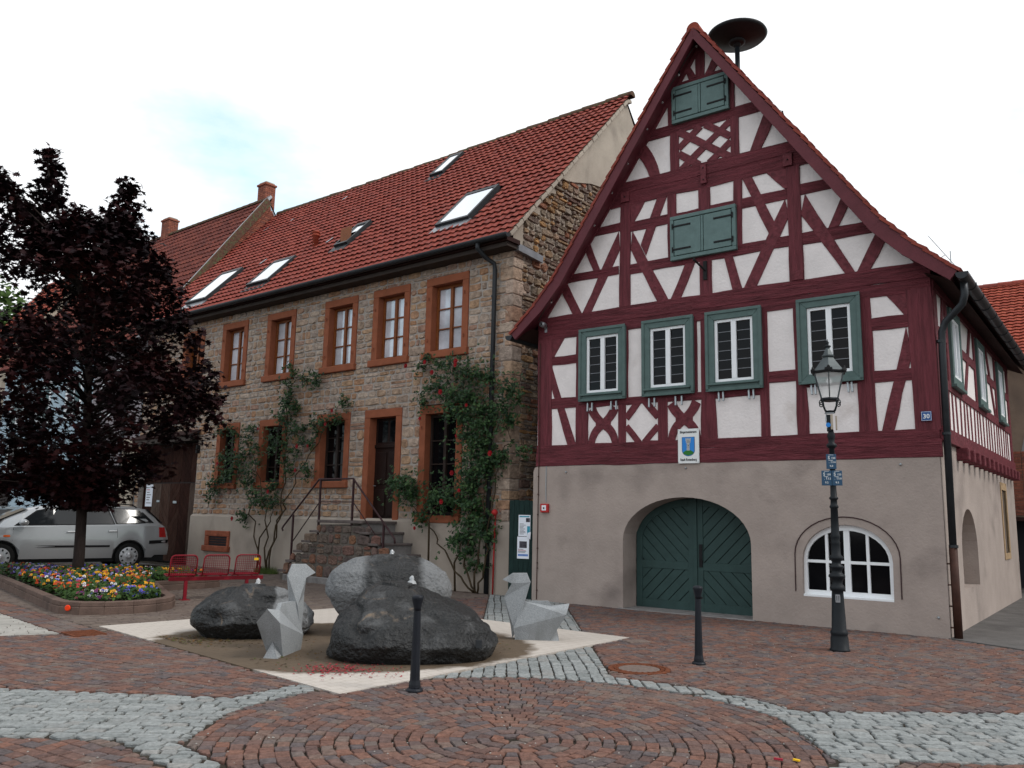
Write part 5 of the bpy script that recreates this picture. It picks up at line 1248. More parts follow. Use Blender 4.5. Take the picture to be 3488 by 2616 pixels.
RB = [(-1.9,4.5,0.2),(-2.05,4.17,0.25),(-1.48,4.41,0.35),(-0.99,4.25,0.4),(-0.59,4.16,0.45),(-1.18,3.96,0.35),(-0.73,3.76,0.45),(-0.28,3.9,0.4),(-0.19,3.55,0.45),(-0.56,3.28,0.45),(-0.18,3.1,0.4),(-0.36,2.87,0.4),(0.02,2.75,0.35),(-0.16,2.53,0.35),(-0.61,2.48,0.4),(-0.52,2.2,0.4),(-0.7,1.91,0.35),(-0.32,1.77,0.35),(-0.5,1.49,0.35),(-0.19,1.36,0.35),(-0.01,1.23,0.3),(-0.67,1.13,0.35),(-0.94,1.06,0.25),(-0.62,0.85,0.3),(-0.46,0.53,0.15),(-0.17,0.57,0.15),(-3.0,2.33,0.25),(-2.68,2.21,0.4),(-2.34,2.27,0.4),(-2.37,2.03,0.35),(-2.0,1.5,0.25),(-1.69,1.91,0.3),(-1.37,1.97,0.35),(-1.05,1.91,0.35),(0.45,4.25,0.3),(0.67,4.07,0.25),(0.35,3.92,0.35),(0.47,3.57,0.3),(0.3,2.85,0.25),(0.85,2.97,0.2),(-1.6,5.0,0.25),(-1.2,4.85,0.3),(-0.8,4.75,0.35),(-0.4,4.65,0.35),(-2.2,5.0,0.2),(-2.02,5.2,0.15),(-0.05,4.55,0.25)]
RF = [(-1.29,4.31),(-0.79,4.24),(-0.49,3.96),(-1.19,3.71),(-1.88,3.75),(-0.74,3.31),(-0.57,2.97),(0.28,2.89),(-0.56,2.67),(-0.86,2.51),(-0.56,2.13),(-2.91,2.46),(-1.92,1.31),(-0.38,0.81),(-1.09,1.89),(-2.38,5.0),(-1.8,4.94),(-1.58,4.78),(-1.34,4.95),(-0.78,4.86),(-1.77,5.03),(-0.02,4.67),(-0.81,4.95),(-1.99,5.26)]
rose('climbing_rose', 'dense climbing rose with red blooms beside the downpipe at the house corner', RS, RB, RF, (-0.33,0), 31, 640)
LS = [[(-7.75,0.1),(-8.08,0.75),(-8.45,1.53),(-8.74,2.04),(-9.28,2.59),(-10.12,2.88)],[(-7.62,0.1),(-7.63,1.22),(-7.93,1.87),(-8.36,2.71),(-8.93,3.58)],[(-7.53,0.1),(-7.2,1.23),(-7.0,1.84),(-6.6,2.55),(-6.05,3.24),(-5.27,3.9),(-4.88,4.35)],[(-7.56,0.1),(-7.29,1.07),(-7.1,1.78),(-7.18,3.01),(-7.22,4.01),(-7.2,4.66),(-6.96,5.01),(-6.56,5.12),(-6.09,5.04)],[(-8.08,0.75),(-7.49,1.35),(-7.59,1.77)]]
LB = [(-9.82,3.94,0.25),(-10.25,3.85,0.2),(-9.55,3.78,0.2),(-8.96,3.86,0.2),(-8.72,3.78,0.25),(-8.55,3.39,0.2),(-8.97,3.48,0.2),(-9.6,3.19,0.3),(-9.96,3.09,0.3),(-9.34,3.0,0.3),(-8.99,3.13,0.3),(-8.39,2.95,0.25),(-8.7,2.65,0.3),(-9.42,2.73,0.35),(-9.77,2.56,0.35),(-10.13,2.46,0.3),(-10.55,2.32,0.25),(-10.63,2.0,0.2),(-10.4,2.14,0.2),(-8.78,2.38,0.25),(-8.4,2.07,0.3),(-8.26,1.87,0.3),(-7.93,1.94,0.2),(-7.64,2.23,0.25),(-7.49,2.36,0.2),(-7.59,1.77,0.2),(-7.38,1.87,0.2),(-9.03,1.49,0.22),(-8.78,1.4,0.18),(-7.28,4.55,0.2),(-7.2,4.28,0.25),(-7.51,4.13,0.25),(-7.22,3.94,0.25),(-6.88,4.32,0.2),(-7.56,3.59,0.35),(-7.7,3.3,0.25),(-7.21,3.34,0.25),(-7.17,2.95,0.25),(-6.93,2.68,0.25),(-6.87,3.73,0.3),(-6.51,3.77,0.25),(-6.48,3.41,0.25),(-6.06,3.88,0.22),(-5.89,3.68,0.22),(-6.12,3.4,0.2),(-5.61,3.89,0.25),(-5.28,4.0,0.2),(-5.03,3.92,0.18),(-4.92,4.32,0.16),(-4.84,4.41,0.16),(-6.15,2.67,0.2),(-6.77,3.2,0.25),(-6.31,2.67,0.18),(-7.02,5.25,0.2),(-7.23,5.5,0.12),(-7.24,5.05,0.25),(-6.49,5.07,0.25),(-6.1,5.14,0.2),(-6.01,4.95,0.2),(-7.14,4.76,0.25),(-7.21,4.44,0.25),(-6.82,4.35,0.2)]
LF = [(-9.04,3.29),(-8.33,2.4),(-7.36,2.13),(-9.86,2.45),(-6.31,2.67),(-6.3,3.28),(-5.95,3.35),(-5.8,3.27),(-5.7,3.61),(-5.13,3.79),(-4.9,4.11),(-7.22,3.83),(-7.99,3.82),(-8.85,3.84),(-8.94,1.4),(-9.86,2.92),(-4.91,3.76)]
rose('climbing_rose', 'open climbing rose spreading over the left ground floor windows', LS, LB, LF, (-7.62,0), 32, 470)
gb = MB()
for i in range(900):
    a = q.uniform(0,6.28); r = 0.32*math.sqrt(q.random()); x = r*1.4*math.cos(a); y = r*0.6*math.sin(a); h = q.uniform(0.05,0.22); b_ = q.uniform(0,6.28)
    gb.add([(x-0.006,y,0),(x+0.006,y,0),(x+0.06*math.cos(b_),y+0.06*math.sin(b_),h)], [(0,1,2)], q.random())
gb.build('grass_tuft', 'grass', None, loc=SM @ Vector((-7.6,-0.25,0)), rotz=TS, kind='stuff', label='tuft of grass at the foot of the left climbing rose', category='grass')
# red standpipe by the corner
t = thing('dry_riser', 'thin red pipe with a round red cap beside the downpipe', 'pipe', SM @ Vector((0.06,-0.12,0)), TS)
MB().tube([(0,0,0),(0.01,0,0.8),(0.03,0,1.55),(0.05,-0.02,1.63)], 0.018, 8).build('pipe', 'alarm_red', t, smooth=True); MB().ball((0.06,-0.06,1.68),0.07,12,8).build('cap', 'alarm_red', t, smooth=True)

# ------------------------------------------------------------------ board gate in the alley
t = thing('alley_gate', 'dark green plank gate with posters in the gap between the two houses', 'gate', (0.0,17.08,0), math.atan2(-0.29,0.50))
for k in range(5): MB().box(0.0+k*0.114, 0.110+k*0.114, 0.0, 0.03, 0.0, 1.93+q.uniform(-0.015,0.015)).build('plank', 'green_board', t, bev=0.004)
MB().box(0.0,0.58,0.031,0.06,0.3,0.4).build('ledge', 'green_board', t); MB().box(0.0,0.58,0.031,0.06,1.5,1.6).build('ledge', 'green_board', t)
t2 = thing('poster', 'upper poster with teal photo on the green alley gate', 'poster', t.matrix_basis @ Vector((0.22,-0.004,1.22)), t.rotation_euler.z)
MB().box(0,0.27,-0.003,0,0,0.42).build('sheet', 'paper', t2); MB().box(0.17,0.26,-0.0045,-0.003,0.28,0.36).build('picture', 'paper_dark', t2); MB().box(0.2,0.265,-0.0045,-0.003,0.02,0.2).build('picture', 'paper_teal', t2)
MB().box(0.02,0.25,-0.0045,-0.003,0.375,0.40).build('heading', 'paper_teal', t2)
for k in range(9): MB().box(0.03,0.03+q.uniform(0.08,0.14),-0.0045,-0.003,0.04+k*0.025,0.048+k*0.025).build('print_line', 'ink', t2)
t2 = thing('poster', 'lower poster with dark mountain photo on the green alley gate', 'poster', t.matrix_basis @ Vector((0.20,-0.006,0.78)), t.rotation_euler.z)
MB().box(0,0.27,-0.003,0,0,0.43).build('sheet', 'paper', t2); MB().box(0.05,0.22,-0.0045,-0.003,0.21,0.34).build('picture', 'paper_dark', t2); MB().box(0.02,0.25,-0.0045,-0.003,0.05,0.09).build('banner', 'paper_blue', t2)
for k in range(4): MB().box(0.02,0.02+q.uniform(0.12,0.22),-0.0045,-0.003,0.12+k*0.02,0.128+k*0.02).build('print_line', 'ink_red' if k == 2 else 'ink', t2)
pf = MB(); pf.add([(0,0,0),(0.10,-0.03,-0.05),(0.12,-0.05,0.10),(0.03,-0.01,0.08)], [(0,1,2,3)]); pf.build('flap', 'paper', t2, loc=(0.21,0,0.43))

# ------------------------------------------------------------------ houses on the left
q = random.Random(41)
def chimney(parent, x, y, z0, z1, w, d, nm='chimney'):
    c = MB(); z = z0; k = 0
    while z < z1-0.12:
        for (a, b, horiz) in ((0, 0, 1),):
            n = 3
            for i in range(n):
                o = 0.5/n if k % 2 else 0
                for (yy0, yy1) in ((y-d/2, y-d/2+0.1), (y+d/2-0.1, y+d/2)): c.box(x-w/2+w*i/n+0.004, x-w/2+w*(i+1)/n-0.004, yy0, yy1, z+0.004, z+0.074, q.random())
                for (xx0, xx1) in ((x-w/2-0.001, x-w/2+0.09), (x+w/2-0.09, x+w/2+0.001)): c.box(xx0, xx1, y-d/2+0.1+(d-0.2)*i/n+0.004, y-d/2+0.1+(d-0.2)*(i+1)/n-0.004, z+0.004, z+0.074, q.random())
        z += 0.078; k += 1
    o = MB().box(x-w/2+0.02, x+w/2-0.02, y-d/2+0.02, y+d/2-0.02, z0, z1-0.1).build(nm, 'dark_mortar', parent)
    c.build('brick_courses', 'brick', o, kind='stuff')
    MB().box(x-w/2-0.04, x+w/2+0.04, y-d/2-0.04, y+d/2+0.04, z1-0.14, z1-0.06).build('chimney_cap', 'brick', o, bev=0.01)
    cp = MB(); cp.box(x-w/2+0.02, x+w/2-0.02, y-d/2+0.02, y+d/2-0.02, z1-0.06, z1+0.02); cp.build('cap_mortar', 'gable_render', o, bev=0.03)
    return o
def simple_window(root, x0, x1, z0, z1, surround, sash='sash_white', glass='glass_dark', y=0.0):
    s = MB()
    for (a,b,c,d) in ((x0-0.1,x1+0.1,z1,z1+0.12),(x0-0.1,x0,z0,z1),(x1,x1+0.1,z0,z1),(x0-0.14,x1+0.14,z0-0.12,z0)): s.box(a,b,y-0.05,y+0.02,c,d)
    w = s.build('window', surround, root, bev=0.01); f = MB()
    for (a,b,c,d) in ((x0,x1,z1-0.05,z1),(x0,x1,z0,z0+0.05),(x0,x0+0.05,z0+0.05,z1-0.05),(x1-0.05,x1,z0+0.05,z1-0.05),((x0+x1)/2-0.03,(x0+x1)/2+0.03,z0+0.05,z1-0.05)): f.box(a,b,y-0.03,y-0.004,c,d)
    f.build('sash', sash, w)
    for (a,b) in ((x0+0.05,(x0+x1)/2-0.03),((x0+x1)/2+0.03,x1-0.05)):
        pm = MB(); pm.add([(a,y-0.012,z0+0.05),(b,y-0.012,z0+0.05),(b,y-0.012,z1-0.05),(a,y-0.012,z1-0.05)], [(0,1,2,3)]); pm.build('pane', glass, w)
    return w
def gabled(root, x0, x1, depth, ze, wr, zr, wallm, tilem, cap, y_over=0.35, name='roof', seg=4, tw=0.215, ex=0.33, ridge='ridge_moss', left_gable=True):
    M_ = Matrix.Translation(root.location) @ Matrix.Rotation(root.rotation_euler.z, 4, 'Z')
    b = MB(); pr = [(0,-0.3),(depth,-0.3),(depth,ze),(wr,zr-0.1),(0,ze)]
    b.add([(x0,p[0],p[1]) for p in pr]+[(x1,p[0],p[1]) for p in pr], [tuple(range(4,-1,-1)), tuple(range(5,10))]+[(i,(i+1)%5,5+(i+1)%5,5+i) for i in range(5)])
    wall = b.build('wall', wallm, root)
    k = (zr-ze)/(wr); lo = Vector((x0,-y_over,ze-k*y_over+0.02)); hi = Vector((x0,wr,zr)); B_ = hi-lo; L_ = B_.length; B_.normalize(); Nn = Vector((0,-B_.z,B_.y))
    r = MB(); r.add([lo,lo+Vector((x1-x0,0,0)),hi+Vector((x1-x0,0,0)),hi,(x1,depth+0.3,ze-0.2),(x0,depth+0.3,ze-0.2)], [(0,1,2,3),(3,2,4,5)])
    r.add([lo-Nn*0.1,lo+Vector((x1-x0,0,0))-Nn*0.1,lo+Vector((x1-x0,0,0)),lo], [(0,1,2,3)])
    R = r.build(name, 'roof_board', root)
    cols = int((x1-x0)/tw); rows = int(L_/ex)
    roof_tiles(root, R, None, lo+Nn*0.012, (1,0,0), B_, Nn, rows, cols, (x1-x0)/cols, L_/rows, None, cap, wave=0.024 if seg > 1 else 0.0, matname=tilem, parent_matrix=M_, seg=seg, lift=0.045)
    n = int((x1-x0)/0.4)
    for i in range(n):
        u0 = x0+i*(x1-x0)/n; pr2 = [(0.13*math.cos(rad(a)),0.13*math.sin(rad(a))) for a in range(-10,191,40)]; m_ = len(pr2); rt = MB()
        rt.add([(u0,wr+p[0],zr+p[1]) for p in pr2]+[(u0+(x1-x0)/n+0.03,wr+p[0]*0.9,zr+p[1]*0.9) for p in pr2], [(j,j+1,m_+j+1,m_+j) for j in range(m_-1)]+[tuple(range(m_))], q.random()); rt.build('ridge_tile', ridge, R)
    return wall, R
LH = thing('blue_house', 'pale blue house with dark tiled roof and two brick chimneys behind the tree', 'house', SM @ Vector((-15.32,0.0,0)), TS)
wall, R = gabled(LH, -11.6, 0.0, 8.6, 7.6, 4.3, 13.55, 'blue_render', 'roof_tile_dark', 160)
# brick gable triangle above the stone house roof, verge flashing
bg_ = MB(); z = 8.2
while z < 13.35:
    wlo = 4.3-(13.4-z)/1.383+0.05; whi = min(8.0, 4.3+(13.4-z)/1.383-0.05); x = wlo
    while x < whi-0.05:
        l = min(0.24, whi-x); bg_.box(0.0,0.045,x+0.005,x+l-0.005,z+0.005,z+0.071,q.random()); x += 0.245
    z += 0.076
bg_.build('gable_bricks', 'brick', wall, kind='stuff')
MB().bar((0.03,-0.35,7.22),(0.03,4.32,13.68),0.22,0.10,(0,-0.79,0.61)).build('verge_flashing', 'zinc_light', R); MB().bar((0.10,-0.2,7.3),(0.10,4.25,13.46),0.10,0.28,(0,-0.79,0.61)).build('verge_board', 'ridge_moss', R)
chimney(R, -0.40, 4.45, 12.6, 14.35, 0.52, 0.45); chimney(R, -7.5, 4.4, 13.0, 14.4, 0.62, 0.45)
MB().box(-3.55,-0.02,-0.02,0.0,-0.3,7.4).build('render_panel', 'mauve_render', wall); 
MB().box(-0.80,0.02,-0.14,-0.02,-0.3,3.9).build('gate_pillar', 'cream_render', wall, bev=0.03); MB().tube([(-0.87,-0.12,7.3),(-0.87,-0.12,0.0)], 0.05, 10).build('downpipe', 'zinc', LH, smooth=True)
simple_window(LH, -10.4, -9.3, 2.8, 4.2, 'sash_white', 'dark_wood'); simple_window(LH, -8.2, -7.1, 4.9, 6.4, 'sash_white'); simple_window(LH, -5.6, -4.5, 4.9, 6.4, 'sash_white'); simple_window(LH, -2.8,-1.7,4.9,6.4,'sash_white'); simple_window(LH,-10.6,-9.5,4.9,6.4,'sash_white')
d_ = MB().box(-10.95,-9.95,-0.04,0.0,0,2.45).build('door', 'dark_wood', LH); MB().box(-11.1,-10.95,-0.06,0.0,0,2.5).build('door_jamb', 'tan_stone', d_)
OH = thing('orange_roof_house', 'low house with orange tiled roof at the far left', 'house', SM @ Vector((-27.0,0.05,0)), TS)
gabled(OH, -4.5, 0.0, 6.2, 8.2, 2.9, 12.3, 'cream_render', 'roof_tile_orange', 60, ridge='roof_tile_orange', seg=2)
simple_window(OH, -1.9, -0.9, 4.8, 6.2, 'sash_white'); simple_window(OH, -3.8, -2.8, 4.8, 6.2, 'sash_white')
# ------------------------------------------------------------------ house behind on the right
RH = thing('brick_back_house', 'brown house with orange tiled roof behind the town hall on the right', 'house', TM @ Vector((7.3,12.5,0)), TT)
wallR, RR = gabled(RH, -6.0, 9.0, 7.2, 6.35, 3.6, 9.15, 'brown_render', 'roof_tile_orange', 160, y_over=0.25, ridge='roof_tile', seg=2, tw=0.2, ex=0.19)
bb = MB(); z = 1.9
while z < 3.6:
    x = -0.6
    while x < 0.9-0.3*abs(z-2.6): bb.box(x+0.005,x+0.235,-0.03,0.0,z+0.005,z+0.07,q.random()); x += 0.245
    z += 0.078
bb.build('brick_patch', 'brick', wallR, kind='stuff')
MB().prism([(-0.1,3.6),(2.2,3.55),(2.2,5.0),(0.9,4.95),(0.1,4.5)], -0.02, 0.0).build('render_patch', 'grey_render', wallR)
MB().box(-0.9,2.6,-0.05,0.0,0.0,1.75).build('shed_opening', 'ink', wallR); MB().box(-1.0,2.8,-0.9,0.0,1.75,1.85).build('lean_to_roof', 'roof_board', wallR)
simple_window(RH, 0.45, 1.0, 4.05, 4.5, 'brown_sash', 'brown_sash'); MB().box(-6,9,-0.36,-0.2,6.05,6.2).build('gutter', 'zinc', RR)
MB().box(0.55,1.6,-0.3,0.0,5.3,5.95).build('awning_box', 'zinc', wallR)
t = thing('tv_antenna', 'thin rooftop television antenna showing above the right verge', 'antenna', TM @ Vector((5.75,12.9,0)), TT)
MB().tube([(0,0,6.5),(0,0,9.6)], 0.015, 6).build('mast', 'galv', t); MB().tube([(-0.55,0,10.15),(0.35,0,8.75)], 0.012, 6).build('boom', 'galv', t); MB().tube([(-0.75,0,9.65),(-0.3,0,9.0)], 0.012, 6).build('boom', 'galv', t)
MB().tube([(-0.15,0,9.5),(-0.5,0,9.3)], 0.01, 6).build('strut', 'galv', t)
for k in range(9): a = k/8; MB().bar((-0.55+0.9*a,-0.15,10.15-1.4*a),(-0.55+0.9*a,0.15,10.15-1.4*a),0.008,0.008).build('element', 'galv', t)
# alley back wall so the gap between the houses closes
MB().box(-3,8,0,0.3,0,4.5).build('alley_wall', 'brown_render', None, loc=TM @ Vector((-3.5,9.9,0)), rotz=TT, label='brown rendered wall closing the alley between the houses', category='wall')
# ------------------------------------------------------------------ wooded hill
hm = MB(); n = 40
hv = lambda x, y: 43*math.exp(-(((x+118)/62)**2+((y-165)/55)**2))+2*noise.noise(Vector((x*0.05,y*0.05,0)))
for i in range(n+1):
    for j in range(n+1):
        x = -260+i*6.5; y = 60+j*6.5; hm.v.append((x,y,max(-0.3,hv(x,y)-0.6)))
for i in range(n):
    for j in range(n): hm.f.append([i*(n+1)+j,(i+1)*(n+1)+j,(i+1)*(n+1)+j+1,i*(n+1)+j+1]); hm.t.append(0.5)
struct(hm.build('hill', 'hill_grass', None, smooth=True))
fo = MB()
for k in range(340):
    x = q.uniform(-112,-60); y = q.uniform(105,160); z = hv(x,y)
    if z < 4: continue
    r = q.uniform(2.0,3.6); tn = q.random()
    for _ in range(46):
        d = Vector((q.gauss(0,1),q.gauss(0,1),q.gauss(0,1))).normalized(); p = Vector((x,y,z+r*1.1))+Vector((d.x*r,d.y*r,d.z*r*1.15))*q.uniform(0.8,1.05); e = d.cross(Vector((q.uniform(-1,1),q.uniform(-1,1),1))).normalized(); f_ = d.cross(e); s_ = q.uniform(0.35,0.75)
        fo.add([p-e*s_,p+f_*s_*0.7,p+e*s_,p-f_*s_*0.7], [(0,1,2,3)], min(1,max(0,tn+q.uniform(-0.3,0.3))))
fo.build('hillside_wood', 'forest', None, kind='stuff', label='bright green wood on the distant hillside at the far left', category='wood')

# ------------------------------------------------------------------ purple maple
q = random.Random(51)
TB = Vector((-9.0,17.8,0.0)); tree = thing('maple_tree', 'dark purple-leaved maple tree growing in the flower bed', 'tree', TB, math.atan2(-(-9.0),17.8))
trk = MB(); tp_ = [(0,0,0),(0.01,0,0.6),(-0.02,0,1.5),(-0.05,0.02,2.4),(-0.1,0.05,3.6),(-0.2,0.05,5.0),(-0.5,0.0,6.3),(-0.95,-0.05,7.6),(-1.3,-0.05,8.7),(-1.38,-0.05,9.2)]
trk.tube(tp_, [0.125,0.11,0.10,0.095,0.085,0.07,0.05,0.035,0.02,0.008], 12); trk.build('trunk', 'bark', tree, smooth=True)
def tr_at(z):
    for a, b in zip(tp_[:-1], tp_[1:]):
        if a[2] <= z <= b[2]: k = (z-a[2])/(b[2]-a[2]); return Vector(a)+(Vector(b)-Vector(a))*k
    return Vector(tp_[-1])
RZ = [(1.55,0.35),(2.0,1.0),(2.6,1.75),(3.3,2.5),(3.9,2.75),(4.7,2.5),(5.6,2.15),(6.4,1.85),(7.0,1.5),(7.6,0.95),(8.0,0.5)]
def rz(z):
    for a, b in zip(RZ[:-1], RZ[1:]):
        if a[0] <= z <= b[0]: return a[1]+(b[1]-a[1])*(z-a[0])/(b[0]-a[0])
    return 0.2
cl = []
for _ in range(2200):
    z = q.uniform(1.6,7.9); r = rz(z); a = q.uniform(0,6.283); k = math.sqrt(q.random()); cxo = -0.10 if z < 5 else -0.25
    k = 0.12+0.88*k
    x = cxo+r*k*math.cos(a); y = r*k*math.sin(a)*0.95
    nn_ = noise.noise(Vector((x*0.8,y*0.8,z*0.8)))
    if nn_ < -0.30: continue
    if -2.6 < x < -0.9 and 5.9 < z < 6.7 and y < 9 and q.random() < 0.8: continue
    cl.append((x,y,z,0.30))
    if len(cl) > 520: break
for _ in range(26): z = q.uniform(7.2,8.85); cl.append((0.28+q.gauss(0,0.13*(9.4-z)),q.gauss(0,0.15),z,0.20))
for _ in range(30): z = q.uniform(7.2,9.25); cl.append((-1.35+q.gauss(0,0.13*(9.7-z))+0.1*(9.2-z),q.gauss(0,0.18),z,0.20))
for _ in range(22): k = q.random(); cl.append((-1.5-k*1.2,q.gauss(0,0.2),7.9+0.4*math.sin(k*2.2)+q.gauss(0,0.12),0.22))
for _ in range(24): k = q.random(); cl.append((0.6+k*2.0,-0.6+q.gauss(0,0.35),4.6-k*1.1+q.gauss(0,0.18),0.24))
for _ in range(18): cl.append((q.uniform(-2.0,-0.4),q.uniform(-0.8,0.5),q.uniform(1.65,2.2),0.22))
for _ in range(34): cl.append((q.uniform(-2.9,-1.1),q.gauss(0,0.4),6.7+q.uniform(0,1.15),0.25))
for _ in range(14): cl.append((q.uniform(-0.95,0.15),q.gauss(0,0.3),q.uniform(6.9,7.75),0.26))
for _ in range(46): cl.append((q.uniform(-2.7,-0.3),q.gauss(0,0.5),q.uniform(1.75,3.2),0.25))
for _ in range(16): cl.append((q.uniform(0.1,1.3),q.gauss(-0.2,0.4),q.uniform(2.1,2.8),0.22))
lm = MB()
for i, (x, y, z, r) in enumerate(cl):
    if i % 5 == 0 and r > 0.21:
        a = tr_at(max(1.8, z-0.35*math.hypot(x,y)-0.2)); c = Vector((x,y,z)); m_ = (a+c)/2+Vector((0,0,0.12)); lm.tube([a,m_,c], [0.03,0.018,0.006], 5)
lm.build('limbs', 'bark', tree, smooth=True)
lf = MB(); LS_ = [(0,-0.55),(0.16,-0.22),(0.62,-0.38),(0.46,-0.02),(0.98,0.18),(0.50,0.26),(0.52,0.62),(0.2,0.46),(0.0,1.0)]
shape = LS_+[(-x,z) for x,z in reversed(LS_[1:-1])]
for (x, y, z, r) in cl:
    base = min(1,max(0,0.35+noise.noise(Vector((x,y,z)))*0.6))
    for _ in range(34 if r > 0.25 else 26):
        d = Vector((q.gauss(0,1),q.gauss(0,1),q.gauss(0,0.75))).normalized()*r*q.uniform(0.35,1.25)
        p = Vector((x,y,z))+d; p.z = max(p.z,1.6+0.15*noise.noise(p*1.5))
        n_ = Vector((d.x*0.8+q.gauss(0,0.35), d.y*0.8+q.gauss(0,0.35), 0.75+q.gauss(0,0.35))).normalized()
        e = n_.cross(Vector((q.uniform(-1,1),q.uniform(-1,1),q.uniform(-1,0.3)))).normalized(); f_ = n_.cross(e); s_ = q.uniform(0.075,0.125)
        lf.add([p+e*(a*s_)+f_*(b*s_)-n_*(abs(a)*0.25*s_) for a, b in shape], [tuple(range(len(shape)))], min(1,max(0,base+q.gauss(0,0.2))))
lf.build('crown', 'maple_leaf', tree, kind='stuff')

# ------------------------------------------------------------------ flower bed
q = random.Random(61)
BED = [(-11.9,19.2),(-10.1,17.05),(-8.5,15.08),(-7.1,13.36),(-6.85,13.12),(-6.5,13.02),(-6.15,13.09),(-5.80,13.32),(-5.58,13.66),(-5.50,14.05),(-5.60,14.45),(-5.82,14.8),(-6.98,17.0),(-6.3,17.8),(-6.15,18.25),(-7.6,19.2),(-9.4,19.4)]
FB = thing('flower_bed', 'kerbed flower bed full of mixed pansies around the maple', 'flower bed', (-7.5,15.5,0))
BL = [(x+7.5,y-15.5) for x,y in BED]; nb = len(BL)
def inset(poly, d):
    out = []; n = len(poly)
    for i in range(n):
        p0, p1, p2 = poly[i-1], poly[i], poly[(i+1) % n]
        e1 = Vector((p1[0]-p0[0],p1[1]-p0[1])).normalized(); e2 = Vector((p2[0]-p1[0],p2[1]-p1[1])).normalized()
        n1 = Vector((-e1.y,e1.x)); n2 = Vector((-e2.y,e2.x)); b = (n1+n2).normalized(); k = d/max(0.4,b.dot(n1)); out.append((p1[0]+b.x*k,p1[1]+b.y*k))
    return out
BI = inset(BL, 0.16)
ks = []
for i in range(nb):
    j = (i+1) % nb; L_ = math.dist(BL[i],BL[j]); n = max(1,round(L_/1.0))
    for k in range(n):
        f0 = k/n+(0.004/L_ if n > 1 or L_ > 0.8 else 0); f1 = (k+1)/n-(0.004/L_ if n > 1 or L_ > 0.8 else 0)
        lp = lambda A_, B_, f: (A_[0]+(B_[0]-A_[0])*f, A_[1]+(B_[1]-A_[1])*f)
        o0, o1, i0, i1 = lp(BL[i],BL[j],f0), lp(BL[i],BL[j],f1), lp(BI[i],BI[j],f0), lp(BI[i],BI[j],f1)
        m_ = MB().slab([o0,o1,i1,i0],-0.1,0.115)
        ox = lambda o, i_, t: (o[0]+(i_[0]-o[0])*t, o[1]+(i_[1]-o[1])*t)
        m_.slab([ox(o0,i0,0.06),ox(o1,i1,0.06),ox(o1,i1,1.0),ox(o0,i0,1.0)],0.1151,0.19)
        m_.build('kerb_stone', 'kerb_concrete', FB, bev=0.012)
MB().slab(BI,-0.05,0.13).build('soil', 'soil', FB)
IN2 = inset(BL, 0.24)
def inpoly(x, y, P_):
    c = False; n = len(P_)
    for i in range(n):
        a, b = P_[i], P_[(i+1) % n]
        if (a[1] > y) != (b[1] > y) and x < (b[0]-a[0])*(y-a[1])/(b[1]-a[1])+a[0]: c = not c
    return c
lf = MB(); spots = []
while len(spots) < 7600:
    x = q.uniform(-5.2,2.1); y = q.uniform(-2.6,5.6)
    if inpoly(x, y, IN2): spots.append((x,y))
hgt = lambda x, y: 0.17+0.05*smoothstep(-2.4,0.5,y)+0.05*noise.noise(Vector((x*1.5,y*1.5,3)))
for (x, y) in spots:
    h = hgt(x,y)*q.uniform(0.7,1.35)+0.07; p = Vector((x,y,h)); n_ = Vector((q.gauss(0,0.6),q.gauss(0,0.6)-0.3,1)).normalized(); e = n_.cross(Vector((q.uniform(-1,1),q.uniform(-1,1),0))).normalized(); f_ = n_.cross(e); s_ = q.uniform(0.025,0.05)
    lf.add([p-e*s_*1.3,p+f_*s_*0.6,p+e*s_*1.3,p-f_*s_*0.6], [(0,1,2,3)], q.random())
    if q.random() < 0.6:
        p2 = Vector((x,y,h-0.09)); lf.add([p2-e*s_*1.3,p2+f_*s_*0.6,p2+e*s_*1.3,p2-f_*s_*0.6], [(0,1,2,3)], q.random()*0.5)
lf.build('foliage', 'bed_leaf', FB, kind='stuff')
fl = []
for _ in range(260):
    k = q.choice(spots); c = q.choice((0,1,2,3,4,5,6,6,7,7,7))
    ang = noise.noise(Vector((k[0]*0.35,k[1]*0.35,9)))
    wx = k[0]+7.5
    if k[0] < -2.0: c = q.choice((0,1,2,3,5))
    elif k[1] < -1.2 and k[0] > 0.6: c = q.choice((2,2,2,4,0,7))
    elif k[1] < -0.3: c = q.choice((7,7,7,6,6,5,0,2))
    elif k[0] > 0.6 and k[1] > 0: c = q.choice((7,6,6,4,5,3,0))
    for j in range(q.randint(4,9)):
        x = k[0]+q.gauss(0,0.10); y = k[1]+q.gauss(0,0.10)
        if inpoly(x, y, IN2): fl.append((x,y,c))
rest = MB(); sc = sorted([(apparent((x-7.5,y+15.5,0.3),0.05),i) for i,(x,y,c) in enumerate(fl)], reverse=True); ch = set(i for v_, i in sc[:300])
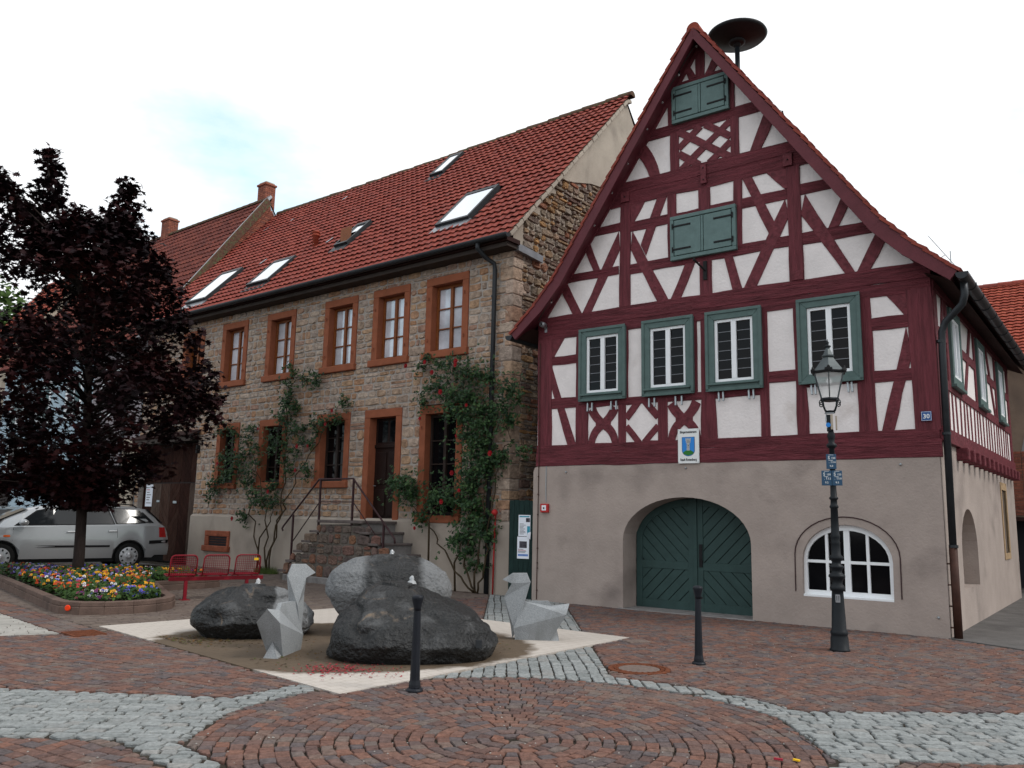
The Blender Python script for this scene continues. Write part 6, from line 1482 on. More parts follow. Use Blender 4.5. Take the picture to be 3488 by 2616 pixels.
for i, (x, y, c) in enumerate(fl):
    mb = MB() if i in ch else rest
    p = Vector((x,y,hgt(x,y)+q.uniform(0.03,0.15))); n_ = Vector((0.45+q.gauss(0,0.3),-0.9+q.gauss(0,0.3),0.75)).normalized(); e = n_.cross(Vector((0,0,1))).normalized(); f_ = e.cross(n_); s_ = q.uniform(0.022,0.034)
    tn = (c+0.5)/8 if c not in (0,7) else (0.0 if c == 0 else 1.0); tn = min(1,max(0,tn+q.uniform(-0.05,0.05)))
    for a in (90,40,140,-30,210):
        d = e*math.cos(rad(a))+f_*math.sin(rad(a)); w_ = n_.cross(d); b0 = p+d*s_*0.1
        mb.add([b0-w_*s_*0.15, b0+d*s_*0.55-w_*s_*0.5+n_*0.004, b0+d*s_*1.0+n_*0.002, b0+d*s_*0.55+w_*s_*0.5+n_*0.004, b0+w_*s_*0.15], [(0,1,2,3,4)], tn)
    if c in (0,1,6,7): mb.add([p+e*s_*0.3*math.cos(rad(a))+f_*(s_*0.3*math.sin(rad(a))-s_*0.1)+n_*0.006 for a in range(0,360,72)], [(0,1,2,3,4)], 0.44)
    if i in ch: mb.build('blossom', 'petal', FB)
rest.build('blossom_field', 'petal', FB, kind='stuff')
MB().lathe([(0.001,-0.012),(0.035,-0.012),(0.045,-0.004),(0.045,0.0),(0.001,0.0)], 18, (0.82,-2.46,0.10), axis='y').build('reflector', 'reflector', FB, label='round orange reflector on the kerb')

# ------------------------------------------------------------------ red bench
q = random.Random(71)
BN = thing('wire_bench', 'red wire mesh bench with three seats beside the flower bed', 'bench', (-5.85,15.45,0), math.atan2(0.56,0.83))
MB().box(-0.28,1.42,-0.03,0.03,0.34,0.41).build('beam', 'bench_red', BN, bev=0.006)
for x in (0.02,1.12): MB().box(x-0.03,x+0.03,-0.025,0.025,0.0,0.34).build('leg', 'bench_red', BN, bev=0.005); MB().box(x-0.08,x+0.08,-0.08,0.08,0.0,0.01).build('foot_plate', 'bench_red', BN)
for k in range(3):
    x0 = -0.30+k*0.575; x1 = x0+0.46
    def rr_(pts): return pts
    c = 0.06
    yb0, yb1 = -0.10, -0.16
    fr = [(x0,yb0,0.45),(x0,yb0-0.04,0.62),(x0+0.004,yb1,0.74),(x0+0.03,yb1-0.004,0.785),(x0+0.07,yb1-0.005,0.80),(x1-0.07,yb1-0.005,0.80),(x1-0.03,yb1-0.004,0.785),(x1-0.004,yb1,0.74),(x1,yb0-0.04,0.62),(x1,yb0,0.45)]
    B_ = MB().tube(fr, 0.013, 8).build('seat_back', 'bench_red', BN, smooth=True)
    w = MB()
    for i in range(1,13):
        x = x0+(x1-x0)*i/13; w.tube([(x,yb0,0.46),(x,yb0-0.04,0.62),(x,yb1,0.79)], 0.0035, 4, caps=False)
    for i in range(10):
        f_ = (i+0.5)/10; y = yb0+(yb1-yb0)*f_; w.tube([(x0,y,0.46+0.33*f_),(x1,y,0.46+0.33*f_)], 0.0035, 4, caps=False)
    w.build('wire_mesh', 'bench_red', B_)
    pf = [(x0,yb0,0.45),(x0-0.005,0.0,0.425),(x0,0.30,0.445),(x0+0.04,0.34,0.44),(x1-0.04,0.34,0.44),(x1,0.30,0.445),(x1+0.005,0.0,0.425),(x1,yb0,0.45)]
    S_ = MB().tube(pf+[pf[0]], 0.013, 8).build('seat_pan', 'bench_red', BN, smooth=True)
    w = MB()
    for i in range(1,13): x = x0+(x1-x0)*i/13; w.tube([(x,yb0,0.45),(x,0.0,0.425),(x,0.32,0.443)], 0.0035, 4, caps=False)
    for i in range(11): y = yb0+0.03+0.038*i; w.tube([(x0,y,0.43),(x1,y,0.43)], 0.0035, 4, caps=False)
    w.build('wire_mesh', 'bench_red', S_)
    for x in (x0+0.1,x1-0.1): MB().bar((x,0,0.41),(x,0.08,0.43),0.03,0.02).build('seat_bracket', 'bench_red', BN)
    if k == 2: MB().box(x1-0.13,x1-0.05,yb1-0.02,yb1-0.012,0.70,0.745).build('sticker', 'sticker_yellow', BN)

# ------------------------------------------------------------------ boulders
def boulder_mat(name, masks, wet=(0.012,0.0125,0.013), dry=(0.165,0.17,0.175)):
    m = bpy.data.materials.new(name); m.use_nodes = True; t = m.node_tree; b = t.nodes['Principled BSDF']; n = t.nodes.new; l = t.links.new
    co = n('ShaderNodeTexCoord'); sx = n('ShaderNodeSeparateXYZ'); l(co.outputs['Object'], sx.inputs[0])
    nz = n('ShaderNodeTexNoise'); nz.inputs['Scale'].default_value = 3.2; nz.inputs['Detail'].default_value = 9; nz.inputs['Roughness'].default_value = 0.65; l(co.outputs['Object'], nz.inputs['Vector'])
    n2 = n('ShaderNodeTexNoise'); n2.inputs['Scale'].default_value = 24; n2.inputs['Detail'].default_value = 6; l(co.outputs['Object'], n2.inputs['Vector'])
    tot = None
    for (axis, pos, wid, sgn) in masks:
        ad = n('ShaderNodeMath'); ad.operation = 'MULTIPLY_ADD'; l(nz.outputs['Fac'], ad.inputs[0]); ad.inputs[1].default_value = 0.22; l(sx.outputs[axis], ad.inputs[2])
        r = n('ShaderNodeMapRange'); r.inputs[1].default_value = pos+0.11-wid*sgn; r.inputs[2].default_value = pos+0.11+wid*sgn; l(ad.outputs[0], r.inputs[0])
        if tot is None: tot = r.outputs[0]
        else:
            mx = n('ShaderNodeMath'); mx.operation = 'MAXIMUM'; l(tot, mx.inputs[0]); l(r.outputs[0], mx.inputs[1]); tot = mx.outputs[0]
    wc = n('ShaderNodeMix'); wc.data_type = 'RGBA'; l(n2.outputs['Fac'], wc.inputs[0]); wc.inputs[6].default_value = (*[v*0.5 for v in wet],1); wc.inputs[7].default_value = (*[v*1.9 for v in wet],1)
    w2 = n('ShaderNodeMix'); w2.data_type = 'RGBA'; r2 = n('ShaderNodeMapRange'); r2.inputs[1].default_value = 0.52; r2.inputs[2].default_value = 0.72; l(nz.outputs['Fac'], r2.inputs[0]); l(r2.outputs[0], w2.inputs[0]); l(wc.outputs[2], w2.inputs[6]); w2.inputs[7].default_value = (0.075,0.077,0.079,1)
    dc = n('ShaderNodeMix'); dc.data_type = 'RGBA'; l(n2.outputs['Fac'], dc.inputs[0]); dc.inputs[6].default_value = (*[v*0.6 for v in dry],1); dc.inputs[7].default_value = (*[v*1.35 for v in dry],1)
    x = n('ShaderNodeMix'); x.data_type = 'RGBA'
    if tot is not None: l(tot, x.inputs[0])
    else: x.inputs[0].default_value = 0
    vn = n('ShaderNodeTexNoise'); vn.inputs['Scale'].default_value = 0.9; vn.inputs['Detail'].default_value = 3; l(co.outputs['Object'], vn.inputs['Vector'])
    va = n('ShaderNodeMath'); va.operation = 'SUBTRACT'; l(vn.outputs['Fac'], va.inputs[0]); va.inputs[1].default_value = 0.47
    vb = n('ShaderNodeMath'); vb.operation = 'ABSOLUTE'; l(va.outputs[0], vb.inputs[0])
    vr = n('ShaderNodeMapRange'); vr.inputs[1].default_value = 0.010; vr.inputs[2].default_value = 0.003; l(vb.outputs[0], vr.inputs[0])
    vg = n('ShaderNodeMath'); vg.operation = 'MULTIPLY'; l(vr.outputs[0], vg.inputs[0]); l(r2.outputs[0], vg.inputs[1])
    w3 = n('ShaderNodeMix'); w3.data_type = 'RGBA'; l(vg.outputs[0], w3.inputs[0]); l(w2.outputs[2], w3.inputs[6]); w3.inputs[7].default_value = (0.20,0.14,0.09,1)
    l(w3.outputs[2], x.inputs[6]); l(dc.outputs[2], x.inputs[7]); l(x.outputs[2], b.inputs['Base Color'])
    rg = n('ShaderNodeMapRange'); rg.inputs[3].default_value = 0.40; rg.inputs[4].default_value = 0.85
    if tot is not None: l(tot, rg.inputs[0])
    else: rg.inputs[0].default_value = 0
    l(rg.outputs[0], b.inputs['Roughness']); b.inputs['Specular IOR Level'].default_value = 0.32
    bp = n('ShaderNodeBump'); bp.inputs['Strength'].default_value = 0.9; bp.inputs['Distance'].default_value = 0.045
    ad = n('ShaderNodeMath'); ad.operation = 'ADD'; l(n2.outputs['Fac'], ad.inputs[0]); l(nz.outputs['Fac'], ad.inputs[1]); l(ad.outputs[0], bp.inputs['Height']); l(bp.outputs[0], b.inputs['Normal'])
    MATS[name] = m
boulder_mat('boulder_front', [])
boulder_mat('boulder_back', [(0,-0.52,0.055,-1),(0,0.22,0.055,1)])
boulder_mat('boulder_left', [(0,0.10,0.02,1)])
def boulder(name, label, base, prof, depth, matn, seed, front_skew=0.0, amp=0.05):
    """prof: (z, x_left, x_right) silhouettes as seen from the square; depth: (z, half depth)"""
    r2 = random.Random(seed); ang = math.atan2(-base[0], base[1]); t = thing(name, label, 'boulder', (base[0],base[1],0), ang)
    def itp(tab, z, k):
        for a, b in zip(tab[:-1], tab[1:]):
            if a[0] <= z <= b[0]: f = (z-a[0])/(b[0]-a[0]); f = f; return a[k]+(b[k]-a[k])*f
        return tab[-1][k] if z > tab[-1][0] else tab[0][k]
    z0, z1 = prof[0][0], prof[-1][0]; nz_, na = 64, 120; mb = MB(); rings = []
    for i in range(nz_+1):
        s_ = i/nz_; z = z0+(z1-z0)*(1-(1-s_)**1.35); xl, xr = itp(prof,z,1), itp(prof,z,2); cx = (xl+xr)/2; hx = (xr-xl)/2; hd = itp(depth,z,1); cy = itp(depth,z,2)
        rings.append(len(mb.v))
        for j in range(na):
            a = 2*math.pi*j/na; c, s2 = math.cos(a), math.sin(a); e = 0.80
            X = cx+hx*math.copysign(abs(c)**e,c); Y = cy+hd*math.copysign(abs(s2)**e,s2)
            p = Vector((X,Y,z)); o = Vector((seed*3.1,seed*1.7,0))
            d = noise.noise(p*1.3+o)*amp*1.5+noise.noise(p*3.1+o)*amp*0.75+noise.noise(p*8+o)*amp*0.34+noise.noise(p*19+o)*amp*0.16+noise.noise(p*40+o)*amp*0.07
            rg_ = abs(noise.noise(p*2.0+o*2)); d -= amp*0.9*max(0,0.12-rg_)/0.12
            sc = 1 if z > z0+0.06 else 0.5
            mb.v.append((X+c*d*sc, Y+s2*d*sc, z+0.5*d*(1 if i < nz_ else 0)))
    for i in range(nz_):
        for j in range(na):
            k = (j+1) % na; mb.f.append([rings[i]+j,rings[i]+k,rings[i+1]+k,rings[i+1]+j]); mb.t.append(0.5)
    top = rings[-1]; mb.v.append((sum(mb.v[top+j][0] for j in range(na))/na, sum(mb.v[top+j][1] for j in range(na))/na, z1+0.01)); c_ = len(mb.v)-1
    for j in range(na): mb.f.append([top+j, top+(j+1) % na, c_]); mb.t.append(0.5)
    o = mb.build('stone', matn, t, smooth=True)
    return t
b1 = boulder('boulder', 'largest dark wet boulder in front, behind the bollard', (-1.0,10.0), [(-0.08,-0.94,0.70),(0.03,-1.05,0.84),(0.16,-1.03,0.90),(0.35,-0.97,0.80),(0.48,-0.90,0.62),(0.57,-0.83,0.40),(0.64,-0.76,0.20),(0.72,-0.68,0.0),(0.78,-0.58,-0.12),(0.805,-0.46,-0.25)], [(-0.08,0.58,0.0),(0.06,0.70,-0.02),(0.2,0.78,-0.03),(0.42,0.72,0.03),(0.56,0.58,0.12),(0.7,0.40,0.2),(0.805,0.15,0.25)], 'boulder_front', 3, amp=0.045)
b2 = boulder('boulder', 'tall pale-sided boulder with dark wet middle at the back', (-1.42,11.75), [(-0.05,-0.55,0.40),(0.12,-0.75,0.52),(0.30,-0.90,0.60),(0.53,-1.05,0.66),(0.66,-1.05,0.65),(0.82,-0.98,0.55),(0.92,-0.86,0.40),(0.99,-0.70,0.22),(1.03,-0.50,0.05),(1.05,-0.36,-0.10)], [(-0.05,0.35,0),(0.3,0.52,0),(0.6,0.6,0),(0.85,0.5,0.02),(1.05,0.15,0.05)], 'boulder_back', 5, amp=0.028)
b3 = boulder('boulder', 'low rounded boulder at the left, dark with a pale right end', (-3.2,11.4), [(-0.08,-0.62,0.40),(0.02,-0.80,0.52),(0.14,-0.90,0.63),(0.26,-0.92,0.62),(0.38,-0.88,0.55),(0.48,-0.74,0.42),(0.56,-0.58,0.28),(0.62,-0.44,0.12),(0.645,-0.32,0.0)], [(-0.08,0.38,0),(0.08,0.52,0),(0.22,0.62,0),(0.38,0.56,0.03),(0.55,0.36,0.06),(0.645,0.15,0.08)], 'boulder_left', 9, amp=0.05)
bp_ = MB().box(0.60,0.67,-0.62,-0.60,0.17,0.26).build('plaque', 'zinc', b1, bev=0.004)
for (p, lab) in (((-1.16,10.28,0.80),'small bubbling water jet on the largest boulder'),((-1.62,11.80,1.04),'small bubbling water jet on the tall back boulder'),((-3.35,11.45,0.64),'small bubbling water jet on the low left boulder')):
    w = MB(); r2 = random.Random(int(p[0]*100)); n = 14
    prof = [(0.05,-0.02),(0.042,0.005),(0.026,0.022),(0.028,0.044),(0.02,0.062),(0.005,0.075)]
    for (r, z) in prof:
        for j in range(n): a = 2*math.pi*j/n; k = 1+r2.uniform(-0.28,0.28); w.v.append((r*k*math.cos(a),r*k*math.sin(a),z+r2.uniform(-0.006,0.006)))
    for i in range(len(prof)-1):
        for j in range(n): w.f.append([i*n+j,i*n+(j+1)%n,(i+1)*n+(j+1)%n,(i+1)*n+j]); w.t.append(0.5)
    w.f.append([(len(prof)-1)*n+j for j in range(n)]); w.t.append(0.5)
    w.build('water_jet', 'water', None, smooth=True, loc=p, label=lab, category='water', group='bubbling jets on the boulders')

# ------------------------------------------------------------------ origami swans in granite
def swan(label, loc, rotz, sc, sy=1.0, turn=0.0):
    t = thing('swan_sculpture', label, 'sculpture', loc, rotz)
    # body: faceted hull, x to the tail, y across, z up ; head looks to -x
    half = {'bf':(-0.27,0.085,0.0),'br':(0.19,0.105,0.0),'wc':(0.40,0.165,0.345),'tt':(0.44,0.0,0.475),'cr':(-0.29,0.10,0.15),'wf':(-0.17,0.035,0.49),'wr':(0.16,0.03,0.50),'wn':(0.205,0.03,0.44),'fa':(0.272,0.0,0.155),'fb':(0.31,0.10,0.0)}
    idx = {}; mb = MB(); vs = []
    def V(k, s):
        p = half[k]; key = (k, s if p[1] > 0 else 0)
        if key not in idx: idx[key] = len(vs); vs.append(Vector((p[0], p[1]*s, p[2])))
        return idx[key]
    fs = []
    for s in (1,-1):
        for f in (('cr','wc','wn','wr','wf'),('wc','tt','wn'),('cr','bf','br','wc'),('br','fb','fa')):
            q_ = [V(k,s) for k in f]; fs.append(q_ if s == -1 else list(reversed(q_)))
    fs += [[V('wf',1),V('wr',1),V('wr',-1),V('wf',-1)],[V('wr',1),V('wn',1),V('wn',-1),V('wr',-1)],[V('wn',1),V('tt',1),V('wn',-1)],[V('wc',1),V('br',1),V('fa',1),V('br',-1),V('wc',-1),V('tt',1)],[V('fa',1),V('fb',1),V('fb',-1)],[V('cr',1),V('wf',1),V('wf',-1),V('cr',-1)],[V('bf',1),V('cr',1),V('cr',-1),V('bf',-1)],[V('bf',1),V('br',1),V('fb',1),V('fb',-1),V('br',-1),V('bf',-1)]]
    mb.add([v*sc for v in vs], fs)
    # neck and head: folded plate, sharp front ridge
    side = [(-0.33,0.72,0.045),(-0.32,0.855,0.022),(-0.13,0.86,0.026),(-0.08,0.74,0.05),(-0.16,0.45,0.07),(-0.26,0.12,0.085),(-0.30,0.16,0.07)]
    L_ = [Vector((x,y,z))*sc for x,z,y in side]; R__ = [Vector((x,-y,z))*sc for x,z,y in side]
    chest = Vector((-0.43,0,0.54))*sc; beak = Vector((-0.46,0,0.765))*sc; n = len(side)
    foot = Vector((-0.31,0,0.0))*sc; crn = Vector((-0.335,0,0.17))*sc
    if turn:
        ax = Vector((-0.20,0,0))*sc; ct_, st_ = math.cos(turn), math.sin(turn)
        def tw(v, k=1.0):
            d = v-ax; return Vector((ax.x+d.x*ct_-d.y*st_, ax.y+d.x*st_+d.y*ct_, v.z))
        L_ = [tw(v) if i < 4 else v for i, v in enumerate(L_)]; R__ = [tw(v) if i < 4 else v for i, v in enumerate(R__)]; beak = tw(beak)
    vs2 = L_+R__+[chest,beak,foot,crn]; c_, b_, f0, cr_ = 2*n, 2*n+1, 2*n+2, 2*n+3
    fs2 = [(0,1,2,3),(0,3,4,c_),(c_,4,5,6),(c_,6,cr_),(b_,1,0),(cr_,6,5,f0)]
    fs2 = [tuple(f) for f in fs2]+[tuple((i+n if i < n else i) for i in reversed(f)) for f in fs2]
    fs2 += [(1,1+n,2+n,2),(2,2+n,3+n,3),(3,3+n,4+n,4),(4,4+n,5+n,5),(0,c_,n),(b_,0,n),(b_,n+1,1)]
    mb.add(vs2, fs2)
    mb.v = [(v[0], v[1]*sy, v[2]) for v in mb.v]
    o = mb.build('figure', 'granite_light', t, bev=0.003)
    return t
swan('pale granite origami swan on the right, seen from its side', (0.38,11.42,0), rad(-3), 1.0)
swan('pale granite origami swan on the left, seen from behind', (-2.55,9.90,0), rad(-99), 1.16, 0.70, rad(-50))

# ------------------------------------------------------------------ bollards
def bollard(label, x, y):
    t = thing('bollard', label, 'bollard', (x,y,0), 0.3, 'slim dark bollards')
    MB().lathe([(0.078,0.0),(0.078,0.014),(0.070,0.024),(0.062,0.03)], 24).build('foot', 'steel_dark', t, smooth=False, bev=0.003)
    MB().lathe([(0.058,0.03),(0.056,0.06),(0.048,0.10),(0.034,0.72)], 8).build('shaft', 'steel_dark', t, bev=0.004)
    MB().lathe([(0.034,0.72),(0.036,0.75),(0.046,0.79),(0.055,0.825),(0.057,0.84),(0.052,0.852),(0.03,0.862),(0.001,0.866)], 24).build('head', 'steel_dark', t, smooth=True)
    return t
bollard('slim dark bollard in front of the largest boulder', -0.84, 8.0)
b_ = bollard('slim dark bollard standing before the arched gate', 2.17, 9.76)
MB().lathe([(0.001,0.0),(0.014,0.0),(0.014,0.02),(0.001,0.02)], 10, (0.035,-0.03,0.73), axis='y').build('lock', 'iron', b_)

# ------------------------------------------------------------------ street lamp
lp = thing('street_lamp', 'ornate dark iron street lamp with six-sided glass lantern', 'street lamp', (4.24,10.98,0), rad(-21))
MB().lathe([(0.125,0.0),(0.125,0.02),(0.112,0.03),(0.108,0.165),(0.098,0.185),(0.104,0.20),(0.108,0.22),(0.102,0.245),(0.09,0.26),(0.072,0.70),(0.07,0.735),(0.088,0.75),(0.094,0.775),(0.088,0.80),(0.062,0.83),(0.078,0.895),(0.102,0.915),(0.102,0.94),(0.086,0.95),(0.062,0.975),(0.07,1.015),(0.088,1.035),(0.088,1.055),(0.058,1.075),(0.056,1.11),(0.082,1.14),(0.088,1.17),(0.058,1.20),(0.054,1.33),(0.06,1.35),(0.051,1.37),(0.056,1.415),(0.06,1.44),(0.051,1.46),(0.045,1.79),(0.056,1.80),(0.056,1.82),(0.043,1.84),(0.041,1.90),(0.056,1.91),(0.056,1.93),(0.041,1.945),(0.037,2.1),(0.034,2.57),(0.05,2.585),(0.064,2.60),(0.064,2.625),(0.036,2.65),(0.042,2.70),(0.052,2.74),(0.036,2.79),(0.03,2.82)], 28).build('column', 'lamp_iron', lp, smooth=True)
MB().prism([(-0.028,0.60),(0.028,0.60),(0.03,0.66),(0.028,0.70),(-0.028,0.70),(-0.03,0.66)],-0.083,-0.066).build('badge', 'zinc_light', lp, bev=0.004)
for z, x in ((0.655,-0.012),(0.655,0.012)): MB().box(x-0.003,x+0.003,-0.085,-0.083,z-0.03,z+0.03).build('badge_relief', 'iron', lp)
jb = MB().box(-0.05,0.03,-0.045,0.03,2.80,3.02).build('fuse_box', 'lamp_iron', lp, bev=0.005)
MB().box(0.0,0.03,-0.07,-0.045,2.82,3.02).build('terminal', 'cream_render', jb, bev=0.003); MB().box(0.06,0.08,-0.04,0.03,2.82,3.0).build('open_cover', 'cream_render', jb); MB().lathe([(0.001,0),(0.03,0),(0.03,-0.03),(0.001,-0.03)],14,(-0.03,-0.045,2.88),axis='y').build('dial', 'crest_blue', jb)
MB().tube([(-0.05,-0.03,3.04),(-0.06,-0.05,2.95),(-0.04,-0.06,2.84)],0.006,6).build('wire', 'galv', jb); MB().box(-0.07,0.05,-0.06,0.0,3.035,3.045).build('lid', 'galv', jb)
# cradle
MB().lathe([(0.06,3.045),(0.065,3.06),(0.06,3.075),(0.03,3.08)], 18).build('collar', 'lamp_iron', lp)
for k in range(4):
    a = rad(45+90*k); c, s_ = math.cos(a), math.sin(a)
    arm = MB().tube([(0.04*c,0.04*s_,3.05),(0.085*c,0.085*s_,3.08),(0.11*c,0.11*s_,3.13),(0.125*c,0.125*s_,3.22)], 0.011, 7).build('cradle_arm', 'lamp_iron', lp, smooth=True)
    ctr = Vector((0.155*c,0.155*s_,3.175)); MB().tube([(ctr.x+0.03*math.cos(b)*c,ctr.y+0.03*math.cos(b)*s_,ctr.z+0.03*math.sin(b)) for b in [i*math.pi/6 for i in range(13)]],0.007,6).build('scroll', 'lamp_iron', arm, smooth=True)
HEX = lambda r, z, ro=0.0: [(r*math.cos(rad(60*k+30+ro)), r*math.sin(rad(60*k+30+ro)), z) for k in range(6)]
MB().lathe([(0.125,3.205),(0.135,3.215),(0.135,3.235),(0.118,3.245)], 6, rot=rad(30)).build('lantern_base', 'lamp_iron', lp, bev=0.003)
lo_, hi_ = HEX(0.118,3.245), HEX(0.205,3.575)
for k in range(6):
    MB().bar(lo_[k],hi_[k],0.014,0.014).build('lantern_bar', 'lamp_roof', lp)
    m_ = MB(); j = (k+1) % 6; m_.add([Vector(lo_[k])*1,lo_[j],hi_[j],hi_[k]], [(0,1,2,3)]); m_.build('pane', 'clear_glass', lp)
MB().lathe([(0.18,3.565),(0.235,3.575),(0.24,3.60),(0.20,3.61)], 6, rot=rad(30)).build('eave_rim', 'iron', lp, bev=0.003)
MB().lathe([(0.215,3.605),(0.17,3.66),(0.11,3.74),(0.075,3.79),(0.07,3.80)], 6, rot=rad(30)).build('lantern_roof', 'lamp_roof', lp, bev=0.003)
MB().lathe([(0.072,3.795),(0.088,3.805),(0.09,3.82),(0.07,3.83),(0.045,3.885),(0.03,3.91),(0.028,3.93)], 6, rot=rad(30)).build('chimney_cap', 'lamp_roof', lp, bev=0.002)
MB().lathe([(0.024,3.925),(0.04,3.94),(0.042,3.955),(0.018,3.965),(0.014,3.985),(0.024,3.995),(0.012,4.015),(0.002,4.05)], 14).build('finial', 'lamp_iron', lp, smooth=True)
MB().lathe([(0.17,3.56),(0.165,3.572),(0.05,3.574),(0.045,3.55),(0.001,3.55)], 24).build('reflector', 'lamp_inner', lp, smooth=True); MB().ball((0,0,3.48),0.038,12,9,sz=1.3).build('bulb', 'bulb', lp, smooth=True); MB().lathe([(0.018,3.52),(0.018,3.56)],10).build('bulb_socket','lamp_inner',lp)
for k in range(6):
    p = Vector(HEX(0.235,3.60)[k]); d = Vector((p.x,p.y,0)).normalized(); e = Vector((-d.y,d.x,0)); m_ = MB()
    pr = [(-0.05,0),(-0.045,0.03),(-0.025,0.025),(-0.015,0.05),(0,0.062),(0.015,0.05),(0.025,0.025),(0.045,0.03),(0.05,0)]
    m_.add([p+e*a+Vector((0,0,b))-d*0.012 for a, b in pr]+[p+e*a+Vector((0,0,b)) for a, b in pr], [tuple(range(9)),tuple(range(17,8,-1))]+[(i,i+9,(i+1)%9+9,(i+1)%9) for i in range(9)]); m_.build('acroterion', 'iron', lp)
def hyd(label, x, z, a, b, c):
    t = thing('hydrant_sign', label, 'sign', lp.matrix_basis @ Vector((x,-0.052,z)), rad(-21), 'blue hydrant plates on the lamp')
    MB().box(-0.062,0.062,-0.006,0.0,0.0,0.195).build('plate', 'hydrant_blue', t, bev=0.004)
    text('S', 0.055, (-0.028,-0.0075,0.13), t, 'sign_white', bold=0.001); text(a, 0.034, (0.026,-0.0075,0.132), t, 'sign_white', bold=0.0006)
    MB().box(-0.034,0.02,-0.0075,-0.006,0.112,0.117).build('symbol_bar', 'sign_white', t); MB().box(-0.003,0.002,-0.0075,-0.006,0.078,0.112).build('symbol_stem', 'sign_white', t); MB().box(-0.03,-0.025,-0.0075,-0.006,0.078,0.083).build('symbol_dot', 'sign_white', t)
    text(b, 0.034, (0.033,-0.0075,0.08), t, 'sign_white', bold=0.0006); text(c, 0.034, (0.0,-0.0075,0.028), t, 'sign_white', bold=0.0006)
    MB().box(-0.03,0.03,-0.0072,-0.006,0.182,0.186).build('symbol_bar', 'sign_white', t)
    MB().box(-0.02,0.02,0.0,0.02,0.06,0.13).build('clip', 'zinc', t)
hyd('upper blue hydrant plate reading S 100 on the lamp', -0.012, 2.30, '100', '3.6', '9.0'); hyd('lower left blue hydrant plate reading S 150 9.2', -0.077, 2.085, '150', '3.2', '9.2'); hyd('lower right blue hydrant plate reading S 150 9.5', 0.052, 2.085, '150', '3.8', '9.5')

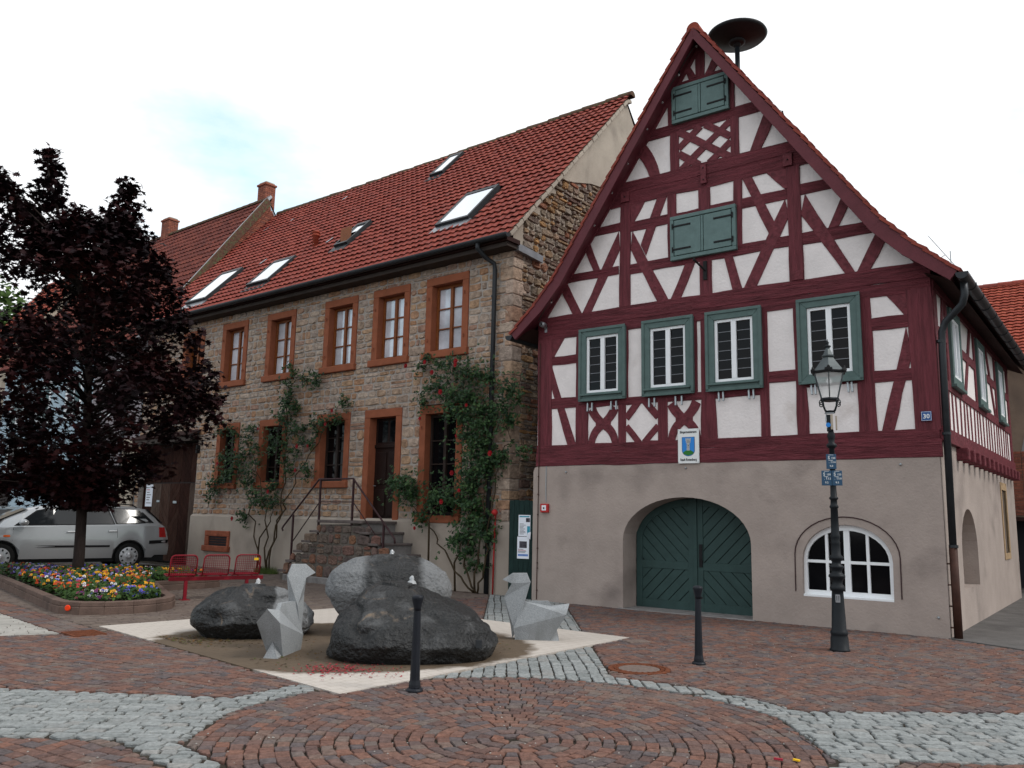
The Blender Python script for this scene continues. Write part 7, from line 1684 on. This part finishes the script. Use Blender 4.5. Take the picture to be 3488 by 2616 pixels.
# ------------------------------------------------------------------ cars
def car(name, label, loc, rotz, paint, top, belt_z, wins, wheels, estate=True):
    t = thing(name, label, 'car', loc, rotz)
    def itp(tab, x):
        if x <= tab[0][0]: return tab[0][1]
        for a, b in zip(tab[:-1], tab[1:]):
            if a[0] <= x <= b[0]: f = (x-a[0])/(b[0]-a[0]); return a[1]+(b[1]-a[1])*f
        return tab[-1][1]
    x0, x1 = top[0][0], top[-1][0]
    wk = [(x0,0.84),(x0+0.15,0.93),(x0+0.6,1.0),(x1-1.0,1.0),(x1-0.4,0.93),(x1-0.1,0.80),(x1,0.70)]
    def sect(x):
        k = itp(wk,x); zr = itp(top,x); bz = min(itp(belt_z,x), zr-0.04); zb = 0.27 if x0+0.35 < x < x1-0.3 else 0.33
        for xw in wheels:
            d = abs(x-xw)
            if d < 0.375: zb = max(zb, 0.31+math.sqrt(0.375**2-d*d)*0.98)
        z1_ = max(0.48, zb+0.02); z2_ = max(0.72, zb+0.05); z2_ = min(z2_, bz-0.02); z1_ = min(z1_, z2_-0.01)
        yg = max(0.50, 0.83*k-(max(0,zr-0.06-bz))*0.46); hood = zr < bz+0.2
        if hood: top_ = [(0.80*k,bz+(zr-bz)*0.4),(0.62*k,bz+(zr-bz)*0.8),(0.35*k,bz+(zr-bz)*0.95)]
        else: top_ = [(0.835*k,bz+0.015),(yg,zr-0.07),(yg-0.10,zr-0.018)]
        return [(0.80*k,zb),(0.865*k,z1_),(0.872*k,z2_),(0.85*k,bz)]+top_+[(0.0,zr)]
    xs = sorted(set([x0+(x1-x0)*i/70 for i in range(71)]+[xw+d for xw in wheels for d in (-0.376,-0.374,0.374,0.376)]))
    for side in (1,):
        mb = MB(); m = len(xs); kk = 8
        for s in (1,-1):
            b = len(mb.v)
            for x in xs:
                for (y, z) in sect(x): mb.v.append((x, y*s, z))
            for i in range(m-1):
                for j in range(kk-1):
                    f = [b+i*kk+j, b+(i+1)*kk+j, b+(i+1)*kk+j+1, b+i*kk+j+1]; mb.f.append(f if s == -1 else f[::-1]); mb.t.append(0.5)
            for i in (0, m-1): mb.f.append([b+i*kk+j for j in range(kk)]+[b+i*kk+kk-1]); mb.f[-1] = mb.f[-1][:-1]+[]; mb.t.append(0.5)
        B_ = mb.build('body', paint, t, smooth=True)
        md = B_.modifiers.new('split', 'EDGE_SPLIT'); md.split_angle = rad(38)
    MB().box(x0+0.1, x1-0.15, -0.72, 0.72, 0.18, 0.66).build('underbody', 'car_black', t)
    def ysurf(x, z):
        s = sect(x)
        for (y0_, z0_), (y1_, z1_) in zip(s[:-1], s[1:]):
            if z0_ <= z <= z1_: return y0_+(y1_-y0_)*((z-z0_)/max(1e-6,z1_-z0_))
        return s[0][0] if z < s[0][1] else 0.5
    def patch(nm, pts, m, off, par=None, sides=(1,-1)):
        for s in sides:
            n = len(pts); cx = sum(p[0] for p in pts)/n; cz = sum(p[1] for p in pts)/n; P_ = MB(); vs_ = []
            ring = []
            for i in range(n):
                a, b = pts[i], pts[(i+1) % n]
                for f in range(4): ring.append((a[0]+(b[0]-a[0])*f/4, a[1]+(b[1]-a[1])*f/4))
            vs_ = [(x, s*(ysurf(x,z)+off), z) for x, z in ring]+[(x, s*(ysurf(x,z)-0.01), z) for x, z in ring]+[(cx, s*(ysurf(cx,cz)+off), cz)]
            k_ = len(ring); P_.add(vs_, [(i,(i+1)%k_,2*k_) for i in range(k_)]+[(i,(i+1)%k_,k_+(i+1)%k_,k_+i) for i in range(k_)]); P_.build(nm, m, par or t, smooth=False)
    for w in wins:
        cx = sum(p[0] for p in w)/len(w); cz = sum(p[1] for p in w)/len(w)
        patch('window_trim', [(cx+(p[0]-cx)*1.07+math.copysign(0.008,p[0]-cx), cz+(p[1]-cz)*1.10) for p in w], 'car_black', 0.004); patch('side_window', w, 'car_glass', 0.009)
    t.scale = (1.12, 1.12, 1.12)
    return t, patch, sect, ysurf
def wheel(t, x, s):
    w = MB().lathe([(0.20,-0.09),(0.285,-0.095),(0.305,-0.08),(0.31,-0.04),(0.31,0.04),(0.305,0.08),(0.285,0.095),(0.20,0.09)], 32, (x,0.74*s,0.31), axis='y').build('wheel', 'tyre', t, smooth=True)
    f = s*0.102
    MB().lathe([(0.001,f*1.10),(0.05,f*1.12),(0.06,f*1.0),(0.14,f*0.96),(0.20,f*0.99),(0.215,f*0.9)], 32, (x,0.74*s,0.31), axis='y').build('hubcap', 'hubcap', w, smooth=True)
    for k in range(10):
        a = 2*math.pi*k/10; c, s_ = math.cos(a), math.sin(a); MB().bar((x+0.15*c,0.74*s+f*1.02,0.31+0.15*s_),(x+0.192*c,0.74*s+f*1.02,0.31+0.192*s_),0.034,0.012,(0,1,0)).build('slot', 'car_black', w)
crot = math.atan2(-0.64,-0.77); dv = Vector((-0.77,-0.64)); yv = Vector((0.64,-0.77)); org = Vector((-10.39,23.18))-yv*0.82
TOPP = [(-0.95,0.62),(-0.93,0.72),(-0.86,1.0),(-0.60,1.26),(-0.36,1.455),(-0.15,1.50),(0.5,1.535),(1.2,1.54),(1.85,1.49),(2.2,1.41),(2.6,1.22),(3.0,1.02),(3.4,0.93),(3.62,0.82),(3.74,0.62),(3.76,0.45)]
ct, patch, sect, ysurf = car('estate_car', 'silver estate car parked behind the maple with its tail to the wooden gate', (org.x,org.y,-0.006), crot, 'car_silver', TOPP, [(-0.95,1.02),(0,1.045),(1.2,1.03),(2.6,0.98),(3.76,0.75)],
    [[(2.44,1.04),(2.02,1.36),(1.60,1.445),(1.24,1.455),(1.22,1.06)],[(1.14,1.065),(1.16,1.455),(0.55,1.45),(0.40,1.08)],[(0.32,1.085),(0.46,1.445),(-0.20,1.41),(-0.50,1.12)]], (0.0,2.72))
for x in (0.0,2.72):
    for s in (1,-1): wheel(ct, x, s)
patch('door_seam', [(2.50,0.40),(2.508,0.40),(2.508,0.98),(2.50,0.98)], 'car_black', 0.001, sides=(1,)); patch('door_seam', [(1.175,0.38),(1.182,0.38),(1.182,1.03),(1.175,1.03)], 'car_black', 0.001, sides=(1,)); patch('door_seam', [(0.30,0.75),(0.307,0.75),(0.33,1.05),(0.322,1.05)], 'car_black', 0.001, sides=(1,))
patch('rub_strip', [(2.46,0.53),(0.46,0.53),(0.46,0.575),(2.46,0.575)], 'car_black', 0.012); patch('bumper_strip', [(-0.92,0.62),(-0.44,0.60),(-0.44,0.68),(-0.92,0.70)], 'car_black', 0.012)
patch('tail_light', [(-0.86,0.76),(-0.68,0.76),(-0.66,1.0),(-0.80,1.0)], 'tail_light', 0.008); patch('indicator', [(2.56,0.77),(2.69,0.77),(2.69,0.81),(2.56,0.81)], 'indicator', 0.008, sides=(1,))
for (x, z) in ((1.32,0.885),(0.42,0.90)):
    for s in (1,-1): MB().bar((x-0.10,s*(ysurf(x,z)+0.02),z),(x+0.10,s*(ysurf(x,z)+0.02),z),0.03,0.035).build('door_handle', 'car_silver', ct, bev=0.01)
for s in (1,-1):
    MB().ball((2.33,s*0.98,1.09),0.10,12,8,sz=0.75).build('wing_mirror', 'car_silver', ct, smooth=True)
    MB().tube([(-0.15,s*0.60,1.47),(-0.05,s*0.60,1.535),(0.6,s*0.60,1.57),(1.4,s*0.60,1.565),(1.75,s*0.60,1.53),(1.9,s*0.60,1.47)],0.014,8).build('roof_rail', 'car_black', ct, smooth=True)
ws = MB(); zz = lambda x: dict(TOPP).get(x)
ws.add([(2.22,0.60,1.415),(2.22,-0.60,1.415),(2.95,-0.72,1.065),(2.95,0.72,1.065),(2.22,0,1.425),(2.95,0,1.08)], [(0,4,5,3),(4,1,2,5)]); ws.build('windscreen', 'car_glass', ct)
rw_ = MB(); rw_.add([(-0.425,0.55,1.44),(-0.425,-0.55,1.44),(-0.80,-0.62,1.10),(-0.80,0.62,1.10)], [(0,1,2,3)]); rw_.build('rear_window', 'car_glass', ct)
# second car, mostly hidden
TOP2 = [(-0.75,0.6),(-0.72,0.85),(-0.60,1.0),(-0.30,1.36),(0.0,1.43),(0.8,1.46),(1.5,1.42),(1.85,1.30),(2.4,0.98),(2.9,0.90),(3.15,0.75),(3.2,0.45)]
o2 = Vector((-14.3,24.6)); c2, patch2, sect2, ys2 = car('parked_hatchback', 'dark blue-grey car parked behind the silver estate at the far left', (o2.x,o2.y,-0.006), crot, 'car_blue', TOP2, [(-0.75,0.98),(2.0,0.95),(3.2,0.72)], [[(1.95,1.0),(1.55,1.34),(0.95,1.38),(0.92,1.0)],[(0.84,1.0),(0.86,1.38),(0.15,1.35),(-0.12,1.02)]], (0.0,2.4))
for x in (0.0,2.4):
    for s in (1,-1): wheel(c2, x, s)
